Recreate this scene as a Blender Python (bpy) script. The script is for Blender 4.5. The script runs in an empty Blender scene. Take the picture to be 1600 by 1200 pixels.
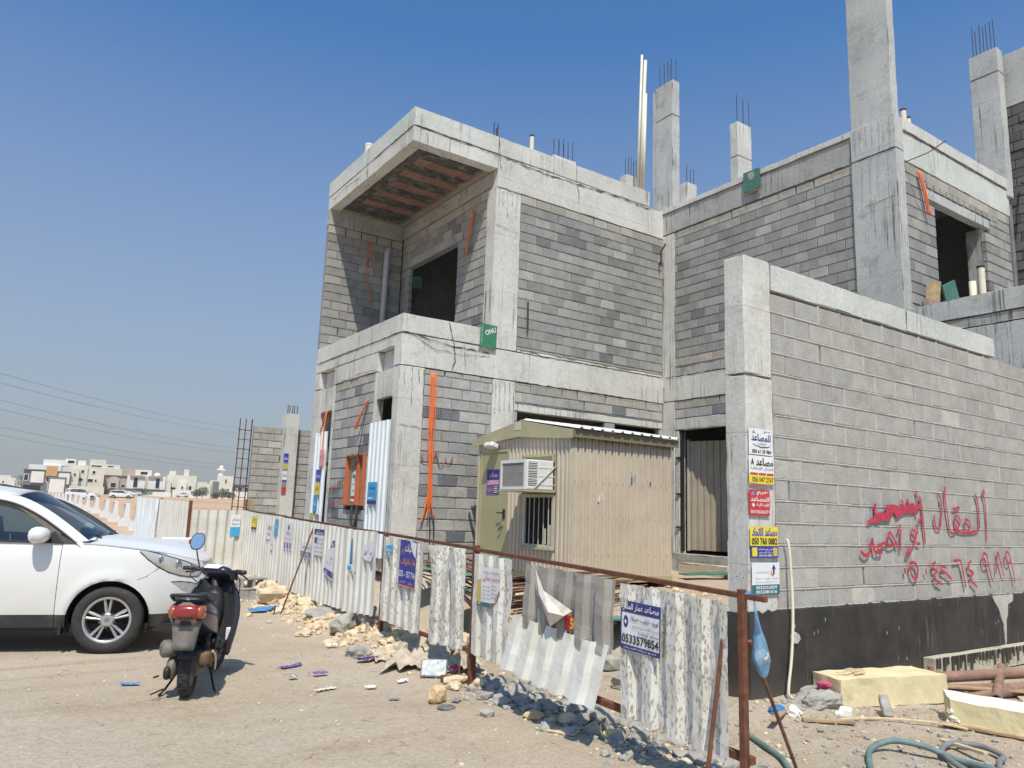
import bpy, bmesh, math, random
import numpy as np
from mathutils import Vector, Matrix, noise as mnoise
from math import sin, cos, pi, radians, atan2, hypot, sqrt

S = bpy.context.scene
COL = S.collection
random.seed(7)
np.random.seed(7)

# ------------------------------------------------------------------ camera
# world: +X runs away to the right along the front wall, +Y away to the left along the
# street side of the building, Z up; the road is near z = 0, the eye 1.62 m above it
CAM_POS = Vector((0.0, 0.0, 1.62))
yaw, pitch, roll = radians(34.279), radians(9.6725), radians(1.929)
fw = Vector((sin(yaw) * cos(pitch), cos(yaw) * cos(pitch), sin(pitch)))
r0 = Vector((cos(yaw), -sin(yaw), 0))
u0 = r0.cross(fw)
rt = cos(roll) * r0 + sin(roll) * u0
up = -sin(roll) * r0 + cos(roll) * u0
cd = bpy.data.cameras.new('camera')
cd.sensor_width = 36.0
cd.lens = 36.0 * 1183.3 / 1600.0
cd.clip_start = 0.05
cd.clip_end = 4000.0
cam = bpy.data.objects.new('camera', cd)
cam.matrix_world = Matrix(((rt.x, up.x, -fw.x, CAM_POS.x), (rt.y, up.y, -fw.y, CAM_POS.y),
                           (rt.z, up.z, -fw.z, CAM_POS.z), (0, 0, 0, 1)))
COL.objects.link(cam)
S.camera = cam

# ------------------------------------------------------------------ sky, sun, exposure
SUN_D = Vector((0.31, 0.53, -1.0)).normalized()       # the way the light travels
w = bpy.data.worlds.new('World')
S.world = w
w.use_nodes = True
nt = w.node_tree
bg = nt.nodes['Background']
sky = nt.nodes.new('ShaderNodeTexSky')
sky.sky_type = 'NISHITA'
sky.sun_disc = False
sky.sun_elevation = math.asin(-SUN_D.z)
sky.sun_rotation = atan2(-SUN_D.x, -SUN_D.y)
sky.altitude = 600.0
sky.air_density = 1.0
sky.dust_density = 1.6
sky.ozone_density = 10.0
# desert dust: the sky pales to an even grey towards the horizon, all the way round
tc = nt.nodes.new('ShaderNodeTexCoord')
sz = nt.nodes.new('ShaderNodeSeparateXYZ')
nt.links.new(tc.outputs['Generated'], sz.inputs[0])
hr = nt.nodes.new('ShaderNodeMapRange')
nt.links.new(sz.outputs[2], hr.inputs[0])
hr.inputs[1].default_value, hr.inputs[2].default_value = 0.0, 0.56
hr.inputs[3].default_value, hr.inputs[4].default_value = 0.97, 0.0
hm = nt.nodes.new('ShaderNodeMix')
hm.data_type = 'RGBA'
nt.links.new(hr.outputs[0], hm.inputs[0])
tn = nt.nodes.new('ShaderNodeMix')                     # camera-like deep blue of the upper sky
tn.data_type = 'RGBA'
tn.blend_type = 'MULTIPLY'
tn.inputs[0].default_value = 1.0
tn.inputs[7].default_value = (0.68, 1.0, 1.06, 1)
nt.links.new(sky.outputs[0], tn.inputs[6])
nt.links.new(tn.outputs[2], hm.inputs[6])
hm.inputs[7].default_value = (2.38, 2.39, 2.28, 1)
nt.links.new(hm.outputs[2], bg.inputs[0])
bg.inputs[1].default_value = 0.15
sl = bpy.data.lights.new('sun', 'SUN')
sl.energy = 4.1
sl.angle = radians(0.55)
sl.color = (1.0, 0.925, 0.80)
so = bpy.data.objects.new('sun', sl)
so.rotation_euler = SUN_D.to_track_quat('-Z', 'Y').to_euler()
so.location = (-30, -50, 90)
COL.objects.link(so)
S.view_settings.view_transform = 'Standard'
S.view_settings.look = 'None'
S.view_settings.gamma = 1.0
S.view_settings.use_curve_mapping = False
S.view_settings.exposure = 0.18
S.render.film_transparent = False
try:
    S.cycles.max_bounces = 8
    S.cycles.diffuse_bounces = 4
    S.cycles.glossy_bounces = 3
    S.cycles.use_denoising = True
except Exception:
    pass


# ------------------------------------------------------------------ mesh helpers
def link(o, parent=None, world=True):
    COL.objects.link(o)
    if parent is not None:
        o.parent = parent
        if world:                      # mesh was modelled in world coordinates
            o.matrix_parent_inverse = world_of(parent).inverted()
    return o


def world_of(o):
    m = Matrix.LocRotScale(o.location, o.rotation_euler, o.scale)
    if o.parent:
        return world_of(o.parent) @ o.matrix_parent_inverse @ m
    return m


def tag(o, label=None, cat=None, group=None, kind=None):
    if label: o['label'] = label
    if cat: o['category'] = cat
    if group: o['group'] = group
    if kind: o['kind'] = kind
    return o


def thing(name, label, cat, loc=(0, 0, 0), rotz=0.0, group=None):
    o = bpy.data.objects.new(name, None)
    o.empty_display_size = 0.2
    o.location = loc
    o.rotation_euler = (0, 0, rotz)
    COL.objects.link(o)
    return tag(o, label, cat, group)


def copy_tree(o, parent=None):
    c = o.copy()
    COL.objects.link(c)
    c.parent = parent
    for ch in list(o.children):
        copy_tree(ch, c)
    return c


class MB:
    """collects simple solids and builds them as one mesh"""
    def __init__(s):
        s.v = []; s.f = []; s.mi = []; s.cur = 0

    def add(s, vs, fs):
        b = len(s.v)
        s.v += [tuple(v) for v in vs]
        s.f += [tuple(i + b for i in f) for f in fs]
        s.mi += [s.cur] * len(fs)
        return s

    def box(s, a, b):
        x0, y0, z0 = a; x1, y1, z1 = b
        if x0 > x1: x0, x1 = x1, x0
        if y0 > y1: y0, y1 = y1, y0
        if z0 > z1: z0, z1 = z1, z0
        return s.add([(x0, y0, z0), (x1, y0, z0), (x1, y1, z0), (x0, y1, z0),
                      (x0, y0, z1), (x1, y0, z1), (x1, y1, z1), (x0, y1, z1)],
                     [(0, 3, 2, 1), (4, 5, 6, 7), (0, 1, 5, 4), (1, 2, 6, 5), (2, 3, 7, 6), (3, 0, 4, 7)])

    def obox(s, c, size, rot=None, taper=1.0):
        hx, hy, hz = size[0] / 2, size[1] / 2, size[2] / 2
        R = rot if rot is not None else Matrix.Identity(3)
        P = []
        for z in (-hz, hz):
            k = 1.0 if z < 0 else taper
            for x, y in ((-hx, -hy), (hx, -hy), (hx, hy), (-hx, hy)):
                P.append(Vector(c) + R @ Vector((x * k, y * k, z)))
        return s.add(P, [(0, 3, 2, 1), (4, 5, 6, 7), (0, 1, 5, 4), (1, 2, 6, 5), (2, 3, 7, 6), (3, 0, 4, 7)])

    def tube(s, pts, r, n=8, cap=True):
        pts = [Vector(p) for p in pts]
        rs = r if isinstance(r, (list, tuple)) else [r] * len(pts)
        rings = []
        prev = None
        for i, p in enumerate(pts):
            t = (pts[min(i + 1, len(pts) - 1)] - pts[max(i - 1, 0)])
            if t.length < 1e-9: t = Vector((0, 0, 1))
            t.normalize()
            if prev is None:
                a = Vector((0, 0, 1)) if abs(t.z) < 0.9 else Vector((1, 0, 0))
                nrm = (a - t * a.dot(t)).normalized()
            else:
                nrm = (prev - t * prev.dot(t))
                nrm = nrm.normalized() if nrm.length > 1e-6 else t.orthogonal().normalized()
            prev = nrm
            bn = t.cross(nrm)
            rings.append([p + (nrm * cos(2 * pi * k / n) + bn * sin(2 * pi * k / n)) * rs[i] for k in range(n)])
        vs = [v for ring in rings for v in ring]
        fs = []
        for i in range(len(pts) - 1):
            for k in range(n):
                a = i * n + k; b = i * n + (k + 1) % n
                fs.append((a, b, b + n, a + n))
        if cap:
            fs.append(tuple(reversed(range(n))))
            fs.append(tuple(range((len(pts) - 1) * n, len(pts) * n)))
        return s.add(vs, fs)

    def pipe(s, pts, ro, ri, n=12):
        """open tube with a visible bore (straight)"""
        a, b = Vector(pts[0]), Vector(pts[1])
        t = (b - a).normalized(); q = t.orthogonal().normalized(); w_ = t.cross(q)
        vs = []
        for p, r in ((a, ro), (b, ro), (b, ri), (a, ri)):
            vs += [p + (q * cos(2 * pi * k / n) + w_ * sin(2 * pi * k / n)) * r for k in range(n)]
        fs = []
        for i in range(4):
            for k in range(n):
                fs.append((i * n + k, i * n + (k + 1) % n, ((i + 1) % 4) * n + (k + 1) % n, ((i + 1) % 4) * n + k))
        return s.add(vs, fs)

    def prism(s, poly, h0, h1, M=None):
        """poly in local xy, extruded along local z from h0 to h1"""
        n = len(poly)
        vs = [Vector((p[0], p[1], h0)) for p in poly] + [Vector((p[0], p[1], h1)) for p in poly]
        if M is not None: vs = [M @ v for v in vs]
        fs = [tuple(reversed(range(n))), tuple(range(n, 2 * n))]
        fs += [(k, (k + 1) % n, n + (k + 1) % n, n + k) for k in range(n)]
        return s.add(vs, fs)

    def lathe(s, prof, n=32, M=None, close=False):
        """profile of (r, z) turned about local z"""
        vs = []
        for r, z in prof:
            vs += [Vector((r * cos(2 * pi * k / n), r * sin(2 * pi * k / n), z)) for k in range(n)]
        if M is not None: vs = [M @ v for v in vs]
        fs = []
        m = len(prof)
        for i in range(m if close else m - 1):
            j = (i + 1) % m
            for k in range(n):
                fs.append((i * n + k, i * n + (k + 1) % n, j * n + (k + 1) % n, j * n + k))
        return s.add(vs, fs)

    def grid(s, rows, wrap=False):
        """rows of points -> quads"""
        n = len(rows[0])
        vs = [p for r_ in rows for p in r_]
        fs = []
        for i in range(len(rows) - 1):
            for k in range(n if wrap else n - 1):
                k2 = (k + 1) % n
                fs.append((i * n + k, i * n + k2, (i + 1) * n + k2, (i + 1) * n + k))
        return s.add(vs, fs)

    def mesh(s, name, mats=None, smooth=False):
        me = bpy.data.meshes.new(name)
        me.from_pydata([tuple(v) for v in s.v], [], s.f)
        if mats:
            for m_ in (mats if isinstance(mats, (list, tuple)) else [mats]):
                me.materials.append(m_)
            if any(s.mi):
                me.polygons.foreach_set('material_index', s.mi)
        if smooth:
            me.polygons.foreach_set('use_smooth', [True] * len(me.polygons))
        me.update()
        return me

    def build(s, name, mats=None, parent=None, smooth=False, bevel=0.0, world=True, fix=False, solid=0.0, seg=1):
        me = s.mesh(name, mats, smooth)
        if bevel > 0 or fix:
            bm = bmesh.new(); bm.from_mesh(me)
            if fix: bmesh.ops.recalc_face_normals(bm, faces=bm.faces)
            if bevel > 0:
                es = [e for e in bm.edges if len(e.link_faces) == 2 and e.calc_face_angle(0) > 0.5]
                bmesh.ops.bevel(bm, geom=es, offset=bevel, segments=seg, affect='EDGES', profile=0.6, clamp_overlap=True)
            bm.to_mesh(me); bm.free()
        o = bpy.data.objects.new(name, me)
        if solid:
            md = o.modifiers.new('thickness', 'SOLIDIFY'); md.thickness = solid; md.offset = 0
        return link(o, parent, world)


def catmull(pts, per=6):
    P = [Vector(p) for p in pts]
    out = []
    for i in range(len(P) - 1):
        a = P[max(i - 1, 0)]; b = P[i]; c = P[i + 1]; d = P[min(i + 2, len(P) - 1)]
        for k in range(per):
            t = k / per
            out.append(0.5 * ((2 * b) + (c - a) * t + (2 * a - 5 * b + 4 * c - d) * t * t + (3 * b - a - 3 * c + d) * t ** 3))
    out.append(P[-1])
    return out


def rough_box(a, b, seg=0.16, amp=0.006, chip=0.03, seed=0, mb=None, bev=0.012):
    """cast concrete member: a box cut into small faces, its faces slightly wavy, its arrises worn and chipped"""
    a = [min(a[i], b[i]) for i in range(3)]; b2 = [max(a[i], b[i]) for i in range(3)]
    b = b2
    rnd = random.Random(seed * 131 + int(a[0] * 100) + int(a[2] * 70) + int(a[1] * 30))
    def cuts(lo, hi):
        n = max(1, min(60, int(round((hi - lo) / seg))))
        c = [lo + (hi - lo) * i / n for i in range(n + 1)]
        if hi - lo > 4 * bev:
            c = [lo, lo + bev] + c[1:-1] + [hi - bev, hi]
        return c
    cs = [cuts(a[i], b[i]) for i in range(3)]
    nn = [len(c) for c in cs]
    idx = {}
    vs = []; fs = []
    def vid(i, j, k):
        key = (i, j, k)
        if key in idx: return idx[key]
        p = [cs[0][i], cs[1][j], cs[2][k]]
        ends = [(-1 if q == 0 else 1 if q == nn[t] - 1 else 0) for t, q in enumerate(key)]
        ne = sum(1 for e in ends if e)
        q = Vector(p)
        nv = mnoise.noise_vector(q * 2.3 + Vector((seed, 0, 0)))
        if ne >= 2:
            d = bev * (0.45 + 0.35 * rnd.random())
            if rnd.random() < 0.10: d += chip * rnd.random()
            for t in range(3):
                if ends[t]: p[t] -= ends[t] * d
        else:
            for t in range(3):
                if ends[t]: p[t] += nv[t] * amp - ends[t] * amp
        idx[key] = len(vs); vs.append(tuple(p))
        return idx[key]
    for ax in range(3):
        o1, o2 = (ax + 1) % 3, (ax + 2) % 3
        for side in (0, nn[ax] - 1):
            for i in range(nn[o1] - 1):
                for j in range(nn[o2] - 1):
                    q = []
                    for (di, dj) in ((0, 0), (1, 0), (1, 1), (0, 1)):
                        key = [0, 0, 0]; key[ax] = side; key[o1] = i + di; key[o2] = j + dj
                        q.append(vid(*key))
                    if side == 0: q.reverse()
                    fs.append(tuple(q))
    mb = mb or MB()
    return mb.add(vs, fs)


_ICO = None
def rock_mesh(name, size, seed, mats, squash=0.7, sub=2, rough=0.28):
    bm = bmesh.new()
    bmesh.ops.create_icosphere(bm, subdivisions=sub, radius=1.0)
    off = Vector((seed * 3.7, seed * 1.3, seed * 0.7))
    for v in bm.verts:
        n = v.co.normalized()
        d = 1 + rough * mnoise.noise(n * 1.3 + off) * 1.6 + rough * 0.5 * mnoise.noise(n * 3.1 + off) + rough * .25 * mnoise.noise(n * 7 + off)
        c = n * d
        if sub > 2: c *= 1 + .05 * mnoise.noise(n * 15 + off) + .04 * abs(mnoise.noise(n * 9 - off))
        v.co = Vector((c.x * size[0], c.y * size[1], c.z * size[2]))
    me = bpy.data.meshes.new(name)
    bm.to_mesh(me); bm.free()
    for m_ in (mats if isinstance(mats, list) else [mats]): me.materials.append(m_)
    return me
# ------------------------------------------------------------------ materials
class NT:
    def __init__(s, name):
        s.m = bpy.data.materials.new(name)
        s.m.use_nodes = True
        s.t = s.m.node_tree
        s.b = s.t.nodes['Principled BSDF']
        s.o = s.t.nodes['Material Output']
        s._pos = None

    def n(s, typ, **kw):
        nd = s.t.nodes.new(typ)
        for k, v in kw.items(): setattr(nd, k, v)
        return nd

    def set(s, sock, v):
        if hasattr(v, 'links') or isinstance(v, bpy.types.NodeSocket):
            s.t.links.new(v, sock)
        else:
            if isinstance(v, (tuple, list)) and len(v) == 3 and sock.type == 'RGBA': v = (*v, 1)
            sock.default_value = v

    def pos(s, scale=(1, 1, 1), rot=(0, 0, 0), obj=False):
        key = 'obj' if obj else 'pos'
        if obj:
            src = s.n('ShaderNodeTexCoord').outputs['Object']
        else:
            src = s.n('ShaderNodeNewGeometry').outputs['Position']
        mp = s.n('ShaderNodeMapping')
        s.t.links.new(src, mp.inputs[0])
        mp.inputs['Scale'].default_value = scale
        mp.inputs['Rotation'].default_value = rot
        return mp.outputs[0]

    def noise(s, vec, scale=5, detail=4, rough=0.55, dist=0.0):
        nd = s.n('ShaderNodeTexNoise')
        s.t.links.new(vec, nd.inputs['Vector'])
        nd.inputs['Scale'].default_value = scale
        nd.inputs['Detail'].default_value = detail
        nd.inputs['Roughness'].default_value = rough
        nd.inputs['Distortion'].default_value = dist
        return nd.outputs['Fac']

    def voro(s, vec, scale=5, feature='F1', out='Distance', rnd=1.0):
        nd = s.n('ShaderNodeTexVoronoi', feature=feature)
        s.t.links.new(vec, nd.inputs['Vector'])
        nd.inputs['Scale'].default_value = scale
        nd.inputs['Randomness'].default_value = rnd
        return nd.outputs[out]

    def ramp(s, fac, stops, interp='LINEAR'):
        nd = s.n('ShaderNodeValToRGB')
        cr = nd.color_ramp
        cr.interpolation = interp
        while len(cr.elements) < len(stops): cr.elements.new(0.5)
        for e, (p, c) in zip(cr.elements, stops):
            e.position = p
            e.color = (c, c, c, 1) if isinstance(c, (int, float)) else (*c, 1)
        s.t.links.new(fac, nd.inputs[0])
        return nd.outputs[0]

    def mix(s, fac, a, b, mode='MIX'):
        nd = s.n('ShaderNodeMix', data_type='RGBA', blend_type=mode)
        s.set(nd.inputs[0], fac); s.set(nd.inputs[6], a); s.set(nd.inputs[7], b)
        return nd.outputs[2]

    def math(s, op, a, b=0.0):
        nd = s.n('ShaderNodeMath', operation=op)
        s.set(nd.inputs[0], a); s.set(nd.inputs[1], b)
        return nd.outputs[0]

    def bump(s, h, strength=0.3, dist=0.01, prev=None):
        nd = s.n('ShaderNodeBump')
        s.t.links.new(h, nd.inputs['Height'])
        nd.inputs['Strength'].default_value = strength
        nd.inputs['Distance'].default_value = dist
        if prev is not None: s.t.links.new(prev, nd.inputs['Normal'])
        return nd.outputs[0]

    def objcol(s):
        return s.n('ShaderNodeObjectInfo').outputs['Color']

    def sep(s, col):
        nd = s.n('ShaderNodeSeparateColor')
        s.t.links.new(col, nd.inputs[0])
        return nd.outputs

    def posxyz(s):
        nd = s.n('ShaderNodeSeparateXYZ')
        s.t.links.new(s.n('ShaderNodeNewGeometry').outputs['Position'], nd.inputs[0])
        return nd.outputs

    def done(s, col=None, rough=None, normal=None, metal=None, **kw):
        if col is not None: s.set(s.b.inputs['Base Color'], col)
        if rough is not None: s.set(s.b.inputs['Roughness'], rough)
        if normal is not None: s.set(s.b.inputs['Normal'], normal)
        if metal is not None: s.set(s.b.inputs['Metallic'], metal)
        for k, v in kw.items(): s.set(s.b.inputs[k], v)
        return s.m


def plain(name, col, rough=0.6, metal=0.0, var=0.12, scale=14, bump=0.0, grime=None, **kw):
    """one-colour finish with a little unevenness"""
    t = NT(name)
    p = t.pos()
    f = t.noise(p, scale, 5, 0.6)
    c = t.mix(t.ramp(f, [(0.3, 0.0), (0.7, 1.0)]), tuple(x * (1 - var) for x in col), tuple(min(1, x * (1 + var)) for x in col))
    if grime:
        g = t.ramp(t.noise(p, 3.1, 6, 0.65), [(0.50, 0.0), (0.72, 1.0)])
        c = t.mix(t.math('MULTIPLY', g, grime[1]), c, grime[0])
    nrm = t.bump(t.noise(p, scale * 6, 3), bump, 0.004) if bump else None
    return t.done(c, rough, nrm, metal, **kw)


def concrete(name, lo, hi, stain=0.5, streak=0.5, board=True, tint=None):
    t = NT(name)
    p = t.pos()
    big = t.noise(p, 0.9, 5, 0.6)
    c = t.mix(t.ramp(big, [(0.32, 0.0), (0.66, 1.0)]), lo, hi)
    c = t.mix(t.ramp(t.noise(p, 3.6, 6, 0.7, 0.4), [(0.40, 0.0), (0.66, 0.40)]), c, tuple(x * 0.80 for x in lo))
    fine = t.noise(p, 26, 6, 0.7)
    c = t.mix(0.34, c, t.ramp(fine, [(0.3, tuple(x * 0.62 for x in lo)), (0.7, tuple(min(1, x * 1.15) for x in hi))]))
    if tint:
        c = t.mix(t.ramp(t.noise(p, 0.7, 3, 0.5), [(0.55, 0.0), (0.72, tint[1])]), c, tint[0])
    # water and cement runs down the faces
    st = t.noise(t.pos((13, 13, 0.30)), 1.6, 5, 0.68)
    m = t.ramp(st, [(0.54, 0.0), (0.62, streak)])
    m2 = t.ramp(t.noise(p, 0.75, 4, 0.6), [(0.50, 0.0), (0.62, 1.0)])
    c = t.mix(t.math('MULTIPLY', m, m2), c, tuple(x * 0.36 for x in lo))
    ms = t.ramp(t.noise(t.pos((7, 7, 0.3)), 2.1, 4, 0.6), [(0.60, 0.0), (0.70, 0.45)])
    c = t.mix(t.math('MULTIPLY', ms, t.ramp(t.noise(p, 0.8, 2), [(0.48, 0.0), (0.6, 1.0)])), c, (0.62, 0.60, 0.55))
    # dirty patches
    c = t.mix(t.ramp(t.noise(p, 2.3, 8, 0.75), [(0.53, 0.0), (0.70, stain)]), c, tuple(x * 0.52 for x in lo))
    # bug holes
    bh = t.ramp(t.voro(p, 16), [(0.10, 1.0), (0.15, 0.0)])
    bm_ = t.ramp(t.noise(p, 2.2, 2), [(0.50, 0.0), (0.58, 1.0)])
    hole = t.math('MULTIPLY', bh, bm_)
    c = t.mix(t.math('MULTIPLY', hole, 0.75), c, tuple(x * 0.25 for x in lo))
    h = t.math('SUBTRACT', t.math('MULTIPLY', fine, 0.5), t.math('MULTIPLY', hole, 1.2))
    n1 = t.bump(h, 0.42, 0.012)
    if board:
        bw = t.n('ShaderNodeTexWave', wave_type='BANDS', bands_direction='Z', wave_profile='SAW')
        t.t.links.new(t.pos(), bw.inputs[0]); bw.inputs['Scale'].default_value = 0.26; bw.inputs['Distortion'].default_value = 0.4
        ln = t.ramp(bw.outputs['Fac'], [(0.0, 1.0), (0.018, 0.0)])
        c = t.mix(t.math('MULTIPLY', ln, 0.45), c, tuple(x * 0.4 for x in lo))
    return t.done(c, 0.92, n1)


M = {}
M['concrete'] = concrete('cast_concrete', (0.50, 0.485, 0.435), (0.73, 0.715, 0.655), 0.50, 1.0)
M['concrete_cool'] = concrete('cast_concrete_cool', (0.38, 0.385, 0.37), (0.60, 0.60, 0.57), 0.6, 0.95)
M['concrete_green'] = concrete('cast_concrete_pale_green', (0.47, 0.485, 0.44), (0.69, 0.70, 0.65), 0.35, 0.6, False, ((0.42, 0.55, 0.48), 0.6))
M['concrete_dirty'] = concrete('old_concrete', (0.28, 0.275, 0.255), (0.50, 0.49, 0.45), 0.8, 0.95, False)
M['footing'] = concrete('splashed_footing', (0.40, 0.36, 0.27), (0.58, 0.54, 0.42), 0.5, 0.4, False)


def block_mat():
    t = NT('concrete_block')
    p = t.pos()
    oc = t.objcol()
    f = t.noise(p, 60, 5, 0.75)
    g = t.noise(p, 5.0, 4, 0.6)
    c = t.mix(1.0, oc, t.ramp(g, [(0.25, 0.82), (0.75, 1.12)]), 'MULTIPLY')
    c = t.mix(1.0, c, t.ramp(f, [(0.28, 0.62), (0.48, 0.97), (0.7, 1.12)]), 'MULTIPLY')
    pore = t.ramp(t.voro(t.pos((1, 1, 1.7)), 62), [(0.14, 1.0), (0.26, 0.0)])
    pm = t.math('MULTIPLY', pore, t.ramp(t.noise(p, 18, 2), [(0.45, 0.0), (0.56, 1.0)]))
    c = t.mix(t.math('MULTIPLY', pm, 0.72), c, (0.05, 0.048, 0.044))
    st = t.ramp(t.noise(t.pos((5, 5, 0.5)), 1.5, 4, 0.6), [(0.62, 0.0), (0.74, 0.35)])
    c = t.mix(st, c, (0.50, 0.48, 0.43))
    n1 = t.bump(t.math('SUBTRACT', f, pm), 0.75, 0.008)
    return t.done(c, 0.95, n1)


def block_joined_mat():
    t = NT('concrete_block_courses')
    p = t.pos()
    at = t.n('ShaderNodeAttribute'); at.attribute_name = 'bcol'
    f = t.noise(p, 60, 5, 0.75)
    c = t.mix(1.0, at.outputs['Color'], t.ramp(t.noise(p, 5, 4, 0.6), [(0.25, 0.82), (0.75, 1.12)]), 'MULTIPLY')
    c = t.mix(1.0, c, t.ramp(f, [(0.28, 0.55), (0.48, 0.95), (0.7, 1.16)]), 'MULTIPLY')
    return t.done(c, 0.95, t.bump(f, 0.6, 0.006))


M['block'] = block_mat()
M['block_j'] = block_joined_mat()
M['mortar'] = plain('mortar', (0.27, 0.26, 0.235), 0.95, 0, 0.25, 30, 0.5, ((0.15, 0.145, 0.13), 0.7))
M['mortar_pale'] = plain('pale_mortar', (0.47, 0.45, 0.40), 0.95, 0, 0.2, 30, 0.5, ((0.36, 0.34, 0.31), 0.5))
M['dark_void'] = plain('unlit_hollow', (0.05, 0.048, 0.045), 0.95, 0, 0.2, 8)
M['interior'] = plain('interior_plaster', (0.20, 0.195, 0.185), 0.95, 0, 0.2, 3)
M['soffit'] = None


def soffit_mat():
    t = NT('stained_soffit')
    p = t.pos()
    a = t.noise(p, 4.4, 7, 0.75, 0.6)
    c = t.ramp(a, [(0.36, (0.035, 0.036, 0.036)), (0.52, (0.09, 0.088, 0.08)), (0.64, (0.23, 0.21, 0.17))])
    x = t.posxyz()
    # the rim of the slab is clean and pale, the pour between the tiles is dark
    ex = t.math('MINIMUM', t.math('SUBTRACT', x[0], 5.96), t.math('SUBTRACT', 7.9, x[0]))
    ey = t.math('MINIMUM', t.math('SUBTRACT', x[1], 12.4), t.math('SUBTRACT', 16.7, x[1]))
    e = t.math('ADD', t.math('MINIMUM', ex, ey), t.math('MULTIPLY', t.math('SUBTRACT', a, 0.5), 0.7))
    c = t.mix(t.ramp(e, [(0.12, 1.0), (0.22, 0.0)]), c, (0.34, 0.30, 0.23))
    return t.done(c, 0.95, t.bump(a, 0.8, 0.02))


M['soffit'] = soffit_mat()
M['clay'] = plain('clay_tile', (0.28, 0.15, 0.112), 0.9, 0, 0.3, 7, 0.5, ((0.13, 0.11, 0.095), 0.9))


def bitumen_mat():
    t = NT('bitumen_paint')
    p = t.pos()
    st = t.noise(t.pos((16, 16, 0.6)), 1.5, 5, 0.7)
    a = t.noise(p, 2.4, 5, 0.65)
    c = t.mix(t.ramp(a, [(0.35, 0.0), (0.75, 1.0)]), (0.022, 0.020, 0.018), (0.06, 0.052, 0.045))
    m = t.math('MULTIPLY', t.ramp(st, [(0.58, 0.0), (0.72, 0.75)]), t.ramp(t.noise(p, 0.9, 3), [(0.42, 0.0), (0.62, 1.0)]))
    c = t.mix(m, c, (0.28, 0.255, 0.205))
    sp = t.ramp(t.voro(t.pos((1, 1, 0.35)), 15), [(0.06, 1.0), (0.13, 0.0)])
    sp = t.math('MULTIPLY', sp, t.ramp(t.noise(p, 1.7, 3), [(0.52, 0.0), (0.6, 1.0)]))
    c = t.mix(sp, c, (0.5, 0.49, 0.45))
    z = t.posxyz()[2]
    low = t.ramp(t.math('ADD', z, t.math('MULTIPLY', a, 0.3)), [(0.20, 1.0), (0.42, 0.0)])
    c = t.mix(t.math('MULTIPLY', low, 0.4), c, (0.17, 0.14, 0.10))
    return t.done(c, 0.72, t.bump(t.noise(p, 30, 5), 0.5, 0.006))


M['bitumen'] = bitumen_mat()


def sheet_mat(name, base, bare, warm):
    """painted corrugated sheet; object colour r sets how much paint has flaked off"""
    t = NT(name)
    p = t.pos()
    oc = t.sep(t.objcol())
    c = t.mix(t.ramp(t.noise(p, 2.0, 4), [(0.35, 0.0), (0.7, 1.0)]), base, warm)
    dirt = t.ramp(t.noise(t.pos((8, 8, 0.8)), 1.6, 5, 0.7), [(0.50, 0.0), (0.75, 0.42)])
    c = t.mix(dirt, c, (0.42, 0.39, 0.33))
    a = t.noise(t.pos((40, 40, 15), (0.55, 0.15, 0)), 1.5, 3, 0.55, 0.35)
    b = t.noise(p, 1.1, 3, 0.5)
    lev = t.math('ADD', t.math('MULTIPLY', oc[0], 0.20), t.math('MULTIPLY', t.math('SUBTRACT', b, 0.5), 0.20))
    fl = t.ramp(t.math('ADD', a, t.math('SUBTRACT', lev, 0.14)), [(0.575, 0.0), (0.60, 1.0)])
    bc = t.mix(t.ramp(t.noise(p, 25, 3), [(0.4, 0.0), (0.6, 1.0)]), bare, tuple(x * 1.9 for x in bare))
    c = t.mix(t.math('MULTIPLY', fl, t.math('MINIMUM', t.math('MULTIPLY', oc[0], 4.0), 0.92)), c, bc)
    rs = t.ramp(t.noise(p, 4.5, 6, 0.7), [(0.70, 0.0), (0.78, 0.8)])
    c = t.mix(t.math('MULTIPLY', rs, t.math('ADD', oc[1], 0.05)), c, (0.22, 0.10, 0.045))
    return t.done(c, 0.55, t.bump(fl, 0.25, 0.002, t.bump(t.noise(p, 9, 3), 0.12, 0.01)))


M['sheet'] = sheet_mat('painted_sheet', (0.70, 0.70, 0.66), (0.25, 0.225, 0.19), (0.60, 0.58, 0.50))
M['sheet_grey'] = sheet_mat('weathered_sheet', (0.33, 0.31, 0.28), (0.14, 0.13, 0.12), (0.27, 0.25, 0.22))
M['sheet_new'] = sheet_mat('new_sheet', (0.76, 0.80, 0.82), (0.3, 0.3, 0.3), (0.68, 0.72, 0.74))
M['rust'] = plain('rusted_steel', (0.17, 0.065, 0.035), 0.85, 0.15, 0.35, 18, 0.35, ((0.09, 0.045, 0.03), 0.8))
M['rebar'] = plain('rebar_steel', (0.075, 0.05, 0.045), 0.8, 0.3, 0.3, 20)
M['rebar_red'] = plain('rusty_rebar', (0.20, 0.10, 0.06), 0.85, 0.1, 0.35, 14)
M['beige'] = plain('beige_cladding', (0.57, 0.495, 0.39), 0.5, 0, 0.06, 1.6, 0.0, ((0.47, 0.39, 0.29), 0.6))
M['olive'] = plain('olive_trim', (0.42, 0.385, 0.235), 0.5, 0, 0.07, 4.0, 0.0, ((0.33, 0.31, 0.20), 0.4))
M['olive_door'] = plain('olive_door_paint', (0.38, 0.36, 0.20), 0.45, 0, 0.06, 3.0)
M['brown_trim'] = plain('brown_flashing', (0.22, 0.18, 0.11), 0.5, 0, 0.08, 4)
M['roof_white'] = plain('white_roof_sheet', (0.78, 0.78, 0.74), 0.5, 0, 0.05, 4)
M['plastic_white'] = plain('white_plastic', (0.72, 0.72, 0.70), 0.45, 0, 0.05, 6, 0, ((0.5, 0.47, 0.42), 0.3))
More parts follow.
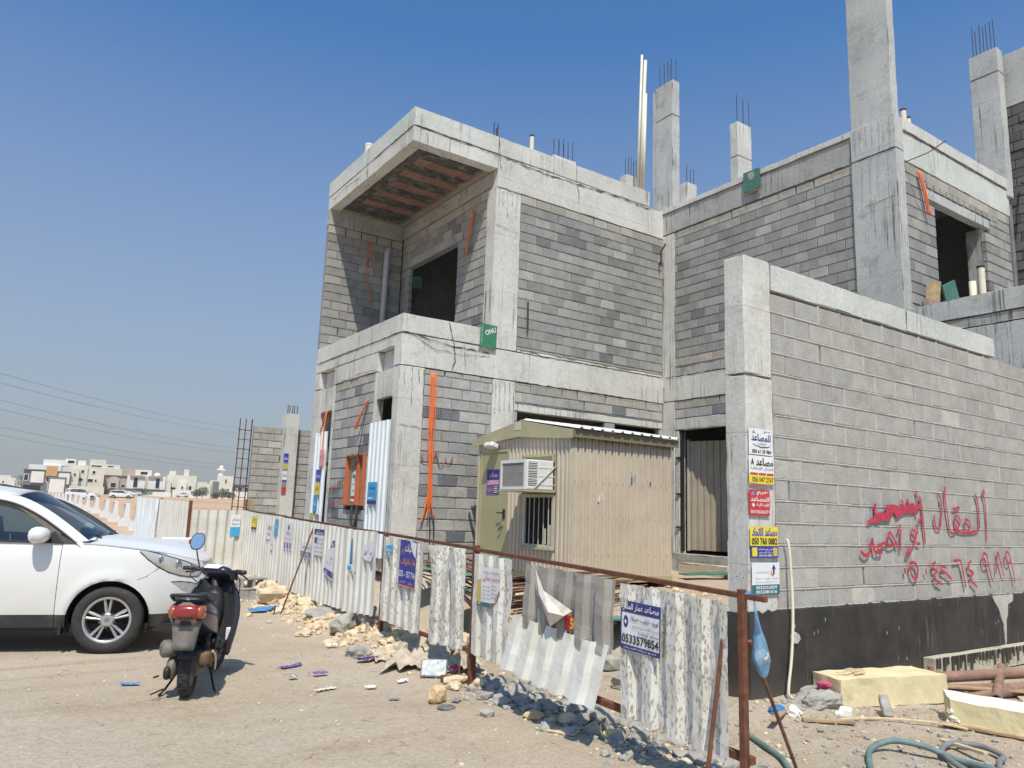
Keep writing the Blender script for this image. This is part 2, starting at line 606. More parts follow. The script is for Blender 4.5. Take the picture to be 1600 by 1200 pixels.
M['grille_grey'] = plain('grey_mesh', (0.17, 0.18, 0.155), 0.6, 0.2, 0.15, 50)
M['frame_cream'] = plain('cream_frame', (0.56, 0.53, 0.42), 0.5, 0, 0.06, 6)
M['pvc'] = plain('cream_pvc', (0.74, 0.68, 0.52), 0.4, 0, 0.05, 5, 0, ((0.55, 0.48, 0.36), 0.35))
M['pvc_grey'] = plain('grey_pvc', (0.42, 0.43, 0.44), 0.45, 0, 0.06, 5)
M['black'] = plain('black_plastic', (0.02, 0.02, 0.021), 0.55, 0, 0.2, 20)
M['orange'] = plain('orange_conduit', (0.80, 0.17, 0.04), 0.5, 0, 0.08, 6)
M['orange_box'] = plain('orange_primer', (0.50, 0.14, 0.06), 0.6, 0, 0.12, 5)
M['board'] = plain('brown_board', (0.26, 0.19, 0.12), 0.8, 0, 0.2, 8)
M['green_sign'] = plain('green_mesh_sign', (0.035, 0.19, 0.11), 0.7, 0, 0.25, 20)
M['green_old'] = plain('faded_green_sheet', (0.06, 0.17, 0.13), 0.8, 0, 0.35, 18, 0.3)
M['green_ply'] = plain('green_plywood', (0.11, 0.30, 0.20), 0.7, 0, 0.25, 6)
M['foam'] = plain('yellow_foam', (0.72, 0.63, 0.37), 0.9, 0, 0.09, 5, 0.5, ((0.56, 0.48, 0.34), 0.75))
M['foam_white'] = plain('sun_bleached_foam', (0.78, 0.77, 0.68), 0.9, 0, 0.06, 5, 0.5, ((0.60, 0.53, 0.38), 0.7))
M['wood'] = plain('weathered_wood', (0.42, 0.30, 0.17), 0.85, 0, 0.3, 9, 0.4, ((0.25, 0.17, 0.1), 0.6))
M['wood_pale'] = plain('pale_wood', (0.60, 0.47, 0.30), 0.85, 0, 0.18, 9, 0.3)
M['steel_pipe'] = plain('brown_pipe', (0.30, 0.18, 0.125), 0.8, 0.1, 0.25, 12, 0.3, ((0.16, 0.11, 0.085), 0.8))
M['hose_green'] = plain('grey_green_hose', (0.13, 0.21, 0.20), 0.6, 0, 0.25, 10, 0, ((0.30, 0.29, 0.25), 0.7))
M['hose_grey'] = plain('grey_hose', (0.19, 0.20, 0.20), 0.6, 0, 0.2, 10, 0, ((0.33, 0.30, 0.25), 0.6))
M['blue_plastic'] = plain('blue_plastic', (0.05, 0.22, 0.52), 0.5, 0, 0.25, 9)
M['blue_bag'] = plain('pale_blue_bag', (0.22, 0.42, 0.62), 0.3, 0, 0.3, 22, 0.3, Alpha=0.62)
M['purple'] = plain('purple_wrapper', (0.16, 0.11, 0.34), 0.6, 0, 0.35, 22)
M['paper'] = plain('paper', (0.74, 0.73, 0.69), 0.8, 0, 0.05, 8)
M['paper_dirty'] = plain('dirty_paper', (0.62, 0.56, 0.48), 0.85, 0, 0.2, 12)
M['cloth'] = plain('dusty_sacking', (0.50, 0.42, 0.31), 0.95, 0, 0.2, 6, 0.4, ((0.36, 0.30, 0.23), 0.6))
M['tin'] = plain('dented_tin', (0.36, 0.38, 0.38), 0.45, 0.5, 0.4, 26)
M['pink'] = plain('pink_rag', (0.50, 0.08, 0.16), 0.9, 0, 0.2, 10)
M['rock_yellow'] = plain('yellow_limestone', (0.60, 0.44, 0.24), 0.95, 0, 0.25, 7, 0.6, ((0.42, 0.30, 0.17), 0.6))
M['rock_pale'] = plain('pale_limestone', (0.62, 0.50, 0.34), 0.95, 0, 0.22, 7, 0.6)
M['rock_grey'] = plain('concrete_rubble', (0.34, 0.325, 0.29), 0.95, 0, 0.25, 9, 0.7)
M['graffiti'] = plain('red_spray_paint', (0.46, 0.04, 0.075), 0.75, 0, 0.25, 16)
M['graffiti_dull'] = plain('dull_red_spray', (0.30, 0.09, 0.085), 0.8, 0, 0.25, 16)
for nm, c in dict(navy=(0.03, 0.035, 0.20), inkblue=(0.03, 0.05, 0.45), red=(0.55, 0.03, 0.04), yellow=(0.78, 0.62, 0.05), teal=(0.02, 0.13, 0.17),
                  white=(0.76, 0.76, 0.75), inkblack=(0.025, 0.025, 0.03), orange_ink=(0.72, 0.25, 0.04), skyblue=(0.05, 0.36, 0.66),
                  violet=(0.17, 0.09, 0.32), gold=(0.55, 0.45, 0.10), inkgrey=(0.25, 0.25, 0.27), pinkink=(0.62, 0.35, 0.45), greenink=(0.12, 0.35, 0.14),
                  royal=(0.03, 0.04, 0.30), tealblue=(0.02, 0.22, 0.42)).items():
    M['ink_' + nm] = plain('print_' + nm, c, 0.6, 0, 0.06, 10, 0, ((0.5, 0.46, 0.4), 0.12))


def ground_mat():
    t = NT('dusty_ground')
    p = t.pos()
    x = t.posxyz()
    big = t.noise(p, 0.28, 5, 0.6)
    c = t.mix(t.ramp(big, [(0.38, 0.0), (0.62, 1.0)]), (0.49, 0.39, 0.27), (0.60, 0.505, 0.385))
    mid = t.noise(p, 1.7, 7, 0.68)
    c = t.mix(t.ramp(mid, [(0.44, 0.0), (0.66, 0.75)]), c, (0.53, 0.455, 0.355))
    c = t.mix(t.ramp(t.noise(p, 0.8, 5, 0.6), [(0.55, 0.0), (0.72, 0.45)]), c, (0.42, 0.275, 0.18))
    c = t.mix(t.ramp(t.noise(t.pos((1, 1, 1)), 4.2, 6, 0.7), [(0.58, 0.0), (0.74, 0.5)]), c, (0.30, 0.215, 0.155))
    # tyre-worn lanes, faint
    wv = t.noise(t.pos((0.25, 3.2, 1), (0, 0, radians(-62))), 1.0, 5, 0.6)
    c = t.mix(t.ramp(wv, [(0.54, 0.0), (0.68, 0.5)]), c, (0.36, 0.275, 0.205))
    # far open desert is more orange
    far = t.ramp(t.math('MULTIPLY', x[1], 0.01), [(0.22, 0.0), (0.5, 1.0)])
    c = t.mix(far, c, t.ramp(t.noise(p, 0.05, 6, 0.7), [(0.35, (0.50, 0.30, 0.17)), (0.55, (0.62, 0.43, 0.26)), (0.7, (0.40, 0.27, 0.17))]))
    fine = t.noise(p, 34, 6, 0.75)
    c = t.mix(1.0, c, t.ramp(fine, [(0.3, 0.72), (0.7, 1.16)]), 'MULTIPLY')
    c = t.mix(t.ramp(t.noise(t.pos((3.0, 1.0, 1), (0, 0, radians(-20))), 7, 5, 0.7), [(0.56, 0.0), (0.70, 0.45)]), c, (0.34, 0.265, 0.20))
    peb = t.ramp(t.voro(p, 42), [(0.10, 1.0), (0.2, 0.0)])
    pm = t.math('MULTIPLY', peb, t.ramp(t.noise(p, 6, 3), [(0.5, 0.0), (0.6, 1.0)]))
    c = t.mix(t.math('MULTIPLY', pm, 0.55), c, (0.22, 0.17, 0.13))
    lp = t.ramp(t.voro(p, 23), [(0.07, 1.0), (0.13, 0.0)])
    lm = t.math('MULTIPLY', lp, t.ramp(t.noise(p, 3.3, 3), [(0.5, 0.0), (0.58, 1.0)]))
    c = t.mix(t.math('MULTIPLY', lm, 0.7), c, (0.66, 0.56, 0.43))
    h = t.math('ADD', t.math('MULTIPLY', mid, 1.6), t.math('ADD', t.math('MULTIPLY', fine, 0.55), t.math('MULTIPLY', lm, 0.5)))
    return t.done(c, 0.97, t.bump(h, 0.9, 0.04))


M['ground'] = ground_mat()
# ------------------------------------------------------------------ ground
FENCE = [(3.74, 3.02), (3.99, 6.38), (4.22, 10.0), (4.58, 14.4), (4.70, 16.9)]
HEAP = [(4.40, 3.60), (4.42, 7.00), (4.30, 10.0), (4.42, 14.0), (4.6, 18.2)]


def lerp_tab(v, xs, ys):
    if v <= xs[0]: return ys[0]
    for i in range(len(xs) - 1):
        if v <= xs[i + 1]:
            return ys[i] + (ys[i + 1] - ys[i]) * (v - xs[i]) / (xs[i + 1] - xs[i])
    return ys[-1]


def sm(v, a, b):
    t = min(1.0, max(0.0, (v - a) / (b - a)))
    return t * t * (3 - 2 * t)


def fence_x(y):
    return lerp_tab(y, [p[1] for p in FENCE], [p[0] for p in FENCE])


def heap_x(y):
    return lerp_tab(y, [p[1] for p in HEAP], [p[0] for p in HEAP])


def gz(x, y):
    r = hypot(x, y)
    h = lerp_tab(r, [0, 13, 18, 34, 54, 90, 126, 320, 700, 3000], [0, 0, .10, .46, .78, 1.23, 1.44, 3.45, 5.0, 9.0])
    n1 = mnoise.noise(Vector((x * 0.55, y * 0.55, 3.1)))
    n2 = mnoise.noise(Vector((x * 1.9, y * 1.9, 7.7)))
    n3 = mnoise.noise(Vector((x * 6.1, y * 6.1, 1.7)))
    fx = lerp_tab(y, [3.6, 7.6, 11.5, 15.5, 18.2], [4.45, 4.75, 4.85, 4.92, 4.97])
    d = x - fx
    near = 1 - sm(r, 40, 60)
    # the yard behind the fence is made up ground
    yard = sm(d, 0.35, 1.7) * sm(y, 5.3, 7.6) * (1 - sm(y, 24, 34))
    h = h * (1 - yard) + yard * max(h, 0.52)
    # heap of rubble along the foot of the fence, on the road side
    berm = math.exp(-((x - heap_x(y)) / 0.34) ** 2) * sm(y, 6.6, 8.6) * (1 - sm(y, 17, 20))
    h += berm * (0.15 + 0.10 * n2 + 0.06 * n3)
    rough = 0.25 + 0.9 * sm(d, -0.9, -0.1)
    h += near * (0.020 * n1 + rough * (0.020 * n2 + 0.012 * n3))
    # shallow wheel ruts along the road
    for rx in (2.9, 1.35):
        h -= near * .018 * math.exp(-((x - rx - .10 * y + .25 * sin(y * .35)) / .16) ** 2) * (1 - sm(x, 3.6, 4.2))
    # soft bank against the long wall
    h += 0.07 * math.exp(-((y - 4.6) / 0.35) ** 2) * sm(x, 5.0, 5.6) * (1 - sm(x, 6.2, 7.5))
    # swells of the open desert
    if r > 45:
        h += sm(r, 45, 90) * 0.22 * mnoise.noise(Vector((x * 0.05, y * 0.05, 0)))
    return h


def axis(fine0, fine1, step, lo, hi, grow=1.16):
    a = [fine0 + i * step for i in range(int(round((fine1 - fine0) / step)) + 1)]
    s_ = step; v = a[-1]
    while v < hi:
        s_ *= grow; v += s_; a.append(v)
    s_ = step; v = a[0]
    while v > lo:
        s_ *= grow; v -= s_; a.insert(0, v)
    return a


xs = axis(-0.6, 8.6, 0.052, -2500, 2500)
ys = axis(2.3, 13.2, 0.058, -900, 3400)
nx, ny = len(xs), len(ys)
gv = [(x, y, gz(x, y)) for y in ys for x in xs]
gf = [(j * nx + i, j * nx + i + 1, (j + 1) * nx + i + 1, (j + 1) * nx + i) for j in range(ny - 1) for i in range(nx - 1)]
gme = bpy.data.meshes.new('ground')
gme.from_pydata(gv, [], gf)
gme.polygons.foreach_set('use_smooth', [True] * len(gf))
gme.materials.append(M['ground'])
ground = link(bpy.data.objects.new('ground', gme))
tag(ground, kind='structure')
# ------------------------------------------------------------------ masonry
def block_col(rnd, kind):
    """kind: grey | pale | beige -> linear colour of one block"""
    k = rnd.random()
    if kind == 'beige':
        b = rnd.uniform(0.86, 1.10)
        c = (0.42, 0.392, 0.335) if k < .55 else (0.39, 0.372, 0.33) if k < .8 else (0.43, 0.385, 0.325)
    elif kind == 'wall':
        b = rnd.uniform(0.92, 1.06)
        c = (0.425, 0.41, 0.37) if k < .5 else (0.41, 0.40, 0.37) if k < .78 else (0.425, 0.398, 0.36) if k < .95 else (0.52, 0.50, 0.45)
    elif kind == 'mixed':
        b = rnd.uniform(0.82, 1.14)
        c = (0.41, 0.40, 0.37) if k < .60 else (0.37, 0.37, 0.355) if k < .88 else (0.19, 0.20, 0.22)
    else:
        b = rnd.uniform(0.84, 1.14)
        c = (0.325, 0.318, 0.295) if k < .60 else (0.295, 0.292, 0.278) if k < .84 else (0.205, 0.203, 0.197) if k < .90 else (0.385, 0.375, 0.345)
    return (c[0] * b, c[1] * b, c[2] * b, 1.0)


def make_block_mesh(name, seed, depth=0.09):
    """unit block in u (0..1) and v (0..1), front face at w = 0, worn arrises"""
    rnd = random.Random(seed)
    mb = MB()
    e = 0.02
    us = [0, .02, .34, .67, .98, 1]; vs_ = [0, .045, .5, .955, 1]
    def off(i, j):
        iu = i in (0, len(us) - 1); iv = j in (0, len(vs_) - 1)
        return iu or iv
    rows = []
    for j, v in enumerate(vs_):
        row = []
        for i, u in enumerate(us):
            wv = 0.006 + (0.006 * rnd.random() if off(i, j) else 0)
            if not off(i, j): wv = 0.001 * rnd.random()
            du = dv = 0
            if off(i, j):
                if i == 0: du = rnd.random() * 0.006
                if i == len(us) - 1: du = -rnd.random() * 0.006
                if j == 0: dv = rnd.random() * 0.02
                if j == len(vs_) - 1: dv = -rnd.random() * 0.02
                if rnd.random() < 0.12: du *= 3; dv *= 2.4; wv += 0.006
            row.append((u + du, v + dv, wv))
        rows.append(row)
    mb.grid(rows)
    n, m = len(us), len(vs_)
    ring = [(i, 0) for i in range(n)] + [(n - 1, j) for j in range(1, m)] + [(i, m - 1) for i in range(n - 2, -1, -1)] + [(0, j) for j in range(m - 2, 0, -1)]
    b = len(mb.v)
    for i, j in ring:
        p = rows[j][i]
        mb.v.append((p[0], p[1], depth))
    for k in range(len(ring)):
        a = ring[k]; c = ring[(k + 1) % len(ring)]
        mb.f.append((a[1] * n + a[0], b + k, b + (k + 1) % len(ring), c[1] * n + c[0])); mb.mi.append(0)
    return mb


BLOCK_PROTOS = [make_block_mesh('block', s) for s in range(6)]
BLOCK_MESHES = []
for pb in BLOCK_PROTOS:
    me = pb.mesh('block', M['block'])
    BLOCK_MESHES.append(me)

COURSE = 0.2057


def frame_mat(kind, plane):
    """columns: u along the wall, v up, w into the wall; kind 'y' = faces -Y, 'x' = faces -X"""
    if kind == 'y':
        return Matrix(((1, 0, 0, 0), (0, 0, 1, plane), (0, 1, 0, 0), (0, 0, 0, 1)))
    return Matrix(((0, 0, 1, plane), (1, 0, 0, 0), (0, 1, 0, 0), (0, 0, 0, 1)))


class Panel:
    """one field of blockwork"""
    def __init__(s, kind, plane, u0, u1, z0, z1, style='grey', holes=(), seed=0, top='beige', bottom=None, zref=None,
                 open_top=0.25, open_any=0.02, ulen=0.405, first=None, lip=False, mortar=None, jit=0.004):
        s.kind, s.plane = kind, plane
        rnd = random.Random(seed)
        s.blocks = []       # (u, v, w, length, height, colour, protoidx)
        s.joints = MB()
        s.F = frame_mat(kind, plane)
        zref = z1 if zref is None else zref
        k0 = int(math.floor((z0 - zref) / COURSE)) - 1
        courses = []
        z = zref
        while z > z0 + 0.02:
            courses.append((max(z - COURSE, z0), z)); z -= COURSE
        z = zref
        while z < z1 - 0.02:
            courses.insert(0, (z, min(z + COURSE, z1))); z += COURSE
        jr = 0.010 if lip else 0.015
        for ci, (za, zb) in enumerate(courses):
            st = style
            if ci == 0 and top: st = top
            if ci == len(courses) - 1 and bottom: st = bottom
            spans = [(u0, u1)]
            for (hu0, hu1, hz0, hz1) in holes:
                if (za + zb) / 2 > hz0 and (za + zb) / 2 < hz1:
                    ns = []
                    for a, b in spans:
                        if hu1 <= a or hu0 >= b: ns.append((a, b)); continue
                        if hu0 > a: ns.append((a, hu0))
                        if hu1 < b: ns.append((hu1, b))
                    spans = ns
            off = (ci % 2) * ulen / 2 + rnd.uniform(-.02, .02) + (first or 0)
            for a, b in spans:
                if b - a < 0.05: continue
                cuts = [a]
                k = math.ceil((a - u0 - off) / ulen)
                u = u0 + off + k * ulen
                while u < b - 0.03:
                    if u - cuts[-1] > 0.07: cuts.append(u + rnd.uniform(-.012, .012))
                    u += ulen
                if b - cuts[-1] < 0.06 and len(cuts) > 1: cuts.pop()
                cuts.append(b)
                zj = rnd.uniform(-.003, .003)
                for q in range(len(cuts) - 1):
                    ua, ub = cuts[q], cuts[q + 1]
                    gap = 0.006
                    op = (rnd.random() < (open_top if ci == 0 else open_any)) and q > 0
                    if op: ua += 0.016
                    s.blocks.append((ua + gap, za + 0.010 + zj, rnd.uniform(-jit, jit), ub - ua - 2 * gap, zb - za - 0.016, block_col(rnd, st), rnd.randrange(6)))
                    if q > 0 and not op and rnd.random() > 0.10:
                        x0, x1 = cuts[q] - 0.012, cuts[q] + 0.012
                        fat = rnd.random() < 0.06
                        if lip and rnd.random() < .62: x0 -= .006; x1 += .006; ww = .003
                        else: ww = jr if not fat else 0.001
                        if fat: x0 -= 0.012; x1 += 0.012
                        s.joints.add([(x0, za, ww), (x1, za, ww), (x1, zb, ww), (x0, zb, ww)], [(0, 1, 2, 3)])
                # bed joint below the course, a little uneven
                n = max(1, int((b - a) / 0.25))
                for q in range(n):
                    x0 = a + (b - a) * q / n; x1 = a + (b - a) * (q + 1) / n
                    ww = jr - 0.004 + rnd.random() * 0.006
                    s.joints.add([(x0, za - 0.012, ww), (x1, za - 0.012, ww), (x1, za + 0.02, ww), (x0, za + 0.02, ww)], [(0, 1, 2, 3)])
                    if lip:        # squeezed-out mortar along the bed
                        la, lb = za + .002, za + .015 + .007 * mnoise.noise(Vector((x0 * 3, za * 9, 1))); o_ = -.003
                        s.joints.add([(x0, la, jr), (x1, la, jr), (x1, la, o_), (x0, la, o_), (x1, lb, -.001), (x0, lb, -.001)], [(0, 1, 2, 3), (3, 2, 4, 5)])
        s.mortar = mortar or M['mortar']

    def block_matrix(s, b):
        return s.F @ Matrix(((b[3], 0, 0, b[0]), (0, b[4], 0, b[1]), (0, 0, 1, b[2]), (0, 0, 0, 1)))

    def center(s, b):
        return s.F @ Vector((b[0] + b[3] / 2, b[1] + b[4] / 2, 0))

    def size_in_view(s, b):
        c = s.center(b)
        d = c - CAM_POS
        n = Vector((0, -1, 0)) if s.kind == 'y' else Vector((-1, 0, 0))
        cosv = max(0.0, -(d.normalized().dot(n)))
        if d.dot(fw) <= 0: return 0.0
        x = d.dot(rt) / d.dot(fw) * 1183.3; y = d.dot(up) / d.dot(fw) * 1183.3
        if abs(x) > 830 or abs(y) > 630: return 0.0
        return b[3] * b[4] * cosv / d.length_squared


def lay_blocks(panels, wall_parts, limit):
    """the largest blocks as objects of their own, the rest joined course by course"""
    allb = [(p.size_in_view(b), i, b) for i, p in enumerate(panels) for b in p.blocks]
    allb.sort(key=lambda t: -t[0])
    single, rest = allb[:limit], allb[limit:]
    for sz, i, b in single:
        o = bpy.data.objects.new('block', BLOCK_MESHES[b[6]])
        COL.objects.link(o)
        par = wall_parts[i]
        o.parent = par
        o.matrix_parent_inverse = world_of(par).inverted()
        o.matrix_basis = panels[i].block_matrix(b)
        o.color = b[5]
    if not rest: return None
    mb = MB(); cols = []
    for sz, i, b in rest:
        m_ = panels[i].block_matrix(b)
        pb = BLOCK_PROTOS[b[6]]
        mb.add([m_ @ Vector(v) for v in pb.v], pb.f)
        cols += [b[5]] * len(pb.v)
    me = mb.mesh('block_courses', M['block_j'])
    at = me.color_attributes.new('bcol', 'FLOAT_COLOR', 'POINT')
    at.data.foreach_set('color', [c for col in cols for c in col])
    return me


# ------------------------------------------------------------------ the unfinished house
bld = thing('concrete_building', 'unfinished two storey house of grey blocks in a bare concrete frame', 'building', (5.96, 12.4, 0.5))


def cpart(name, boxes, mat='concrete', parent=bld, seed=1, **kw):
    kw.setdefault('amp', .009); kw.setdefault('chip', .045); kw.setdefault('bev', .017)
    mb = MB()
    for i, (a, b) in enumerate(boxes):
        rough_box(a, b, seed=seed + i * 3, mb=mb, **kw)
    return mb.build(name, M[mat], parent, smooth=False)


XL, YF, XW, YE = 5.96, 12.4, 12.72, 6.65        # street face, front face, wing face, end face
RC = 0.022                                       # blockwork sits back from the frame
# columns of the front, ground floor then upper floor
col_corner = cpart('column', [((XL, YF, -.2), (XL + .53, YF + .22, 4.235))], seed=2)
cpart('column', [((7.99, YF, -.2), (8.55, YF + .3, 4.235))], seed=3)
cpart('column', [((7.9, YF, 4.855), (8.54, YF + .35, 8.245))], seed=4)
cpart('column', [((XW + .004, 12.04, 4.6), (XW + .4, YF + .3, 8.32))], 'concrete', seed=5)
cpart('column', [((XW + .004, 12.06, -.1), (XW + .4, YF + .3, 4.27))], 'concrete', seed=6)
cpart('column', [((XL, 16.42, -.2), (XL + .4, 16.86, 4.235))], 'concrete', seed=7)
wing_col = cpart('column', [((XW - .03, YE, -.3), (XW + .26, 7.52, 8.33))], 'concrete_cool', seed=8)
# first floor beams, parapets, slab edges
cpart('beam', [((XL, YF, 4.24), (XW + .1, YF + .3, 4.85))], seed=11)
cpart('beam', [((XL, YF + .31, 4.63), (XL + .3, 16.86, 4.85)), ((XL, 13.42, 4.24), (XL + .3, 15.66, 4.628)), ((XL, 16.50, 4.24), (XL + .3, 16.86, 4.628)), ((XL + .14, YF + .31, 4.24), (XL + .3, 13.42, 4.628)), ((XL + .14, 15.66, 4.24), (XL + .3, 16.50, 4.628))], seed=12)
cpart('parapet', [((XL + .004, YF + .004, 4.858), (7.895, YF + .16, 5.225))], seed=13)
cpart('parapet', [((XL + .004, YF + .165, 4.858), (XL + .16, 16.84, 5.225))], seed=14)
cpart('floor_slab', [((8.56, YF + .012, 4.855), (XW - .01, YF + .3, 4.915))], 'concrete', seed=15)
cpart('beam', [((XW, 7.53, 4.27), (XW + .3, 12.39, 4.83))], 'concrete', seed=16)
cpart('floor_slab', [((XW + .014, 7.53, 4.836), (XW + .3, 12.04, 5.06))], 'concrete_dirty', seed=17, amp=.015)
# roof: overhanging slab over the balcony, front beam, upstand
cpart('roof_beam', [((XL, YF, 8.635), (7.93, YF + .28, 8.955)), ((XL, YF + .285, 8.635), (XL + .26, 16.86, 8.955))], 'concrete', seed=21)
cpart('roof_upstand', [((XL - .004, YF - .004, 8.965), (7.93, YF + .25, 9.36)), ((XL - .004, YF + .25, 8.965), (XL + .25, 16.87, 9.36))], 'concrete_green', seed=22)
cpart('roof_beam', [((7.935, YF, 8.25), (XW + .1, YF + .3, 8.955))], 'concrete', seed=23)
cpart('roof_upstand', [((7.94, YF + .006, 8.967), (10.02, YF + .25, 9.36)), ((10.03, YF + .008, 8.967), (12.30, YF + .25, 9.355))], 'concrete', seed=24)
cpart('roof_beam', [((XW, 7.53, 8.335), (XW + .3, YF + .28, 8.86))], 'concrete_dirty', seed=25)
cpart('roof_coping', [((XW - .03, 7.50, 8.866), (XW + .35, YF + .2, 8.995))], 'concrete', seed=26)
cpart('roof_beam', [((XW - .03, YE, 8.336), (XW + .27, 7.525, 8.99))], 'concrete_cool', seed=27)
cpart('roof_beam', [((XW + .245, YE + .006, 8.16), (17.2, YE + .3, 8.74))], 'concrete_green', seed=28)
cpart('roof_coping', [((XW + .25, YE - .02, 8.747), (17.15, YE + .3, 8.985))], 'concrete', seed=29)
# slabs close the rooms off from the sky
cpart('roof_slab', [((XL + .27, YF + .29, 8.70), (19.5, 16.84, 8.95)), ((XW + .31, YE + .31, 8.60), (19.5, YF + .28, 8.84))], 'concrete_dirty', seed=31, seg=1.5)
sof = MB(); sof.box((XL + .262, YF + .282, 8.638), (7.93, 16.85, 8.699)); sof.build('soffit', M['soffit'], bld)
for k, yy in enumerate((13.16, 13.80, 14.44, 15.08, 15.72)):
    x0 = 6.42 if k != 2 else 6.42
    mb = MB()
    for j in range(5):
        xa = x0 + j * 0.255
        mb.box((xa, yy - .15 + .012 * ((k * 3 + j) % 3), 8.626), (xa + .250, yy + .15 - .012 * ((k + j * 2) % 3), 8.66))
    mb.build('hollow_tile', M['clay'], bld, bevel=.006)
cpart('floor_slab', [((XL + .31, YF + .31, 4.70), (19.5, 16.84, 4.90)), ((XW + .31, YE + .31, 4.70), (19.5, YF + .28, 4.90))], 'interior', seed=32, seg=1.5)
# inner walls so that openings show rooms, not sky
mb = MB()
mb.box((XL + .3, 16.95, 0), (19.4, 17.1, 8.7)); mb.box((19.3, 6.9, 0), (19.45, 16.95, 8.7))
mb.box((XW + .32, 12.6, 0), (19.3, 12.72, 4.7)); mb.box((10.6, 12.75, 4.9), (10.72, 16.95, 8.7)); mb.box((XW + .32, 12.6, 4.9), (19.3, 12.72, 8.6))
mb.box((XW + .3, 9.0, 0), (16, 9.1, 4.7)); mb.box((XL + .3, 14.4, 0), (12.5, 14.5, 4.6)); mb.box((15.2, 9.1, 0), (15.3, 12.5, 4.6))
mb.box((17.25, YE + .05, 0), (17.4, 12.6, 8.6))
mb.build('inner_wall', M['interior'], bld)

panels = []; wall_parts = []


def block_wall(name, p, back=None, parent=bld):
    """part: mortar bed with the joints; its blocks become sub-parts"""
    jm = MB(); jm.add([p.F @ Vector(v) for v in p.joints.v], p.joints.f)
    if back:
        for a, b in back: jm.box(a, b)
    o = jm.build(name, p.mortar, parent)
    panels.append(p); wall_parts.append(o)
    return o


BK = 0.13
# upper floor, front field
block_wall('block_wall', Panel('y', YF + RC, 8.545, XW, 4.915, 8.25, 'grey', seed=1, bottom='beige', zref=8.05, open_top=.34, open_any=.015),
           [((8.545, YF + BK, 4.9), (XW, YF + .2, 8.25))])
# upper floor, wing field
block_wall('block_wall', Panel('x', XW + RC, 7.52, 12.05, 5.06, 8.335, 'grey', seed=2, bottom='beige', zref=8.14, open_top=.40, open_any=.0),
           [((XW + BK, 7.5, 5.0), (XW + .2, 12.05, 8.335))])
# end face with the window
block_wall('block_wall', Panel('y', YE + RC, 12.97, 17.12, 4.9, 8.16, 'grey', holes=[(14.0, 16.0, 4.0, 7.66), (13.72, 16.24, 7.64, 7.86), (13.72, 16.6, 7.86, 7.965)], seed=3, top='beige', zref=8.16, open_top=.15),
           [((12.97, YE + BK, 4.9), (14.0, YE + .2, 8.16)), ((16.0, YE + BK, 4.9), (17.12, YE + .2, 8.16)), ((14.0, YE + BK, 7.9), (16.0, YE + .2, 8.16))])
# balcony: side wall with the doorway, back wall
block_wall('block_wall', Panel('x', 7.9 + RC, 12.62, 16.70, 5.0, 8.30, 'grey', holes=[(13.92, 16.25, 4.5, 7.49), (13.70, 16.69, 7.47, 7.70)], seed=4, zref=8.30, top='beige'),
           [((7.9 + BK, 12.62, 5), (7.9 + .2, 13.9, 8.3)), ((7.9 + BK, 13.9, 7.6), (7.9 + .2, 16.7, 8.3))])
cpart('column', [((7.90, YF + .355, 4.9), (8.2, 12.60, 8.245))], 'concrete', seed=41)
cpart('beam', [((7.895, 12.58, 8.305), (8.15, 16.7, 8.632))], 'concrete_dirty', seed=42)
cpart('lintel', [((7.905, 13.70, 7.475), (8.1, 16.69, 7.695))], 'concrete_dirty', seed=43)
block_wall('block_wall', Panel('y', 16.70, XL + .012, 7.91, 5.0, 8.25, 'grey', seed=5, zref=8.25, top='beige'),
           [((XL + .03, 16.70 + BK, 5), (7.9, 16.9, 8.25))])
cpart('beam', [((XL + .005, 16.69, 8.255), (7.9, 16.9, 8.70))], 'concrete_dirty', seed=44)
# ground floor, front field right of the corner column
block_wall('block_wall', Panel('y', YF + RC, 6.49, 7.995, -.1, 4.24, 'mixed', seed=6, zref=4.13, open_top=.5),
           [((6.49, YF + BK, 0), (8.0, YF + .2, 4.24))])
# strip over the long ground floor openings, lintel below it
block_wall('block_wall', Panel('y', YF + RC, 8.55, XW, 3.805, 4.24, 'mixed', seed=7, zref=4.24, top='beige', open_top=.35),
           [((8.55, YF + BK, 3.7), (XW, YF + .2, 4.24))])
cpart('lintel', [((8.55, YF + .01, 3.645), (XW, YF + .22, 3.80))], 'concrete', seed=45)
block_wall('block_wall', Panel('y', YF + RC, 8.55, XW, -.1, 3.64, 'mixed', holes=[(8.62, 10.95, 1.9, 3.7), (11.25, 12.62, 1.9, 3.7)], seed=8, zref=3.64, top=None),
           [((8.55, YF + BK, 0), (XW, YF + .2, 1.9)), ((10.95, YF + BK, 1.8), (11.25, YF + .2, 3.58))])
# wing, ground floor, round the doorway
block_wall('block_wall', Panel('x', XW + RC, 7.52, 12.06, 3.86, 4.27, 'mixed', seed=9, zref=4.27, open_top=.3),
           [((XW + BK, 7.5, 3.8), (XW + .2, 12.06, 4.27))])
cpart('lintel', [((XW + .008, 10.3, 3.595), (XW + .22, 12.055, 3.855))], 'concrete', seed=46)
cpart('door_jamb', [((XW + .02, 11.93, .6), (XW + .24, 12.055, 3.59))], 'concrete', seed=47)
block_wall('block_wall', Panel('x', XW + RC, 7.52, 10.50, -.2, 3.86, 'mixed', seed=10, zref=3.86, top=None),
           [((XW + BK, 7.5, -.2), (XW + .2, 10.5, 3.86))])
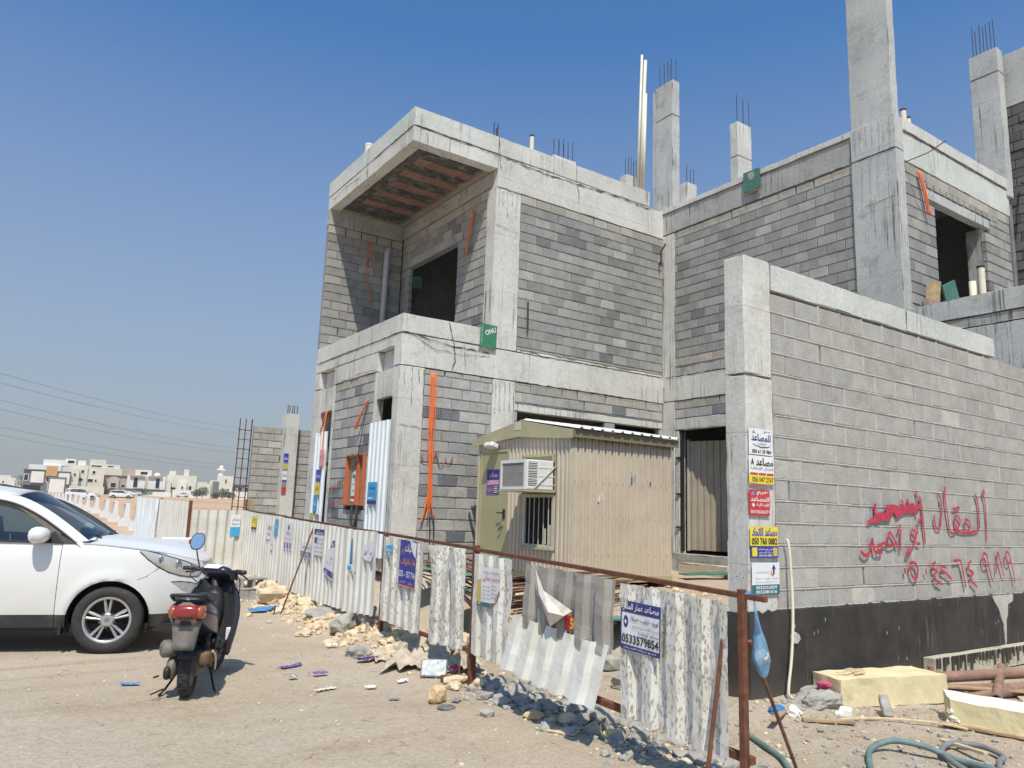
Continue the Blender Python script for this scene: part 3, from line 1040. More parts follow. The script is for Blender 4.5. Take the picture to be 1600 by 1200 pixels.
# street face, ground floor
block_wall('block_wall', Panel('x', XL + RC, 13.50, 15.55, -.1, 4.24, 'mixed', holes=[(13.68, 14.6, 1.66, 2.66)], seed=11, zref=4.06, top='beige'),
           [((XL + BK, 13.45, 0), (XL + .2, 13.68, 4.24)), ((XL + BK, 14.6, 0), (XL + .2, 15.6, 4.24)), ((XL + BK, 13.68, 2.66), (XL + .2, 14.6, 4.24)), ((XL + .2, 13.6, 1.5), (XL + .25, 14.7, 2.8))])
cpart('pier', [((XL, 12.625, -.2), (XL + .1, 12.66, 4.235))], 'concrete', seed=48)
for y0, y1 in ((12.60, 13.42), (15.66, 16.41)):
    cpart('panel', [((XL + .03, y0, 3.69), (XL + .16, y1, 4.235))], 'concrete', seed=49)
    cpart('sill', [((XL + .012, y0, .5), (XL + .2, y1, 1.27))], 'concrete', seed=50)
for y0, y1 in ((13.42, 13.50), (15.55, 15.66)):
    cpart('pier', [((XL + .004, y0, -.2), (XL + .2, y1, 4.236))], 'concrete', seed=51)
# window lintel and window reveals of the end face
cpart('lintel', [((13.73, YE + .02, 7.645), (16.23, YE + .2, 7.855))], 'concrete_cool', seed=52)
mb = MB()
for j in range(12):
    x0 = 13.76 + j * .235
    mb.box((x0, YE + .01, 7.868), (x0 + .19, YE + .15, 7.90)); mb.box((x0 + .02, YE + .016, 7.915), (x0 + .21, YE + .15, 7.955))
mb.build('broken_tile_course', M['concrete_dirty'], bld)
cpart('reveal', [((15.985, YE + .115, 4.9), (16.2, YE + .4, 7.64))], 'concrete_dirty', seed=53); cpart('reveal', [((13.8, YE + .115, 4.9), (14.01, YE + .4, 7.64))], 'concrete_dirty', seed=58)
# terrace parapet that runs on in the plane of the wing, and the wall below it
cpart('parapet', [((XW + .02, 2.9, 4.995), (XW + .2, YE - .005, 5.345))], 'concrete_cool', seed=54)
cpart('floor_slab', [((XW + .03, 2.9, 4.82), (XW + .3, YE - .005, 4.99))], 'concrete_dirty', seed=55, amp=.02)
cpart('terrace_wall', [((XW + .02, 2.9, -.3), (XW + .25, YE - .005, 4.815))], 'concrete_cool', seed=56)
cpart('floor_slab', [((XW + .31, 2.9, 4.8), (19.4, YE + .3, 4.98))], 'concrete_dirty', seed=57, seg=1.5)


# roof columns with their starter bars
def roof_column(boxes, bars, mat='concrete', bar_h=.6, seed=60, r=.008):
    c = cpart('roof_column', boxes, mat, seed=seed)
    rnd = random.Random(seed)
    for (x, y, z) in bars:
        h = bar_h * rnd.uniform(.86, 1.1)
        MB().tube([(x, y, z - .1), (x + rnd.uniform(-.012, .012), y + rnd.uniform(-.012, .012), z + h)], r, 6).build('rebar', M['rebar'], c)
    return c


roof_column([((12.76, 12.12, 9.0), (13.02, 12.70, 11.42)), ((12.76, 12.12, 11.43), (13.02, 12.70, 12.36)), ((12.77, 12.705, 9.0), (13.0, 12.82, 12.30))],
            [(12.82, 12.2, 12.36), (12.82, 12.33, 12.36), (12.82, 12.46, 12.36), (12.82, 12.6, 12.36), (12.97, 12.2, 12.36), (12.97, 12.4, 12.36), (12.97, 12.6, 12.36)], 'concrete_cool', .62, 61)
roof_column([((13.025, 11.9, 9.0), (13.38, 12.15, 9.66))], [(13.1, 11.97, 9.66), (13.22, 11.97, 9.66), (13.33, 11.97, 9.66)], 'concrete', .42, 62)
roof_column([((15.05, 12.0, 8.9), (15.62, 12.26, 11.0)), ((15.05, 12.0, 11.01), (15.62, 12.26, 11.97))],
            [(15.12 + .12 * i, 12.06 + .1 * (i % 2), 11.97) for i in range(5)], 'concrete', .82, 63)
roof_column([((12.715, 6.69, 8.985), (12.95, 7.51, 12.9))], [(12.8, 6.8 + .15 * i, 12.9) for i in range(4)], 'concrete_cool', .6, 64)
roof_column([((17.08, 6.62, 8.6), (17.36, 7.22, 11.5)), ((17.08, 6.62, 11.51), (17.36, 7.22, 12.08))],
            [(17.15, 6.68 + .075 * i, 12.08) for i in range(7)], 'concrete_cool', .72, 65)
roof_column([((9.52, 12.62, 9.2), (10.18, 12.9, 9.56))], [(9.58 + .068 * i, 12.70 + .08 * (i % 2), 9.56) for i in range(9)], 'concrete', .46, 66)
roof_column([((12.02, 12.95, 9.2), (12.55, 13.2, 9.95))], [(12.05 + .09 * i, 13.02, 9.95) for i in range(5)], 'concrete', .5, 67)
roof_column([((7.95, 12.7, 9.2), (8.2, 12.9, 9.33))], [(8.0, 12.75, 9.33), (8.11, 12.75, 9.33), (8.14, 12.85, 9.33)], 'concrete', .5, 68, .014)

me = lay_blocks(panels, wall_parts, 300)
if me:
    o = link(bpy.data.objects.new('block_courses', me), bld)
    tag(o, kind='stuff')

# stair tower of split blocks at the far right
tower = thing('block_pier', 'dark ribbed block pier with a concrete cap at the right edge', 'pier', (17.6, 6.2, 5))
p = rough_box((17.50, 5.9, 8.85 + 1.95), (18.6, 6.9, 12.05), seed=71).build('concrete_cap', M['concrete_cool'], tower)
rnd = random.Random(5)
mb0 = MB(); mb0.box((17.56, 5.98, 4.9), (18.5, 6.85, 10.80)); mb0.build('core', M['mortar'], tower)
z = 5.0; k = 0
while z < 10.75:
    h = .2
    ys_ = [5.93, 6.30, 6.62, 6.90] if k % 2 else [5.93, 6.12, 6.46, 6.90]
    for a, b in zip(ys_[:-1], ys_[1:]):
        e = rnd.uniform(-.012, .03)
        o = MB().box((17.52 - e, a + .006, z + .008), (17.8, b - .006, min(z + h, 10.79))).build('block', M['block'], tower, bevel=.008)
        g = rnd.uniform(.10, .17); o.color = (g, g * .97, g * .93, 1)
    for a, b in zip([17.53, 17.9], [17.89, 18.4]):
        o = MB().box((a, 5.91 - rnd.uniform(0, .02), z + .008), (b, 6.2, min(z + h, 10.79))).build('block', M['block'], tower, bevel=.008)
        g = rnd.uniform(.14, .22); o.color = (g, g * .98, g * .95, 1)
    z += COURSE; k += 1

# cracks and ragged cold joints in the concrete
def crack(kind, plane, pts, w0=.012, parent=bld, seed=0):
    rnd = random.Random(seed + int(pts[0][0] * 100)); mb = MB(); F = frame_mat(kind, plane)
    P = []
    for (a, b), (c, d) in zip(pts[:-1], pts[1:]):
        n = max(2, int(hypot(c - a, d - b) / .07))
        for i in range(n): P.append((a + (c - a) * i / n + rnd.uniform(-.012, .012), b + (d - b) * i / n + rnd.uniform(-.014, .014)))
    P.append(pts[-1])
    L, R_ = [], []
    for i, p in enumerate(P):
        q = P[min(i + 1, len(P) - 1)]; o = P[max(i - 1, 0)]
        t = Vector((q[0] - o[0], q[1] - o[1])); t.normalize()
        k = w0 / 2 * rnd.choice((.3, .5, .7, .9, 1.2))
        L.append(F @ Vector((p[0] - t.y * k, p[1] + t.x * k, -.003))); R_.append(F @ Vector((p[0] + t.y * k, p[1] - t.x * k, -.003)))
    return mb.grid([L, R_]).build('crack', M['dark_void'], parent)


crack('y', YF, [(6.0, 4.86), (6.6, 4.80), (7.0, 4.74), (7.9, 4.72)], .02); crack('y', YF, [(6.2, 4.82), (6.7, 4.62), (7.2, 4.60), (7.9, 4.66)], .012)
crack('y', YF, [(6.95, 5.2), (7.08, 4.78), (7.12, 4.45), (7.06, 4.28)], .016); crack('y', YF, [(7.3, 4.8), (7.36, 4.3)], .008)
crack('x', XL - .003, [(14.35, 5.22), (14.45, 4.86), (14.62, 4.55)], .014); crack('x', XL, [(12.5, 4.855), (13.6, 4.84), (15.2, 4.86), (16.7, 4.84)], .018); crack('x', XL, [(13.5, 4.28), (14.2, 4.30), (15.5, 4.24)], .012)
crack('x', XL - .004, [(12.45, 8.96), (13.6, 8.96), (14.2, 8.95)], .022); crack('x', XL - .004, [(14.95, 8.80), (15.8, 8.86), (16.5, 8.80)], .018); crack('x', XL - .004, [(14.55, 9.34), (14.62, 9.1), (14.56, 8.66)], .022)
crack('y', YF - .004, [(6.0, 8.96), (7.0, 8.95), (7.9, 8.95)], .022); crack('y', YF, [(7.95, 8.95), (8.6, 8.90), (9.2, 8.88), (10.0, 8.90), (11.2, 8.93), (12.3, 8.90)], .026); crack('y', YF - .004, [(7.92, 9.35), (7.95, 8.96), (8.0, 8.66)], .012); crack('y', YF, [(10.02, 8.95), (10.1, 8.6), (10.06, 8.3)], .010)
crack('y', YF - .001, [(7.92, 8.25), (8.52, 8.23)], .016)
for x in (7.98, 8.06, 8.18, 8.30, 8.42): crack('y', YF, [(x, 8.2), (x + .01, 8.2 - .25 - .5 * ((x * 37) % 1))], .006)
for x in (6.06, 6.22, 6.36, 6.46): crack('y', YF, [(x, 4.2), (x + .01, 4.0 - .7 * ((x * 53) % 1))], .010)
for x in (8.06, 8.16, 8.28, 8.40, 8.50): crack('y', YF, [(x, 4.2), (x + .005, 4.05 - .7 * ((x * 29) % 1))], .010)
crack('y', YF, [(5.98, 3.15), (6.45, 3.10)], .008); crack('y', YF, [(7.92, 7.42), (8.5, 7.36)], .008)
for y in (6.75, 6.86, 6.95, 7.08, 7.2, 7.32, 7.42): crack('x', XW - .031, [(y, 8.96), (y + .01, 8.6 - .3 * ((y * 41) % 1))], .006)
for y in (6.8, 7.0, 7.15, 7.3): crack('x', XW - .031, [(y, 8.3), (y + .02, 7.6 - 1.2 * ((y * 17) % 1))], .005)
crack('x', XW - .031, [(6.68, 8.33), (7.5, 8.33)], .018); crack('x', XW - .031, [(6.68, 7.42), (7.3, 7.38)], .009); crack('y', YE - .001, [(12.98, 8.745), (14.5, 8.75), (15.4, 8.74), (17.0, 8.745)], .018)
crack('y', YF + .008, [(8.6, 4.86), (9.6, 4.84), (10.8, 4.86), (12.6, 4.84)], .014); crack('y', YF, [(8.6, 4.25), (9.8, 4.24), (11.0, 4.25), (12.6, 4.23)], .014); crack('x', XW, [(7.6, 4.82), (9.2, 4.84), (12.3, 4.83)], .02); crack('x', XW, [(7.6, 8.34), (9.0, 8.33), (10.5, 8.34), (12.0, 8.32)], .02)

# ------------------------------------------------------------------ long block wall on the right
wall = thing('boundary_wall', 'long grey block wall with concrete post, top beam and black painted foot', 'wall', (5.75, 4.55, 0))
WY = 4.55
cpart('wall_post', [((5.75, WY, -.3), (6.17, WY + .25, 2.99)), ((5.75, WY, 2.996), (6.17, WY + .25, 4.175))], 'concrete', wall, 81)
cpart('wall_beam', [((6.178, WY + .003, 3.885), (8.72, WY + .22, 4.165)), ((8.725, WY + .005, 3.885), (10.95, WY + .22, 4.16))], 'concrete_green', wall, 82)
wp = Panel('y', WY + RC - .006, 6.175, 12.70, 0.82, 3.88, 'wall', seed=21, top='wall', zref=3.88 - .01, open_top=.06, open_any=.06, mortar=M['mortar_pale'], jit=.005, lip=True)
jm = MB(); jm.add([wp.F @ Vector(v) for v in wp.joints.v], wp.joints.f); jm.box((6.17, WY + .12, .7), (12.7, WY + .2, 3.88)); jm.box((10.9, WY + .03, 3.6), (12.7, WY + .2, 3.80))
jw = jm.build('mortar', M['mortar_pale'], wall)
me = lay_blocks([wp], [wall], 300)
if me: tag(link(bpy.data.objects.new('block_courses', me), wall), kind='stuff')
# bitumen painted foot with a ragged upper edge
rnd = random.Random(9)
rows = []
nb = 150
top = [.815 + .02 * mnoise.noise(Vector((i * .35, 0, 0))) + rnd.uniform(-.012, .012) for i in range(nb + 1)]
mb = MB()
for k, fz in enumerate((-.4, 0, .35, .75, .96, 1.0)):
    rows.append([(5.738 + (12.7 - 5.738) * i / nb, WY - .010 - .005 * mnoise.noise(Vector((i * .2, fz * 4, 2))), fz * top[i] if fz > 0 else fz) for i in range(nb + 1)])
rows.append([(q[0], WY + .03, q[2] + .004) for q in rows[-1]])
mb.grid(rows)
mb.grid([[(5.738, WY + .28, z_) for z_ in (-.4, .35, .8)], [(5.738, WY - .010, z_) for z_ in (-.4, .35, .8)]])
mb.build('bitumen_coat', M['bitumen'], wall, solid=.004)
# spill of pale mortar over the black band
sp = [(10.30, .815), (10.86, .82), (10.84, .74), (10.70, .70), (10.68, .58), (10.63, .52), (10.60, .28), (10.57, .22), (10.555, .46), (10.50, .55), (10.45, .66), (10.38, .72)]
Mx = Matrix(((1, 0, 0, 0), (0, 0, 1, 0), (0, 1, 0, 0), (0, 0, 0, 1)))
MB().prism(sp, WY - .026, WY - .012, Mx).build('mortar_spill', M['mortar_pale'], wall, fix=True)
MB().prism([(6.32, .60), (6.38, .615), (6.43, .59), (6.45, .55), (6.40, .51), (6.34, .52), (6.30, .56)], WY - .026, WY - .012, Mx).build('mortar_spill', M['mortar_pale'], wall, fix=True)
cpart('footing', [((8.6, 4.40, .0), (12.6, WY - .012, .235))], 'footing', wall, 84, amp=.012)
mb = MB()
rnd = random.Random(4)
for i in range(70):                                   # bitumen that ran down over the footing
    x = 8.65 + i * .06 + rnd.uniform(-.02, .02); wd = rnd.uniform(.008, .032)
    mb.box((x, 4.384, .235 - rnd.uniform(.05, .21)), (x + wd, 4.40, .231))
mb.build('bitumen_drip', M['bitumen'], wall)
# ------------------------------------------------------------------ lettering
AR = {'ا': (0xFE8D, 0xFE8E, 0, 0), 'أ': (0xFE83, 0xFE84, 0, 0), 'إ': (0xFE87, 0xFE88, 0, 0), 'ب': (0xFE8F, 0xFE90, 0xFE91, 0xFE92),
      'ت': (0xFE95, 0xFE96, 0xFE97, 0xFE98), 'ة': (0xFE93, 0xFE94, 0, 0), 'ح': (0xFEA1, 0xFEA2, 0xFEA3, 0xFEA4), 'د': (0xFEA9, 0xFEAA, 0, 0),
      'ر': (0xFEAD, 0xFEAE, 0, 0), 'س': (0xFEB1, 0xFEB2, 0xFEB3, 0xFEB4), 'ص': (0xFEB9, 0xFEBA, 0xFEBB, 0xFEBC), 'ط': (0xFEC1, 0xFEC2, 0xFEC3, 0xFEC4),
      'ع': (0xFEC9, 0xFECA, 0xFECB, 0xFECC), 'ف': (0xFED1, 0xFED2, 0xFED3, 0xFED4), 'ق': (0xFED5, 0xFED6, 0xFED7, 0xFED8), 'ك': (0xFED9, 0xFEDA, 0xFEDB, 0xFEDC),
      'ل': (0xFEDD, 0xFEDE, 0xFEDF, 0xFEE0), 'م': (0xFEE1, 0xFEE2, 0xFEE3, 0xFEE4), 'ن': (0xFEE5, 0xFEE6, 0xFEE7, 0xFEE8), 'ه': (0xFEE9, 0xFEEA, 0xFEEB, 0xFEEC),
      'و': (0xFEED, 0xFEEE, 0, 0), 'ي': (0xFEF1, 0xFEF2, 0xFEF3, 0xFEF4), 'ش': (0xFEB5, 0xFEB6, 0xFEB7, 0xFEB8)}


def shape_ar(s):
    out = []
    for wd in s.split(' '):
        g = []
        for i, c in enumerate(wd):
            if c not in AR: g.append(c); continue
            f = AR[c]
            pj = i > 0 and wd[i - 1] in AR and AR[wd[i - 1]][2]
            nj = i < len(wd) - 1 and wd[i + 1] in AR and f[2]
            g.append(chr(f[(3 if nj else 1) if pj else (2 if nj else 0)]))
        if all(c in AR for c in wd): g.reverse()
        out.append(''.join(g))
    if any(c in AR for c in s): out.reverse()
    return ' '.join(out)


_TX = {}


def text_geo(s, bold=0.0):
    """flat glyph outlines as (verts, faces), normalised to start at 0 with cap height about 0.7"""
    if (s, bold) in _TX: return _TX[(s, bold)]
    cu = bpy.data.curves.new('lettering', 'FONT')
    cu.body = shape_ar(s)
    cu.size = 1.0
    cu.offset = bold
    cu.resolution_u = 3
    o = bpy.data.objects.new('lettering', cu)
    COL.objects.link(o)
    dg = bpy.context.evaluated_depsgraph_get()
    me = bpy.data.meshes.new_from_object(o.evaluated_get(dg))
    v = [(q.co.x, q.co.y) for q in me.vertices]
    f = [tuple(p.vertices) for p in me.polygons]
    bpy.data.objects.remove(o); bpy.data.curves.remove(cu); bpy.data.meshes.remove(me)
    if v:
        x0 = min(a for a, b in v); y0 = min(b for a, b in v)
        x1 = max(a for a, b in v); y1 = max(b for a, b in v)
        v = [((a - x0) / (x1 - x0), (b - y0) / (y1 - y0)) for a, b in v]
    par = list(range(len(v)))                              # letters that touch lie a hair apart
    def find(a):
        while par[a] != a: a = par[a]
        return a
    for q in f:
        for i in q[1:]: par[find(i)] = find(q[0])
    ids = {}
    isl = [ids.setdefault(find(i), len(ids)) for i in range(len(v))]
    v = [(a, b, isl[i] * 4e-5) for i, (a, b) in enumerate(v)]
    _TX[(s, bold)] = (v, f)
    return v, f


class Poster:
    """paper on plane origin + u*right + v*up; n points towards the reader; 0..1 units across the sheet"""
    def __init__(s, label, o, u, v, w_, h_, paper='white', cat='poster', name='poster', group=None, bow=0.0, torn=None, layer=0.0006, lift=None):
        s.o, s.u, s.v = Vector(o), Vector(u).normalized(), Vector(v).normalized()
        s.n = s.u.cross(s.v).normalized()
        s.w, s.h, s.bow = w_, h_, bow
        s.lay = layer; s.lift = lift
        s.root = thing(name, label, cat, s.o + s.u * w_ / 2, 0, group)
        nx_, ny_ = 8, 8
        rows = [[s.pt(i / nx_, j / ny_, 0) for i in range(nx_ + 1)] for j in range(ny_ + 1)]
        mb = MB()
        if torn:
            mb.add([s.pt(a, b, 0) for a, b in torn], [tuple(range(len(torn)))])
        else:
            mb.grid(rows)
        mb.build('paper', M['ink_' + paper] if 'ink_' + paper in M else M[paper], s.root, solid=.0012)
        s.k = 1
        s.layers = {}

    def pt(s, a, b, z):
        # slight waves of pasted paper
        dz = s.bow * (0.5 + 0.5 * sin(a * 7 + b * 3)) + (s.lift(a, b) if s.lift else 0)
        return s.o + s.u * (a * s.w) + s.v * (b * s.h) + s.n * (z + dz)

    def _mb(s, ink):
        if ink not in s.layers:
            s.layers[ink] = (MB(), 0.0014 + s.lay * s.k); s.k += 1
        return s.layers[ink]

    def patch(s, x0, y0, x1, y1, ink):
        mb, z = s._mb(ink)
        n = 6
        mb.grid([[s.pt(x0 + (x1 - x0) * i / n, y0 + (y1 - y0) * j / n, z) for i in range(n + 1)] for j in range(n + 1)])
        return s

    def poly(s, pts, ink):
        mb, z = s._mb(ink)
        mb.add([s.pt(a, b, z) for a, b in pts], [tuple(range(len(pts)))])
        return s

    def text(s, t, x0, y0, x1, y1, ink, bold=0.012):
        v, f = text_geo(t, bold)
        mb, z = s._mb(ink + '_txt')
        mb.add([s.pt(x0 + (x1 - x0) * a, y0 + (y1 - y0) * b, z + dz) for a, b, dz in v], f)
        return s

    def done(s):
        for ink, (mb, z) in s.layers.items():
            txt = ink.endswith('_txt')
            mb.build('lettering' if txt else 'printed_field', M['ink_' + ink.replace('_txt', '')], s.root)
        return s.root


def stroke(mb, pts, wd, F, n_off):
    """a painted line of width wd along pts (u, v) on plane matrix F, n_off proud of it"""
    P = catmull([(p[0], p[1], 0) for p in pts], 5) if len(pts) > 2 else [Vector((p[0], p[1], 0)) for p in pts]
    L = []; R_ = []
    for i, p in enumerate(P):
        t = P[min(i + 1, len(P) - 1)] - P[max(i - 1, 0)]
        if t.length < 1e-6: t = Vector((1, 0, 0))
        t.normalize()
        q = Vector((-t.y, t.x, 0))
        k = wd / 2 * (0.85 + 0.3 * mnoise.noise(p * 14))
        no = n_off - i * 3e-5
        L.append(F @ Vector((*(p + q * k).xy, no))); R_.append(F @ Vector((*(p - q * k).xy, no)))
    mb.grid([L, R_])
    for e, sgn in ((0, -1), (len(P) - 1, 1)):              # round ends
        t = (P[1] - P[0]) if e == 0 else (P[-1] - P[-2])
        if t.length < 1e-6: continue
        t.normalize(); q = Vector((-t.y, t.x, 0)); c = P[e]
        ring = [c + (q * cos(a) + t * sgn * sin(a)) * wd / 2 for a in [pi * j / 6 for j in range(7)]]
        mb.add([F @ Vector((*r_.xy, n_off - (.0001 if e == 0 else len(P) * 3e-5 + .0001))) for r_ in ring], [tuple(range(7))])
GRAFFITI=[(0.022,[(10.316,2.098),(10.274,2.027)]),
(0.022,[(10.315,2.093),(10.339,2.069)]),
(0.022,[(10.295,2.028),(10.325,1.949),(10.326,1.86),(10.325,1.712),(10.316,1.502)]),
(0.024,[(10.098,2.029),(10.137,1.943),(10.143,1.806),(10.136,1.66),(10.099,1.611),(9.972,1.58),(9.811,1.568),(9.655,1.571),(9.582,1.603),(9.542,1.658),(9.533,1.733),(9.576,1.772),(9.648,1.736),(9.65,1.679),(9.584,1.612),(9.501,1.564),(9.425,1.563),(9.385,1.618),(9.371,1.729),(9.348,1.84),(9.332,1.942),(9.341,2.083)]),
(0.022,[(9.778,1.615),(9.768,1.682),(9.813,1.725),(9.89,1.703),(9.902,1.646),(9.854,1.588)]),
(0.026,[(9.518,1.841),(9.656,1.864)]),
(0.022,[(9.192,2.002),(9.238,1.93),(9.244,1.828),(9.213,1.726),(9.183,1.624),(9.134,1.6),(9.082,1.622),(9.063,1.686),(9.061,1.749)]),
(0.034,[(7.839,1.828),(7.839,1.744),(7.858,1.694),(7.78,1.675),(7.702,1.648)]),
(0.07,[(7.858,1.694),(7.969,1.722),(8.062,1.716),(8.13,1.76),(8.069,1.793),(8.198,1.805),(8.262,1.798)]),
(0.075,[(8.261,1.781),(8.394,1.802),(8.512,1.815),(8.598,1.826)]),
(0.03,[(8.255,1.72),(8.391,1.776),(8.51,1.797)]),
(0.026,[(8.379,1.898),(8.398,1.846)]),
(0.03,[(8.496,1.903),(8.509,1.868)]),
(0.026,[(8.685,2.008),(8.7,1.955)]),
(0.03,[(8.756,1.939),(8.782,1.859),(8.788,1.805)]),
(0.03,[(8.687,1.865),(8.746,1.849),(8.647,1.81),(8.659,1.766)]),
(0.026,[(8.795,1.778),(8.792,1.68),(8.809,1.555),(8.814,1.449)]),
(0.024,[(8.692,1.673),(8.78,1.733)]),
(0.022,[(8.644,1.624),(8.663,1.562),(8.589,1.5),(8.533,1.534),(8.555,1.583),(8.62,1.553),(8.603,1.474),(8.536,1.395),(8.427,1.308),(8.398,1.317),(8.469,1.394)]),
(0.026,[(8.641,1.437),(8.689,1.434)]),
(0.024,[(8.314,1.575),(8.298,1.497),(8.29,1.377)]),
(0.022,[(8.248,1.561),(8.308,1.626)]),
(0.024,[(8.212,1.443),(8.162,1.423),(8.035,1.419),(8.079,1.55),(8.168,1.479),(8.218,1.419)]),
(0.024,[(8.037,1.435),(7.943,1.433),(7.848,1.401),(7.852,1.351),(7.921,1.36),(7.909,1.397)]),
(0.026,[(7.904,1.339),(7.812,1.339),(7.769,1.368),(7.741,1.483),(7.713,1.409),(7.661,1.327),(7.586,1.311),(7.53,1.347)]),
(0.026,[(8.349,1.155),(8.353,1.129)]),
(0.026,[(8.468,1.222),(8.551,1.226),(8.612,1.169),(8.595,1.082),(8.541,1.053),(8.473,1.11),(8.447,1.179),(8.468,1.222)]),
(0.024,[(8.781,1.145),(8.79,1.11)]),
(0.024,[(9.0,1.226),(8.935,1.2),(8.956,1.156),(9.042,1.128),(8.967,1.094),(8.962,1.049),(9.028,1.013),(9.114,0.984)]),
(0.024,[(9.227,1.17),(9.156,1.18),(9.124,1.144),(9.22,1.107),(9.288,1.07),(9.331,1.042)]),
(0.024,[(9.431,1.241),(9.573,1.245),(9.605,1.193),(9.635,1.064),(9.667,0.944)]),
(0.024,[(9.834,1.233),(9.759,1.192),(9.771,1.136),(9.874,1.097),(9.8,1.061),(9.803,1.014),(9.867,0.976),(9.93,0.937)]),
(0.022,[(10.262,1.187),(10.187,1.169),(10.131,1.207),(10.132,1.284),(10.18,1.327),(10.247,1.293),(10.265,1.206),(10.292,1.11),(10.347,0.994)]),
(0.022,[(10.457,1.088),(10.498,1.214),(10.539,1.341),(10.578,1.243),(10.617,1.154),(10.655,1.055)]),
(0.022,[(10.872,1.231),(10.811,1.201),(10.752,1.242),(10.752,1.311),(10.791,1.346),(10.85,1.301),(10.879,1.211),(10.918,1.111),(10.939,0.971)])]

mb = MB()
Fg = frame_mat('y', WY)
for k, (wd, pts) in enumerate(GRAFFITI):
    stroke(mb, pts, wd * 1.55, Fg, -.004 - .0005 * k)
g = mb.build('spray_graffiti', M['graffiti'])
tag(g, 'large red spray painted Arabic name and phone number on the pale block wall', 'graffiti')
# ------------------------------------------------------------------ notices pasted on the wall post
X_, Z_ = (1, 0, 0), (0, 0, 1)
PY = WY - .010
GP = 'lift company notices on the concrete post'
p = Poster('white notice with dark blue Arabic heading at the top of the concrete post', (5.772, PY, 2.235), X_, (0.0, 0, 1), .35, .245, 'white', group=GP)
p.text('للمصاعد', .10, .52, .92, .80, 'navy', .03).text('مصنع', .62, .84, .90, .94, 'navy').text('الإيطالية', .36, .36, .70, .47, 'inkgrey')
p.poly([(.12, .42), (.2, .36), (.5, .27), (.8, .30), (.95, .42), (.8, .335), (.5, .31), (.25, .37)], 'navy').text('050 61 35 984', .12, .06, .92, .20, 'inkblack', .02).poly([(.14, .82), (.2, .95), (.26, .82)], 'inkgrey').done()
p = Poster('white and yellow notice with black heading, second from the top of the post', (5.765, PY - .001, 1.955), X_, (0.0, 0, 1), .365, .27, 'white', group=GP)
p.patch(0, .03, 1, .34, 'yellow').text('مصاعد', .28, .66, .97, .93, 'inkblack', .03).text('فرسان الإيطالية', .06, .50, .96, .62, 'inkgrey')
p.poly([(.06, .66), (.14, .92), (.2, .66), (.13, .74)], 'inkblack').patch(.04, .345, .34, .41, 'red').patch(.38, .345, .66, .41, 'red').patch(.70, .345, .97, .41, 'red').text('056 047 2767', .12, .09, .97, .27, 'inkblack', .025).poly([(.02, .03), (.5, .0), (1, .03), (1, .05), (.5, .03), (.02, .06)], 'red').done()
p = Poster('small red notice with white lettering in the middle of the post', (5.762, PY - .0005, 1.675), X_, (0, 0, 1), .295, .235, 'red', group=GP)
p.text('هرم', .36, .78, .95, .95, 'white', .03).text('للمصاعد', .06, .54, .96, .72, 'white', .03).text('الإيطالية', .34, .32, .95, .48, 'white', .02).text('0575526271', .05, .08, .97, .20, 'white', .02)
p.poly([(.08, .78), (.16, .94), (.22, .86), (.28, .80)], 'skyblue').poly([(.12, .40), (.16, .47), (.22, .47), (.26, .40), (.22, .33), (.16, .33)], 'white').done()
p = Poster('yellow notice with thick blue heading and black number above a blue strip', (5.765, PY - .001, 1.40), X_, (0.0, 0, 1), .40, .175, 'yellow', group=GP)
p.text('مصاعد الاتحاد', .06, .50, .97, .95, 'inkblue', .03).text('050 760 0882', .05, .06, .97, .42, 'inkblack', .03).done()
p = Poster('narrow dark blue strip notice with small white lines below the yellow one', (5.772, PY - .0012, 1.292), X_, (0.0, 0, 1), .395, .105, 'royal', group=GP)
p.patch(.04, .14, .22, .88, 'yellow').patch(.80, .14, .96, .88, 'gold').text('تركيب وتوريد المصاعد', .26, .62, .78, .84, 'white').text('صيانة المصاعد', .26, .36, .78, .56, 'white').text('050 760 0882', .28, .12, .76, .30, 'white').done()
p = Poster('white notice with teal band of two phone numbers lowest on the post', (5.775, PY - .001, .965), X_, (0.03, 0, 1), .395, .285, 'white', group=GP)
p.patch(0, 0, 1, .31, 'teal').text('0552252839', .14, .175, .90, .275, 'white', .02).text('0552081016', .14, .04, .90, .14, 'white', .02)
p.text('مؤسسة المصاعد', .12, .66, .62, .73, 'inkgrey').text('توريد - تركيب - صيانة', .12, .48, .92, .54, 'inkgrey').text('مصاعد وسلالم كهربائية', .12, .37, .92, .42, 'inkgrey')
p.poly([(.70, .78), (.78, .95), (.86, .78), (.81, .81), (.81, .64), (.77, .60), (.75, .66), (.75, .81)], 'navy').poly([(.68, .78), (.66, .68), (.70, .60), (.78, .56), (.76, .60), (.71, .66)], 'orange_ink').done()

# pale pipe that runs down the wall into the ground
pp = catmull([(6.262, 4.52, 1.46), (6.275, 4.505, 1.42), (6.28, 4.49, 1.2), (6.265, 4.47, .8), (6.20, 4.45, .42), (6.13, 4.44, .16), (6.135, 4.43, .09), (6.22, 4.40, .045), (6.32, 4.38, .03)], 5)
o = MB().tube(pp, .0135, 8).build('conduit_pipe', M['pvc'], smooth=True)
tag(o, 'thin cream pipe bent down over the black painted foot of the wall', 'pipe')
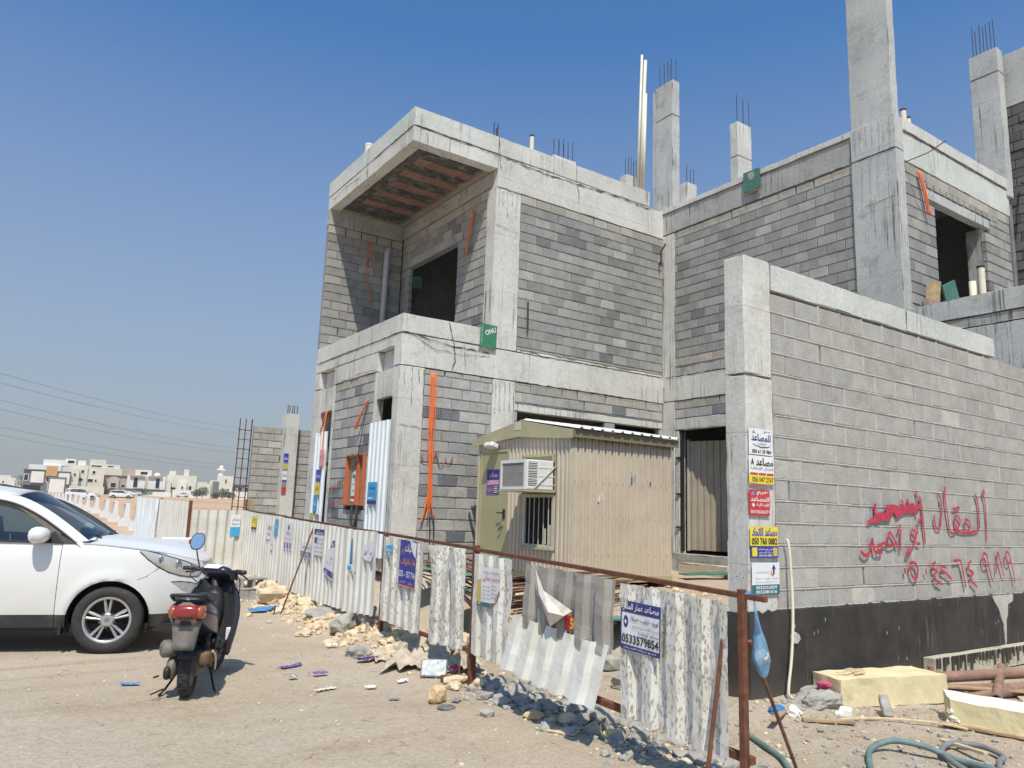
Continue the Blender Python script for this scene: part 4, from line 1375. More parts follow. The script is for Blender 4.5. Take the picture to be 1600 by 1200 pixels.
# ------------------------------------------------------------------ corrugated sheets
def ribbed(p0, p1, z0, z1, pitch, depth, prof=((0, 0), (.35, 0), (.5, 1), (.85, 1)), out=1, nz=2, warp=None, mb=None, phase=0.0):
    """upright ribbed sheet from p0 to p1 (xy); out = +1 puts crests on the left of p0->p1, -1 on the right"""
    a = Vector((p0[0], p0[1], 0)); b = Vector((p1[0], p1[1], 0))
    L = (b - a).length; t = (b - a) / L; n = Vector((-t.y, t.x, 0)) * out
    us = []
    k = -1
    while k * pitch < L + pitch:
        for f_, d in prof:
            u = (k + f_ + phase) * pitch
            if 0 <= u <= L: us.append((u, d * depth))
        k += 1
    if not us or us[0][0] > 1e-4: us.insert(0, (0, us[0][1] if us else 0))
    if us[-1][0] < L - 1e-4: us.append((L, us[-1][1]))
    rows = []
    for j in range(nz + 1):
        f = j / nz
        row = []
        for u, d in us:
            za = z0(u) if callable(z0) else z0; zb = z1(u) if callable(z1) else z1
            q = a + t * u + n * d + Vector((0, 0, za + (zb - za) * f))
            if warp: q = q + warp(u, f, t, n)
            row.append(q)
        rows.append(row)
    return (mb or MB()).grid(rows)


# ------------------------------------------------------------------ the site cabin
CX0, CX1, CY0, CY1, CZ0, CZ1 = 7.26, 9.40, 9.0, 11.58, .70, 2.80
cab = thing('site_cabin', 'beige corrugated site cabin with olive door and pitched white roof', 'cabin', (8.3, 10.3, .5))
mb = MB(); mb.box((CX0 + .03, CY0 + .03, CZ0 - .02), (CX1 - .03, CY1 - .03, 2.79)); mb.build('wall_core', M['brown_trim'], cab)
PR = ((0, 1), (.20, 1), (.24, 0), (.30, 0), (.34, 1), (.62, 1), (.70, -.6), (.92, -.6), (.98, 1))
ribbed((CX0 + .02, CY0), (CX1, CY0), CZ0, 2.80, .14, .018, PR, out=-1, nz=6, warp=lambda u, f, t, n: n * .004 * mnoise.noise(Vector((u * 1.7, f * 2, 3)))).build('long_wall', M['beige'], cab)
# short wall: strips beside door, window and air conditioner
PS = ((0, 0), (.40, 0), (.5, 1), (.9, 1))
DY0, DY1, WY0, WY1 = 10.66, 11.47, 9.36, 10.18
for ya, yb, za, zb in ((CY0, WY0 - .06, CZ0, 2.8), (WY1 + .05, DY0 - .05, CZ0, 2.8), (WY0 - .06, WY1 + .05, CZ0, 1.07), (WY0 - .06, WY1 + .05, 2.56, 2.8), (DY0 - .05, CY1, 2.70, 2.86)):
    ribbed((CX0, ya), (CX0, yb), za, zb, .105, .030, PS, out=1, nz=3).build('short_wall', M['beige'], cab)
ribbed((CX1, CY0), (CX1, CY1), CZ0, 2.8, .073, .010, PR, out=-1).build('rear_wall', M['beige'], cab)
for a_, b_ in (((CX0 - .02, CY0 - .012, CZ0), (CX0 + .022, CY0 + .03, 2.8)), ((CX0 - .03, CY1 - .02, CZ0), (CX0 + .02, CY1 + .02, 2.8)), ((CX1 - .02, CY0 - .012, CZ0), (CX1 + .01, CY0 + .02, 2.8))):
    MB().box(a_, b_).build('corner_trim', M['beige'], cab)
mb = MB()
for z in (2.12, 1.58, 1.02):
    for k in range(15): mb.obox((CX0 + .08 + k * .14, CY0 - .021, z + .01 * sin(k * 3)), (.012, .006, .012))
tag(mb.build('cladding_screw', M['brown_trim'], cab), kind='stuff')
MB().box((CX0 - .02, CY0 - .02, CZ0 - .09), (CX1 + .02, CY0 + .06, CZ0)).box((CX0 - .02, CY0 + .07, CZ0 - .09), (CX0 + .06, CY1, CZ0)).build('floor_beam', M['olive'], cab)
for x in (7.6, 8.4, 9.2):
    MB().box((x, CY0 + .08, CZ0 - .24), (x + .12, CY1, CZ0 - .1)).build('skid', M['rust'], cab)
# door
f = MB(); f.box((CX0 - .035, DY1, CZ0 + .1), (CX0 + .02, DY1 + .05, 2.70)); f.box((CX0 - .035, DY0 - .05, CZ0 + .1), (CX0 + .02, DY0, 2.70)); f.box((CX0 - .035, DY0, 2.65), (CX0 + .02, DY1, 2.70))
f.build('door_frame', M['olive'], cab)
dr = MB().box((CX0 - .022, DY0 + .004, CZ0 + .12), (CX0 + .01, DY1 - .004, 2.645)).build('door', M['olive_door'], cab)
h = MB(); h.tube([(CX0 - .03, DY0 + .07, 1.62), (CX0 - .08, DY0 + .07, 1.62), (CX0 - .085, DY0 + .19, 1.62)], .011, 8); h.box((CX0 - .035, DY0 + .04, 1.52), (CX0 - .022, DY0 + .10, 1.68)); h.tube([(CX0 - .03, DY0 + .10, 1.40), (CX0 - .06, DY0 + .10, 1.38), (CX0 - .06, DY0 + .17, 1.33)], .012, 6)
h.build('door_handle', M['black'], dr)
GL = NT('cabin_window_glass'); GL.done((0.022, 0.024, 0.025), 0.6, None, 0.0, **{'Specular IOR Level': .05})
M['glass_dark'] = GL.m
# window with bars, below the air conditioner
wf = MB()
for a, b in (((WY0, 1.10), (WY0 + .05, 1.93)), ((WY1 - .05, 1.10), (WY1, 1.93)), ((WY0 + .05, 1.10), (WY1 - .05, 1.15)), ((WY0 + .05, 1.88), (WY1 - .05, 1.93))):
    wf.box((CX0 - .03, a[0], a[1]), (CX0 + .03, b[0], b[1]))
wn = wf.build('window', M['frame_cream'], cab)
MB().box((CX0 - .075, WY0 - .03, 1.075), (CX0 + .0, WY1 + .03, 1.098)).build('sill', M['olive'], wn)
MB().box((CX0 + .012, WY0 + .05, 1.15), (CX0 + .018, WY1 - .05, 1.88)).build('pane', M['glass_dark'], wn)
for k in range(6):
    y = WY0 + .10 + k * .125
    MB().box((CX0 - .05, y, 1.12), (CX0 - .040, y + .012, 1.91)).build('window_bar', M['frame_cream'], wn)
MB().box((CX0 - .012, WY0 + .09, 1.16), (CX0 - .004, WY0 + .14, 1.46)).box((CX0 - .012, WY0 + .21, 1.16), (CX0 - .004, WY0 + .255, 1.40)).build('sash_stile', M['frame_cream'], wn)
# frame of the opening for the air conditioner
af = MB()
for a, b in (((WY0 - .01, 1.96), (WY0 + .03, 2.56)), ((WY1 - .06, 1.96), (WY1 - .02, 2.56)), ((WY0 + .03, 2.52), (WY1 - .06, 2.56)), ((WY0 + .03, 1.945), (WY1 - .06, 1.975))):
    af.box((CX0 - .06, a[0], a[1]), (CX0 + .03, b[0], b[1]))
af.build('opening_frame', M['olive'], cab)
MB().box((CX0 + .005, WY0, 1.97), (CX0 + .02, WY1, 2.55)).build('opening_board', M['olive_door'], cab)
# roof: gable ends over the short walls, shallow ribbed sheet
RZ0, RZ1, YM = 2.905, 3.145, (CY0 + CY1) / 2
ym0, ym1 = CY0 - .10, CY1 + .16
gab = [(ym0, 2.775), (ym0, 2.905), (YM - .05, 3.145), (ym1, 2.905), (ym1 + .02, 2.78), (CY1, 2.79), (YM, 2.875), (CY0 + .2, 2.78)]
Mg = Matrix(((0, 0, 1, 0), (1, 0, 0, 0), (0, 1, 0, 0), (0, 0, 0, 1)))
MB().prism(gab, CX0 - .085, CX0 - .06, Mg).build('gable_fascia', M['olive'], cab, fix=True)
MB().prism([(CY0, 2.70), (CY0, 2.80), (YM, 3.05), (CY1, 2.80), (CY1, 2.70)], CX0 - .01, CX0 + .03, Mg).build('gable', M['beige'], cab, fix=True)
MB().box((CX0 - .09, YM - .06, 2.985), (CX0 - .075, YM + .12, 3.12)).build('gable_vent', M['frame_cream'], cab)
MB().box((CX0 - .06, ym0, 2.79), (CX1 + .10, ym0 + .02, 2.915)).build('eave_flashing', M['brown_trim'], cab)
for sgn, ya, za, yb, zb in ((1, ym0 - .05, 2.925, YM, 3.165), (-1, ym1 + .05, 2.925, YM, 3.165)):
    mb = MB(); rows = [[], []]
    u = CX0 - .02
    while u < CX1 + .12:
        for f_, d in ((0, 0), (.07, 0), (.085, .028), (.125, .028), (.14, 0)):
            rows[0].append((u + f_, ya, za + d)); rows[1].append((u + f_, yb, zb + d))
        u += .21
    mb.grid(rows).build('roof_sheet', M['roof_white'], cab, solid=.004)
mb = MB(); rnd = random.Random(3)
for k in range(34):
    x = CX0 + .05 + k * .064
    mb.box((x, CY0 - .018, 2.79 - rnd.uniform(.015, .05)), (x + .035, CY0 - .012, 2.80))
tag(mb.build('eave_filler', M['brown_trim'], cab), kind='stuff')
lm = MB(); lm.obox((CX0 - .14, 11.02, 2.76), (.16, .26, .09), Matrix.Rotation(.3, 3, 'Y')); lm.box((CX0 - .08, 10.98, 2.74), (CX0 - .02, 11.06, 2.80))
lm.build('wall_lamp', M['plastic_white'], cab, bevel=.02)
for (x, z, w_, h_, ink) in ((8.86, 2.24, .055, .19, 'white'), (8.87, 2.15, .07, .04, 'inkblack'), (8.58, 2.18, .03, .12, 'inkblack'), (8.50, 2.16, .03, .10, 'tealblue'), (8.74, 2.12, .03, .05, 'inkblack'), (8.68, 2.24, .02, .02, 'inkblack'), (8.49, 2.28, .015, .06, 'inkgrey')):
    MB().box((x, CY0 - .0135, z), (x + w_, CY0 - .011, z + h_)).build('sticker_remnant', M['ink_' + ink], cab)
p = Poster('tiny white sticker on the beige corrugated long wall', (7.80, CY0 - .014, 1.83), (1, 0, 0), (0, 0, 1), .14, .14, 'white', cat='sticker', name='sticker',
           torn=[(0, .1), (.3, 0), (.5, .3), (1, .2), (.95, .9), (.5, 1), (.2, .8)])
p.text('صيانة', .3, .5, .8, .75, 'inkgrey').done()
p = Poster('purple and blue notice on the olive cabin door', (CX0 - .026, 11.30, 1.92), (0, -1, 0), (0, 0, 1), .40, .44, 'violet')
p.patch(.02, .60, .98, .98, 'navy').patch(.04, .40, .96, .58, 'pinkink').text('مصاعد', .20, .68, .85, .92, 'pinkink', .02).patch(.55, .06, .95, .36, 'inkblack')
for j in range(4): p.patch(.6, .09 + j * .07, .9, .12 + j * .07, 'white')
p.text('الدولية', .08, .12, .5, .30, 'pinkink').done()
# the air conditioner
M['dusty_wire'] = plain('dusty_grille_wire', (.36, .355, .32), .7)
ac = thing('air_conditioner', 'white window air conditioner with grey grille standing out of the cabin wall', 'air conditioner', (7.0, 9.65, 1.95))
AX0, AX1, AY0, AY1, AZ0, AZ1 = 6.68, 7.24, 9.35, 10.02, 1.985, 2.435
MB().box((AX0 + .02, AY0, AZ0), (AX1, AY1, AZ1)).build('case', M['plastic_white'], ac, bevel=.012)
fr = MB()
for a, b in (((AY0, AZ0), (AY0 + .04, AZ1)), ((AY1 - .04, AZ0), (AY1, AZ1)), ((AY0 + .04, AZ0), (AY1 - .04, AZ0 + .04)), ((AY0 + .04, AZ1 - .05), (AY1 - .04, AZ1))):
    fr.box((AX0 - .015, a[0], a[1]), (AX0 + .018, b[0], b[1]))
fr.build('front_frame', M['plastic_white'], ac)
gr = MB().box((AX0 + .004, AY0 + .04, AZ0 + .04), (AX0 + .012, AY1 - .04, AZ1 - .05)).build('grille', M['grille_grey'], ac)
mb = MB()
for k in range(22):
    mb.box((AX0 - .003, AY0 + .05 + k * .026, AZ0 + .045), (AX0 + .003, AY0 + .058 + k * .026, AZ1 - .055))
for k in range(14):
    mb.box((AX0 - .002, AY0 + .045, AZ0 + .05 + k * .026), (AX0 + .004, AY1 - .045, AZ0 + .057 + k * .026))
mb.build('grille_wire', M['dusty_wire'], gr)
for j in range(3):
    lv = MB().box((AX0 + .05, AY0 - .004, AZ0 + .06 + j * .125), (AX0 + .21, AY0 + .01, AZ0 + .165 + j * .125)).build('louvre_panel', M['black'], ac)
    for k in range(4):
        MB().box((AX0 + .05, AY0 - .008, AZ0 + .07 + j * .125 + k * .026), (AX0 + .21, AY0 - .004, AZ0 + .082 + j * .125 + k * .026)).build('louvre', M['plastic_white'], lv)
for k in range(3):
    MB().box((AX0 + .24, AY0 - .006, AZ0 + .07 + k * .13), (AX1 - .01, AY0 + .002, AZ0 + .085 + k * .13)).build('side_rib', M['plastic_white'], ac)
MB().tube([(AX0 + .16, AY0 - .012, AZ0 + .02), (AX1, AY0 - .012, AZ1 - .08)], .011, 6).build('bracket_stay', M['olive'], ac)
MB().box((AX0 - .03, AY0 - .02, AZ0 - .035), (AX1, AY1 + .02, AZ0 - .004)).build('bracket_tray', M['olive'], ac)

# doorway of the house: half open sheet metal door, steps
sd = thing('sheet_metal_door', 'half open corrugated door standing inside the dark doorway of the house', 'door', (13.0, 11.85, .95))
ribbed((13.02, 11.90), (13.55, 10.42), .95, 3.36, .15, .028, nz=3, out=-1).build('sheet', M['sheet_new'], sd, solid=.003)
sd.children[-1].color = (.05, .1, 0, 1)
sd.children[-1].data.materials.clear(); sd.children[-1].data.materials.append(plain('tan_door_sheet', (0.36, 0.31, 0.24), .6, 0, .1, 4))
MB().box((13.0, 11.89, .93), (13.05, 11.94, 3.40)).build('hinge_stile', M['frame_cream'], sd)
MB().box((XW + .05, 11.86, .92), (XW + .12, 11.92, 3.59)).build('hinge_post', M['black'], sd)
for z in (1.42, 2.15, 2.95):
    MB().box((XW - .015, 11.90, z), (XW + .05, 12.0, z + .035)).build('hinge', M['black'], sd)
st = thing('door_step', 'two rough concrete steps below the dark doorway', 'step', (12.5, 11, .5))
cpart('tread', [((12.28, 10.2, .4), (12.715, 11.75, .90))], 'concrete_dirty', st, 91, amp=.015)
cpart('tread', [((11.98, 10.0, .4), (12.27, 11.25, .74))], 'footing', st, 92, amp=.015)
"""yard things"""
o = MB().prism([(0, 0), (1.3, -.1), (1.5, .25), (.9, .42), (.1, .3)], 0, .02, Matrix.Translation((10.6, 9.75, .615))).build('board', M['green_old'], fix=True)
tag(o, 'flat pale green board lying in the yard between cabin and steps', 'board')
# ------------------------------------------------------------------ site fence of odd sheets
fence = thing('site_fence', 'long crooked fence of white peeling corrugated sheets on rusty posts', 'fence', (4.75, 7.6, 0))


def fpt(y, out=0.0):
    """point on the fence line; out > 0 is towards the road"""
    x = fence_x(y)
    return Vector((x - out, y, 0))


def fsheet(ya, yb, zb, zt, peel=.5, rust=.1, mat='sheet', pitch=.20, depth=.034, dent=.020, out=.02, lean=(0, 0), tops=None, seed=0, prof=None, name='corrugated_sheet'):
    """ya is the end nearer the viewer; zb, zt = (near, far) heights"""
    a = fpt(ya, out); b = fpt(yb, out)
    L = (b - a).length
    def z0(u): return zb[0] + (zb[1] - zb[0]) * u / L + .008 * sin(u * 31 + seed)
    def z1(u): return zt[0] + (zt[1] - zt[0]) * u / L + .010 * mnoise.noise(Vector((u * 6, seed, 0)))
    def warp(u, f, t, n):
        d = dent * (mnoise.noise(Vector((u * 2.6, f * 2.2, seed * 5.0))) + .5 * mnoise.noise(Vector((u * 7, f * 5, seed * 3.0))))
        s_ = lean[0] * (1 - f) + lean[1] * f
        q = n * (d + s_) + t * (.01 * mnoise.noise(Vector((f * 3, u, seed))))
        if tops: q += tops(u / L, f, t, n)
        return q
    # walking away from the viewer along +Y the road (-X) is on the left
    mb = ribbed(a.xy, b.xy, z0, z1, pitch, depth, prof or ((0, 0), (.38, 0), (.5, 1), (.88, 1)), out=1, nz=10, warp=warp, phase=seed * .37 % 1)
    o = mb.build(name, M[mat], fence, solid=.003)
    o.color = (peel, rust, 0, 1)
    return o


# sheets from the nearest to the farthest
fsheet(3.074, 4.057, (0.259, 0.276), (1.137, 1.162), 0.88, .7, seed=1, pitch=.235, depth=.042)
def flop(u, f, t, n): return n * (.10 * (1 - f) ** 1.5 * (.3 + u)) - t * 0.0
# the bent one: a grey upper half that hangs forward, a paler lower half kicked out over the road
fsheet(4.183, 5.41, (0.654, 0.696), (1.175, 1.2), .22, .15, 'sheet_grey', seed=2, lean=(.03, .0), pitch=.25, depth=.045)
o = fsheet(4.183, 5.477, (0.284, 0.343), (0.721, 0.78), .04, .1, 'sheet', seed=3, dent=.009, lean=(.14, .05), pitch=.25, depth=.045, tops=lambda u, f, t, n: t * (.05 * (1 - f)))
fsheet(5.594, 6.3, (0.301, 0.31), (1.217, 1.229), .80, .4, seed=4, pitch=.21)
fsheet(6.546, 7.308, (0.299, 0.272), (1.258, 1.26), 0.92, .4, seed=5, pitch=.24, tops=lambda u, f, t, n: n * (.07 * f ** 3 * sin(u * 9)) )
fsheet(7.51, 8.697, (0.303, 0.305), (1.276, 1.289), .74, .2, seed=6, pitch=.22)
fsheet(8.866, 10.13, (0.312, 0.234), (1.332, 1.332), .05, .12, seed=7, pitch=.22, dent=.008)
fsheet(10.172, 11.93, (0.25, 0.212), (1.341, 1.369), .04, .12, seed=8, pitch=.20, dent=.007)
fsheet(11.908, 13.86, (0.212, 0.19), (1.373, 1.403), .06, .2, seed=9, pitch=.20, dent=.008, out=.028)
fsheet(14.01, 15.33, (0.196, 0.19), (1.417, 1.425), .10, .35, seed=10, pitch=.20, dent=.008)
fsheet(15.36, 16.86, (0.19, 0.22), (1.43, 1.49), .14, .25, seed=11, pitch=.20, dent=.01)
# beyond the corner post the fence doubles back towards the road and on
def free_sheet(p0, p1, zb, zt, peel, rust, seed, mat='sheet', pitch=.2):
    L = (Vector(p1) - Vector(p0)).length
    mb = ribbed(p0, p1, lambda u: zb[0] + (zb[1] - zb[0]) * u / L, lambda u: zt[0] + (zt[1] - zt[0]) * u / L, pitch, .05, ((0, 0), (.22, 0), (.5, 1), (.72, 1)), out=1, nz=8,
                warp=lambda u, f, t, n: n * .02 * mnoise.noise(Vector((u * 2.6, f * 2.5, seed * 4.0))), phase=(.3 * seed) % 1)
    o = mb.build('corrugated_sheet', M[mat], fence, solid=.003); o.color = (peel, rust, 0, 1)
    return o


free_sheet((4.68, 16.90), (3.62, 16.98), (.12, .10), (1.49, 1.465), .35, .3, 22, 'sheet', .19)
free_sheet((3.57, 17.10), (3.45, 19.6), (.12, .12), (1.63, 1.67), .34, .25, 24)
free_sheet((3.455, 19.65), (3.40, 22.6), (.12, .2), (1.675, 1.72), .10, .05, 25, 'sheet_new', .3)
fm = []


def post(x, y, z0, z1, s_=.05):
    return MB().box((x - s_ / 2, y - s_ / 2, z0), (x + s_ / 2, y + s_ / 2, z1)).build('fence_post', M['rust'], fence, bevel=.003)


post(3.755, 3.024, -.15, 1.221, .042)
post(4.012, 6.402, -.15, 1.301, .055)
post(4.172, 8.791, -.15, 1.328); post(4.255, 10.141, -.15, 1.341); post(4.572, 13.929, -.15, 1.435); post(4.71, 16.92, -.1, 1.53, .06)
post(3.58, 17.04, -.1, 1.66, .06); post(3.46, 19.62, -.1, 1.70, .04)
def rail(a, b, w_=.035):
    t = (Vector(b) - Vector(a)); L = t.length
    R = t.to_track_quat('X', 'Z').to_matrix()
    MB().obox((Vector(a) + Vector(b)) / 2, (L, w_, w_), R).build('fence_rail', M['rust'], fence, bevel=.003)
rail((3.759, 2.856, 1.179), (3.999, 6.402, 1.262), .032)
rail((4.033, 6.42, 1.263), (4.188, 8.772, 1.315), .032)
rail((4.19, 8.819, 1.319), (4.27, 10.109, 1.337), .03)
rail((4.275, 10.172, 1.345), (4.592, 13.952, 1.417), .03)
rail((3.78, 2.982, 0.276), (4.015, 6.384, 0.318), .045); rail((4.034, 6.429, 0.301), (4.262, 10.109, 0.278), .04)
rail((4.606, 13.952, 1.426), (4.73, 16.9, 1.485), .025)
MB().box((3.965, 6.132, 0.31), (4.051, 6.438, 0.342)).build('foot_plate', M['rust'], fence)
# raking props of the end post and farther along
pr = MB(); pr.tube([(3.70, 3.12, .955), (3.56, 3.16, .0)], .013, 8); pr.build('prop_bar', M['rust'], fence)
pr = MB(); pr.tube([(3.79, 3.00, .93), (4.55, 3.22, -.02)], .012, 8); pr.build('prop_bar', M['rebar_red'], fence)
pr = MB(); pr.tube([(4.34, 11.75, 1.345), (3.84, 11.55, .0)], .013, 8); pr.tube([(3.78, 11.62, .14), (3.77, 11.64, -.02)], .012, 6); pr.build('prop_bar', M['rust'], fence)
pr = MB(); pr.tube([(3.56, 17.0, .75), (3.2, 17.5, .25)], .012, 6); pr.build('prop_bar', M['rust'], fence)
MB().prism([(0, 0), (.07, 0), (.085, .2), (.02, .2)], 0, .02, Matrix.Translation((4.06, 8.90, .03)) @ Matrix.Rotation(radians(90), 4, 'X') @ Matrix.Rotation(radians(90), 4, 'Y')).build('timber_wedge', M['wood_pale'], fence, fix=True)

# plastic bag tied to the end post
bag = MB()
prof = [(.012, 0), (.018, -.08), (.045, -.2), (.085, -.31), (.105, -.42), (.085, -.49), (.05, -.55), (.01, -.57)]
ring = 30
rows = []
for i_, (r_, z) in enumerate(catmull([(a, b, 0) for a, b in prof], 4) and [(q.x, q.y) for q in catmull([(a, b, 0) for a, b in prof], 4)]):
    row = []
    for k in range(ring):
        th = 2 * pi * k / ring
        cr = 1 + .30 * mnoise.noise(Vector((cos(th) * 2.2, sin(th) * 2.2, z * 7))) + .22 * abs(mnoise.noise(Vector((cos(th) * 6, sin(th) * 6, z * 11))))
        row.append(Vector((3.815 - z * .10 + .52 * r_ * cr * cos(th), 2.985 + z * .03 + .30 * r_ * cr * sin(th), 1.165 + .78 * z)))
    rows.append(row)
bag.grid(rows, wrap=True)
br = thing('plastic_bag', 'pale blue plastic bag with rubbish knotted to the end post of the fence', 'bag', (3.83, 2.98, .6))
bag.build('bag_skin', M['blue_bag'], br, smooth=True)
o = bpy.data.objects.new('rubbish', rock_mesh('rubbish', (.05, .038, .045), 3, M['paper_dirty'])); o.location = (3.865, 2.975, .84); link(o, br)
MB().tube([(3.76, 3.005, 1.19), (3.78, 2.99, 1.205), (3.815, 2.985, 1.165)], .012, 6).build('knot', M['blue_plastic'], br)

# ------------------------------------------------------------------ notices on the fence
def on_fence(label, y_left, y_right, z0, h_, paper, out=.062, tilt=0.0, group=None, torn=None, lift=None, bow=.004):
    """y_left is the far edge: from the road, right is towards the viewer"""
    a = fpt(y_left, out); b = fpt(y_right, out)
    u = (b - a); wd = u.length
    u.normalize()
    u2 = (u + Vector((0, 0, tilt))).normalized()
    v = Vector((0, 0, 1)); v = (v - u2 * v.dot(u2)).normalized()
    return Poster(label, a + Vector((0, 0, z0)), u2, v, wd, h_, paper, group=group, bow=bow, torn=torn, lift=lift)


NP = 'notices pasted on the site fence'
p = on_fence('white sticker with dark blue band and large phone number on the nearest fence sheet', 4.057, 3.646, 0.73, 0.323, 'white', .068, -.015)
p.patch(0, .76, 1, 1, 'navy').patch(0, 0, 1, .10, 'navy').patch(0, 0, .03, 1, 'navy').patch(.97, 0, 1, 1, 'navy')
p.text('مصاعد عمار المنار', .06, .79, .95, .96, 'white', .02).text('توريد - تركيب - صيانة', .26, .58, .95, .71, 'navy', .015).text('أفضل الأسعار وأعلى جودة', .30, .45, .95, .54, 'inkgrey').text('مصاعد كهربائية', .45, .34, .95, .42, 'navy').text('0533579854', .05, .14, .96, .32, 'inkblack', .025)
p.text('خدمة صيانة المصاعد', .10, .02, .92, .075, 'white')
p.poly([(.07, .60), (.10, .68), (.14, .70), (.18, .66), (.20, .58), (.18, .48), (.14, .44), (.09, .48)], 'navy').poly([(.11, .58), (.14, .62), (.17, .57), (.14, .51)], 'white').done()
# torn red strip under a hanging flap
p = on_fence('torn red and yellow notice half hidden under a hanging flap on the bent sheet', 5.082, 4.519, 0.78, 0.109, 'red', .072, -.06)
p.text('057', .04, .12, .30, .88, 'yellow', .03).text('505', .74, .12, .99, .88, 'yellow', .03).text('مؤسسة', .05, .92, .3, 1.3, 'red').done()
fl = MB()
A_, B_, C_, D_, E_ = fpt(5.166, .075) + Vector((0, 0, 1.158)), fpt(5.057, .11) + Vector((0, 0, 0.982)), fpt(4.603, .10) + Vector((0, 0, 0.906)), fpt(4.67, .13) + Vector((0, 0, 0.864)), fpt(4.83, .15) + Vector((0, 0, 0.763))
F_ = fpt(5.023, .09) + Vector((0, 0, 1.015)); G_ = fpt(4.788, .20) + Vector((0, 0, 0.881))
fl.add([A_, F_, C_, D_, E_, B_, G_], [(0, 1, 6, 5), (1, 2, 3, 6), (6, 3, 4), (5, 6, 4)])
o = fl.build('banner_flap', M['paper_dirty'], solid=.004)
tag(o, 'grey torn banner flap hanging in a point over the red notice', 'banner')
p = on_fence('green and white price list with red heading, lower corner torn and folded, on peeling sheet', 6.199, 5.762, 0.763, 0.353, 'white', .062, .02, torn=[(0, .02), (.55, 0), (.62, .12), (.80, .14), (1, .5), (1, 1), (.16, 1), (.13, .82), (0, .70)])
p.poly([(.0, .04), (.17, .05), (.17, .68), (0, .66)], 'gold').poly([(0, .0), (.56, 0), (.6, .11), (0, .11)], 'teal').text('مقاولات عامة', .28, .82, .96, .92, 'inkgrey').text('ترميم مباني', .24, .62, .98, .80, 'red', .01)
for j in range(4): p.text('دهانات وبلاط', .24, .18 + j * .1, .60, .24 + j * .1, 'inkgrey').text('سباكة', .62, .22 + j * .1, .84, .28 + j * .1, 'teal')
p.poly([(.80, .14), (1, .50), (.78, .26)], 'pinkink').done()
p = on_fence('royal blue banner with white and orange Arabic lines, corner peeling, across the scuffed sheet', 8.1, 7.639, 0.767, 0.512, 'royal', .064, -.02)
p.text('طلبات', .30, .72, .85, .92, 'white', .03).text('16 مقاولات', .10, .44, .96, .62, 'orange_ink', .02).text('053 - 157 714', .02, .20, .98, .34, 'white', .02).text('ترميم', .10, .05, .42, .14, 'pinkink').text('بناء', .60, .05, .9, .14, 'pinkink').text('عظم', .08, .66, .26, .82, 'orange_ink')
p.patch(.0, .0, 1, .03, 'orange_ink').poly([(.62, 1.0), (1.0, .97), (.98, .64), (.80, .76)], 'white').done()
p = on_fence('scrap of white and blue paper on scuffed sheet left of the blue banner', 8.538, 8.323, 1.106, 0.086, 'skyblue', .060, 0)
p.text('مصاعد', .1, .2, .9, .8, 'white').done()
p = on_fence('torn white notice with teal logo near the top of a clean sheet', 9.357, 8.96, 0.964, 0.259, 'white', .060, 0, torn=[(0, .2), (.3, 0), (.85, 0), (1, .3), (1, .95), (.5, 1), (.45, .7), (.1, .75)])
p.text('صاعد', .2, .25, .9, .55, 'tealblue', .02).done()
p = on_fence('blue and white notice torn down to a blue triangle on clean sheet', 9.89, 9.547, 0.787, 0.434, 'white', .060, 0, torn=[(0, 0), (1, .02), (1, .16), (.55, .2), (.45, 1), (.25, 1), (.28, .22), (0, .18)])
p.poly([(.26, .20), (.55, .2), (.45, .98), (.27, .98)], 'tealblue').patch(.05, .04, .5, .15, 'skyblue').done()
p = on_fence('tall torn white notice with red stamp and dark blue foot under the long rusty prop', 10.977, 10.509, 0.616, 0.546, 'white', .060, .0, torn=[(.0, .1), (.30, .05), (.95, -.05), (1, .5), (1, 1), (.75, .98), (.5, .75), (.2, .62), (.05, .6)])
p.poly([(.05, .1), (.98, .0), (1, .16), (.05, .24)], 'royal').poly([(.6, .78), (1, .8), (1, .98), (.8, .96)], 'royal').text('توريد', .3, .46, .9, .56, 'inkgrey').text('صيانة', .3, .34, .8, .42, 'red').text('0551 711', .12, .07, .95, .17, 'white').done()
p = on_fence('white notice with dark blue title bar beside the top of the rusty prop', 11.581, 11.062, 0.891, 0.391, 'white', .062, .0)
p.patch(0, .78, 1, 1, 'navy').text('مصاعد', .15, .8, .9, .97, 'white').patch(.06, .46, .35, .68, 'violet')
for j in range(4): p.text('تركيب مصاعد', .12, .10 + j * .16, .94, .20 + j * .16, 'inkgrey')
p.done()
p = on_fence('white notice with violet foot showing a phone number left of the rusty prop', 12.283, 11.711, 0.812, 0.233, 'white', .066, 0)
p.patch(0, .06, 1, .40, 'navy').text('050788', .1, .1, .9, .35, 'white').text('صيانة مصاعد', .1, .6, .9, .8, 'navy').done()
p = on_fence('grey and white notice with a small round emblem, alone on a wide clean sheet', 13.495, 12.952, 0.87, 0.457, 'white', .060, 0)
p.patch(.1, .04, .95, .26, 'violet').text('مصاعد', .2, .54, .85, .72, 'inkgrey', .02).poly([(.40, .80), (.48, .92), (.58, .92), (.64, .80), (.55, .74), (.46, .74)], 'navy').text('تركيب وصيانة', .12, .34, .92, .46, 'inkgrey').done()
p = on_fence('sky blue paper strip stuck high on a clean sheet beside a number notice', 14.30, 14.02, 1.062, 0.307, 'skyblue', .060, 0)
p.text('إعلان', .2, .4, .8, .7, 'white').done()
p = on_fence('small white notice with red digits next to the sky blue strip', 14.85, 14.42, 0.98, 0.301, 'white', .060, 0)
p.text('055', .2, .56, .85, .8, 'red', .02).text('للإيجار', .2, .2, .85, .42, 'red', .02).done()
p = on_fence('torn white slip hanging below the sky blue strip', 14.5, 14.24, 0.80, 0.168, 'white', .064, 0)
p.text('صيانة', .2, .4, .8, .7, 'inkgrey').done()
